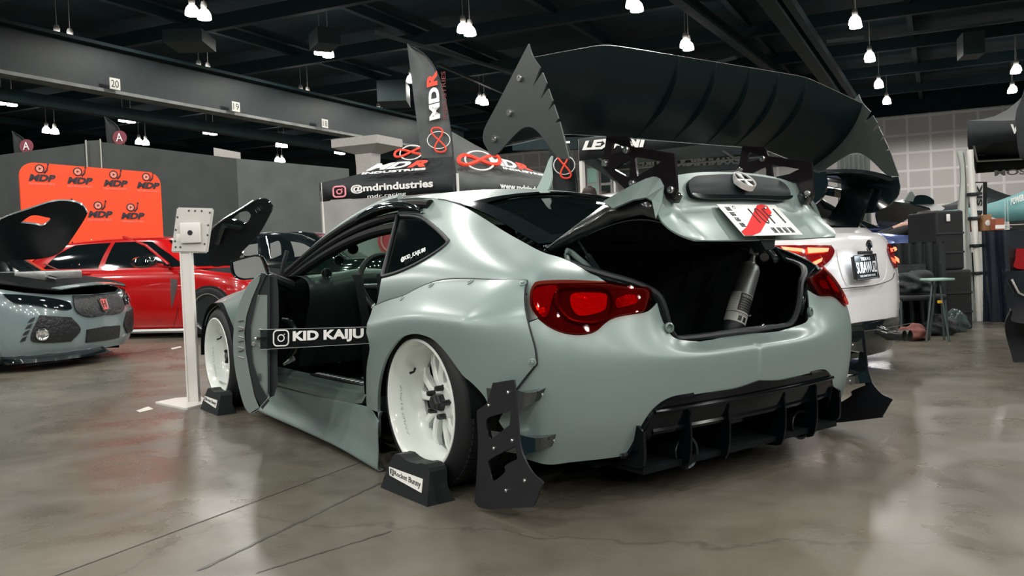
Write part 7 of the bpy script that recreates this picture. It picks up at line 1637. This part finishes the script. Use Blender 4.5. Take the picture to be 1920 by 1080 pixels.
# right-hand tent with the dark roof
w0_ = 8.95; rz0, rz1 = zof(275, 1812, w0_), zof(227, 1812, w0_)
vA, vB, vC, vD = PD(1815, 300, w0_), PD(2100, 300, 8.4), PD(2080, 300, 12.2), PD(1829, 300, 12.4)
VT, vc, vpk = tent('dark_tent', 'dark pop-up tent with white lettering at the right edge', [vA, vB, vC, vD], rz0, rz1+.0, zof(140, 1950, 10.4), [fab]*4, legs=())
text('lettering', 'V', wht, VT, [onplane(vc[0], vc[1], *p, .08) for p in ((1893, 253), (1908, 252), (1893, 235), (1908, 234))], .004, bold=.05)
text('lettering', 'MOSS', wht, VT, [onplane(vc[3], vc[2], *p, .06) for p in ((1861, 331), (1934, 327), (1861, 320), (1934, 316))], .004, bold=.03)
lz = [onplane(vc[0], vc[1], *p, 0) for p in ((1819, 300),)]; lp0, lp1 = PD(1838, 603, w0_), PD(1819, 281, w0_); lp0[2] = .003
MB().tube([lp0, lp1], .032, 8).build('leg', pole_m, VT); 
for t in (.28, .44, .60, .74): q = lerp(lp0, lp1, t); MB().box(q, (.09, .09, .035), Mst, .004).build('leg_clamp', trim_m, VT)
q0, q1 = lp0-e_*.02+f_*.05, lp1-e_*.03+f_*.05
cu_ = []
for k in range(13):
    t = k/12; wdt = .05+.10*abs(math.sin(3*t+.5))+(.12*(1-t)**6); c_ = lerp(q0, q1, t)
    for j in range(7): s_ = j/6; cu_.append(c_-e_*wdt*s_+f_*.03*math.sin(9*s_))
mk('side_curtain', cu_, [(k*7+j, k*7+j+1, (k+1)*7+j+1, (k+1)*7+j) for k in range(12) for j in range(6)], mat('pale_curtain', (.42, .44, .41), .7), VT)
# banner strip on the leg, table with cartons behind
bnr = [PD(1833, 470, 9.3), PD(1843, 470, 9.3), PD(1829, 343, 9.3), PD(1845, 343, 9.3)]
vb, vbn = quadbox('vertical_banner', [PD(1826, 430, 9.3), PD(1850, 432, 9.3), PD(1826, 341, 9.3), PD(1851, 341, 9.3)], .01, fab, None); tag(vb, 'narrow black vertical banner lettered I AM SIK hanging beside the tent leg', 'banner')
qd, _n = quadbox('banner_print', [PD(1830, 428, 9.27), PD(1843, 429, 9.27), PD(1830, 343, 9.27), PD(1843, 343, 9.27)], .004, wht, vb)
text('lettering', "I'M SIK", ink, vb, [PD(1842, 427, 9.25), PD(1842, 345, 9.25), PD(1831, 427, 9.25), PD(1831, 345, 9.25)], .003, bold=.04)
sA, sB = PD(1842, 560, 8.9)*[1, 1, 0], PD(1905, 560, 8.6)*[1, 1, 0]; zb_ = zof(432, 1870, 8.8); ST2 = empty('sales_table', (sA+sB)/2, 'table skirted in dark blue plastic under the dark tent', 'table')
navyc = mat('navy_skirt', (.004, .009, .018), .35, var=.3, vscale=2, bump=.3, bscale=4); sB2 = sA+(sB-sA)*2.2
cloth('table_skirt', sA, sB2, 0, zb_, navyc, ST2, 5, .03); mk('table_top', [sA+Zv*zb_, sB2+Zv*zb_, sB2+f_*.7+Zv*zb_, sA+f_*.7+Zv*zb_], [(0, 1, 2, 3)], navyc, ST2, False)
cart = mat('cardboard', (.28, .15, .07), .8)
for i, (x, y, wx, hz, lab) in enumerate(((1843, 432, .13, .16, 'plain cardboard carton at the left end of the blue skirted table'), (1869, 430, .11, .17, 'cardboard carton with a bright round print on the blue skirted table'), (1893, 428, .12, .12, 'low reddish carton on the blue skirted table'))):
    q = sA+(sB-sA)*((x-1836)/66)+f_*.22; o = MB().box(q+Zv*(zb_+hz/2+.002), (wx*.78, .10, hz), Mst, .004).build('carton', [cart, cart, mat('red_brown_box', (.30, .08, .04), .6)][i], None, smooth=False); tag(o, lab, 'box')
    if i == 1: MB().lathe([(.0, .002), (.03, .002), (.03, 0)], q+Zv*(zb_+hz*.5)-f_*.051, -f_, 18).build('round_print', wht, o)
    if i == 2: MB().box(q+Zv*(zb_+hz*.3)-f_*.051, (.10, .004, .04), Mst).build('label', wht, o, smooth=False)
FDm = mat('white_plastic', (.6, .6, .57), .3, coat=.3)
V = []
for i in range(13):
    t = i/12; c_ = PD(1828+t*52, 418-8*t+14*t*t, 10.1)
    for j in range(5): s_ = j/4-.5; V.append(c_+f_*s_*.35+Zv*(.07*math.sin(PI*t)*(1-4*s_*s_)-.12*s_*s_))
ff = mk('front_fender', V, [(i*5+j, i*5+j+1, (i+1)*5+j+1, (i+1)*5+j) for i in range(12) for j in range(4)], FDm, None); s1 = ff.modifiers.new('s', 'SOLIDIFY'); s1.thickness = .01
tag(ff, 'loose white plastic fender propped behind the blue skirted table', 'car part')
mb_ = MB().tube([PD(1851, 424, 10.1), PD(1851, 425, 10.1)*[1, 1, 0]], .02, 6).build('prop', legm, ff)
# pale tents further back on the right
def simple_tent(px, w, z1, zp, wd, lab, m1, m2, txt=None):
    a = PD(px, 400, w)*[1, 1, 0]; b = a+e_*wd; T_, c, p = tent('far_tent', lab, [a, b, b+f_*3, a+f_*3], z1-.35, z1, zp, [m1, m2, m2, m1], legs=(0, 1))
    cloth('side_wall', c[0]*[1, 1, 0], c[3]*[1, 1, 0], 0, z1-.35, m2, T_); cloth('side_wall', c[3]*[1, 1, 0], c[2]*[1, 1, 0], 0, z1-.35, m2, T_)
    if txt: text('lettering', txt, wht, T_, [onplane(c[0], c[1], *q) for q in txt_q], .004, bold=.03)
    return T_
txt_q = ((1893, 385), (1918, 376), (1893, 372), (1918, 363))
paleT = mat('tent_pale', (.36, .38, .36), .7, var=.1); tealT = mat('tent_teal', (.10, .25, .26), .6)
simple_tent(1887, 14, zof(370, 1890, 13), zof(335, 1945, 14), 3.0, 'small pale tent with teal roof far back at the right edge', tealT, paleT, 'POWER')
simple_tent(1850, 19, zof(372, 1852, 19), zof(345, 1862, 20), 1.6, 'distant black tent with white scalloped edge seen past the vertical banner', fab, fab)
# ---- people: skinned figures
skin = mat('skin', (.42, .22, .15), .5); hair = mat('hair_dark', (.025, .015, .012), .6, bump=.5, bscale=40); shirt = mat('shirt_black', (.012, .014, .015), .8); jeans = mat('trousers_dark', (.03, .04, .06), .8)
def person(loc, face, h, label, reach=0, bend=0, top=shirt, hairm=hair):
    f = np.array([*face[:2], 0.]); f /= np.linalg.norm(f); s = np.array([-f[1], f[0], 0.]); L = np.array([*loc[:2], 0.]); r = empty('person', L, label, 'person')
    cb, sb = math.cos(bend), math.sin(bend)
    def W_(p):      # p in units of height; the trunk bends forward about the hips
        x, y, z = p
        if z > .53: dz = z-.53; x, z = x+dz*sb, .53+dz*cb-(x*sb if False else 0)
        return L+f*x*h+s*y*h+Zv*z*h
    J = {'pel': (0, 0, .53), 'wai': (0, 0, .60), 'che': (.005, 0, .72), 'nec': (0, 0, .825), 'head': (.015, 0, .875), 'crown': (.01, 0, .955)}
    R_ = {'pel': .085, 'wai': .072, 'che': .085, 'nec': .034, 'head': .05, 'crown': .045}
    for q, sg in (('l', 1), ('r', -1)):
        J[q+'sh'] = (0, .105*sg, .80); R_[q+'sh'] = .036; J[q+'hip'] = (0, .052*sg, .50); R_[q+'hip'] = .052; J[q+'kn'] = (.01, .06*sg, .28); R_[q+'kn'] = .034; J[q+'an'] = (-.01, .062*sg, .045); R_[q+'an'] = .024; J[q+'to'] = (.085, .068*sg, .018); R_[q+'to'] = .019
        if reach: J[q+'el'] = (.10, .12*sg, .70); J[q+'wr'] = (.24, .09*sg, .66)
        else: J[q+'el'] = (-.01, .135*sg, .64); J[q+'wr'] = (.03, .14*sg, .50)
        R_[q+'el'] = .026; R_[q+'wr'] = .017
        d = np.array([.1, -.01*sg, -.02]) if reach else np.array([.01, 0, -.05]); d = d/np.linalg.norm(d)
        J[q+'pm'] = tuple(np.array(J[q+'wr'])+d*.045); R_[q+'pm'] = .020
        for k in range(5):
            off = (k-2)*.0105; a = np.array(J[q+'pm']); lat = np.array([0, 1, 0]) if reach else np.array([1, 0, 0]); ln = (.030, .040, .044, .041, .032)[k] if k else .028
            J[q+'f%d' % k] = tuple(a+lat*off+d*ln*.6); J[q+'g%d' % k] = tuple(a+lat*off*1.1+d*ln+np.array([0, -.008*sg, 0])); R_[q+'f%d' % k] = .0065; R_[q+'g%d' % k] = .0055
    names = list(J); E = [('pel', 'wai'), ('wai', 'che'), ('che', 'nec'), ('nec', 'head'), ('head', 'crown')]
    for q in 'lr':
        E += [('che', q+'sh'), (q+'sh', q+'el'), (q+'el', q+'wr'), (q+'wr', q+'pm'), ('pel', q+'hip'), (q+'hip', q+'kn'), (q+'kn', q+'an'), (q+'an', q+'to')]+[x for k in range(5) for x in ((q+'pm', q+'f%d' % k), (q+'f%d' % k, q+'g%d' % k))]
    V = [W_(J[n_]) for n_ in names]; me = bpy.data.meshes.new('body'); me.from_pydata([tuple(v-L) for v in V], [(names.index(a), names.index(b)) for a, b in E], []); o = bpy.data.objects.new('body', me); COL.objects.link(o); o.parent = r
    md = o.modifiers.new('sk', 'SKIN'); md.use_smooth_shade = True; sv = me.skin_vertices[0].data
    for i, n_ in enumerate(names): sv[i].radius = (R_[n_]*h, R_[n_]*h); sv[i].use_root = (n_ == 'pel')
    sb_ = o.modifiers.new('ss', 'SUBSURF'); sb_.levels = 1; sb_.render_levels = 2; me.materials.append(skin)
    # clothes as slightly larger shells, hair cap, face
    def shell_(name, js, m_, extra):
        ns = [j for j in js]; V = [W_(J[n_]) for n_ in ns]; Ee = [(ns.index(a), ns.index(b)) for a, b in E if a in ns and b in ns]; me = bpy.data.meshes.new(name); me.from_pydata([tuple(v-L) for v in V], Ee, []); q = bpy.data.objects.new(name, me); COL.objects.link(q); q.parent = r
        m1 = q.modifiers.new('sk', 'SKIN'); m1.use_smooth_shade = True
        for i, n_ in enumerate(ns): rr_ = R_[n_]*h+extra; me.skin_vertices[0].data[i].radius = (rr_, rr_); me.skin_vertices[0].data[i].use_root = (i == 0)
        m2 = q.modifiers.new('ss', 'SUBSURF'); m2.levels = 1; m2.render_levels = 2; me.materials.append(m_)
    shell_('shirt', ['wai', 'che', 'lsh', 'rsh', 'lel', 'rel', 'pel', 'lhip', 'rhip'], top, .024); shell_('trousers', ['pel', 'lhip', 'rhip', 'lkn', 'rkn', 'lan', 'ran'], jeans, .012)
    hc = W_((.008, 0, .925)); bm = bmesh.new(); bmesh.ops.create_icosphere(bm, subdivisions=3, radius=1); V = []; 
    for v in bm.verts: x, y, z = v.co; k = 1 if not (x > .45 and z < .35) else .82; k *= 1+.05*math.sin(9*x+7*y)+.05*math.sin(13*z); V.append(hc+(f*x*.062+s*y*.052+Zv*(max(z, -.75)*.062+.005))*h*k)
    bm.verts.index_update(); Fc = [[q.index for q in fc.verts] for fc in bm.faces]; bm.free(); mk('hair', V, Fc, hairm, r, ang=180)
    hf = W_((.065, 0, .895)); MB().lathe([(.0, .018), (.006, .012), (.011, 0)], hf, f-Zv*.3, 8).build('nose', skin, r)
    for sg in (1, -1): MB().lathe([(.0, .003), (.007, .0)], W_((.058, .018*sg, .908)), f, 8).build('eye', trim_m, r)
    return r
w_p = 10.2; person(PD(1106, 400, w_p), -f_, (zof(351, 1106, w_p))/.985, 'person with short dark hair, head showing above the roof by the tent post')
person(PD(1133, 400, w_p+.8), -f_+e_, (zof(360, 1133, w_p+.8))/.985, 'second person behind, lower head right of the first', hairm=mat('hair_brown', (.05, .03, .02), .6))
person(PD(1640, 500, 9.8), e_-f_*.1, 1.62, 'person in black T-shirt leaning over the blue engine bay, arms reaching down', reach=1, bend=1.1)

BF = empty('black_drape', PD(1916, 300, 8.0)*[1, 1, 0], 'black hanging cloth cut by the right edge in front of the dark tent', 'drape')
V = []
for k in range(9):
    y = [120, 170, 186, 205, 222, 245, 275, 296, 300][k]; xl = [1926, 1922, 1918, 1911, 1909, 1911, 1912, 1914, 1919][k]
    for j in range(5): V.append(PD(xl+j*25, y, 8.0)+f_*.05*math.sin(j*1.7+k*.4))
o = mk('cloth', V, [(k*5+j, k*5+j+1, (k+1)*5+j+1, (k+1)*5+j) for k in range(8) for j in range(4)], drape, BF); s1 = o.modifiers.new('s', 'SOLIDIFY'); s1.thickness = .01
MB().tube([PD(1960, 130, 8.05), PD(1960, 130, 8.05)*[1, 1, 0]], .025, 8).build('pole', trim_m, BF)
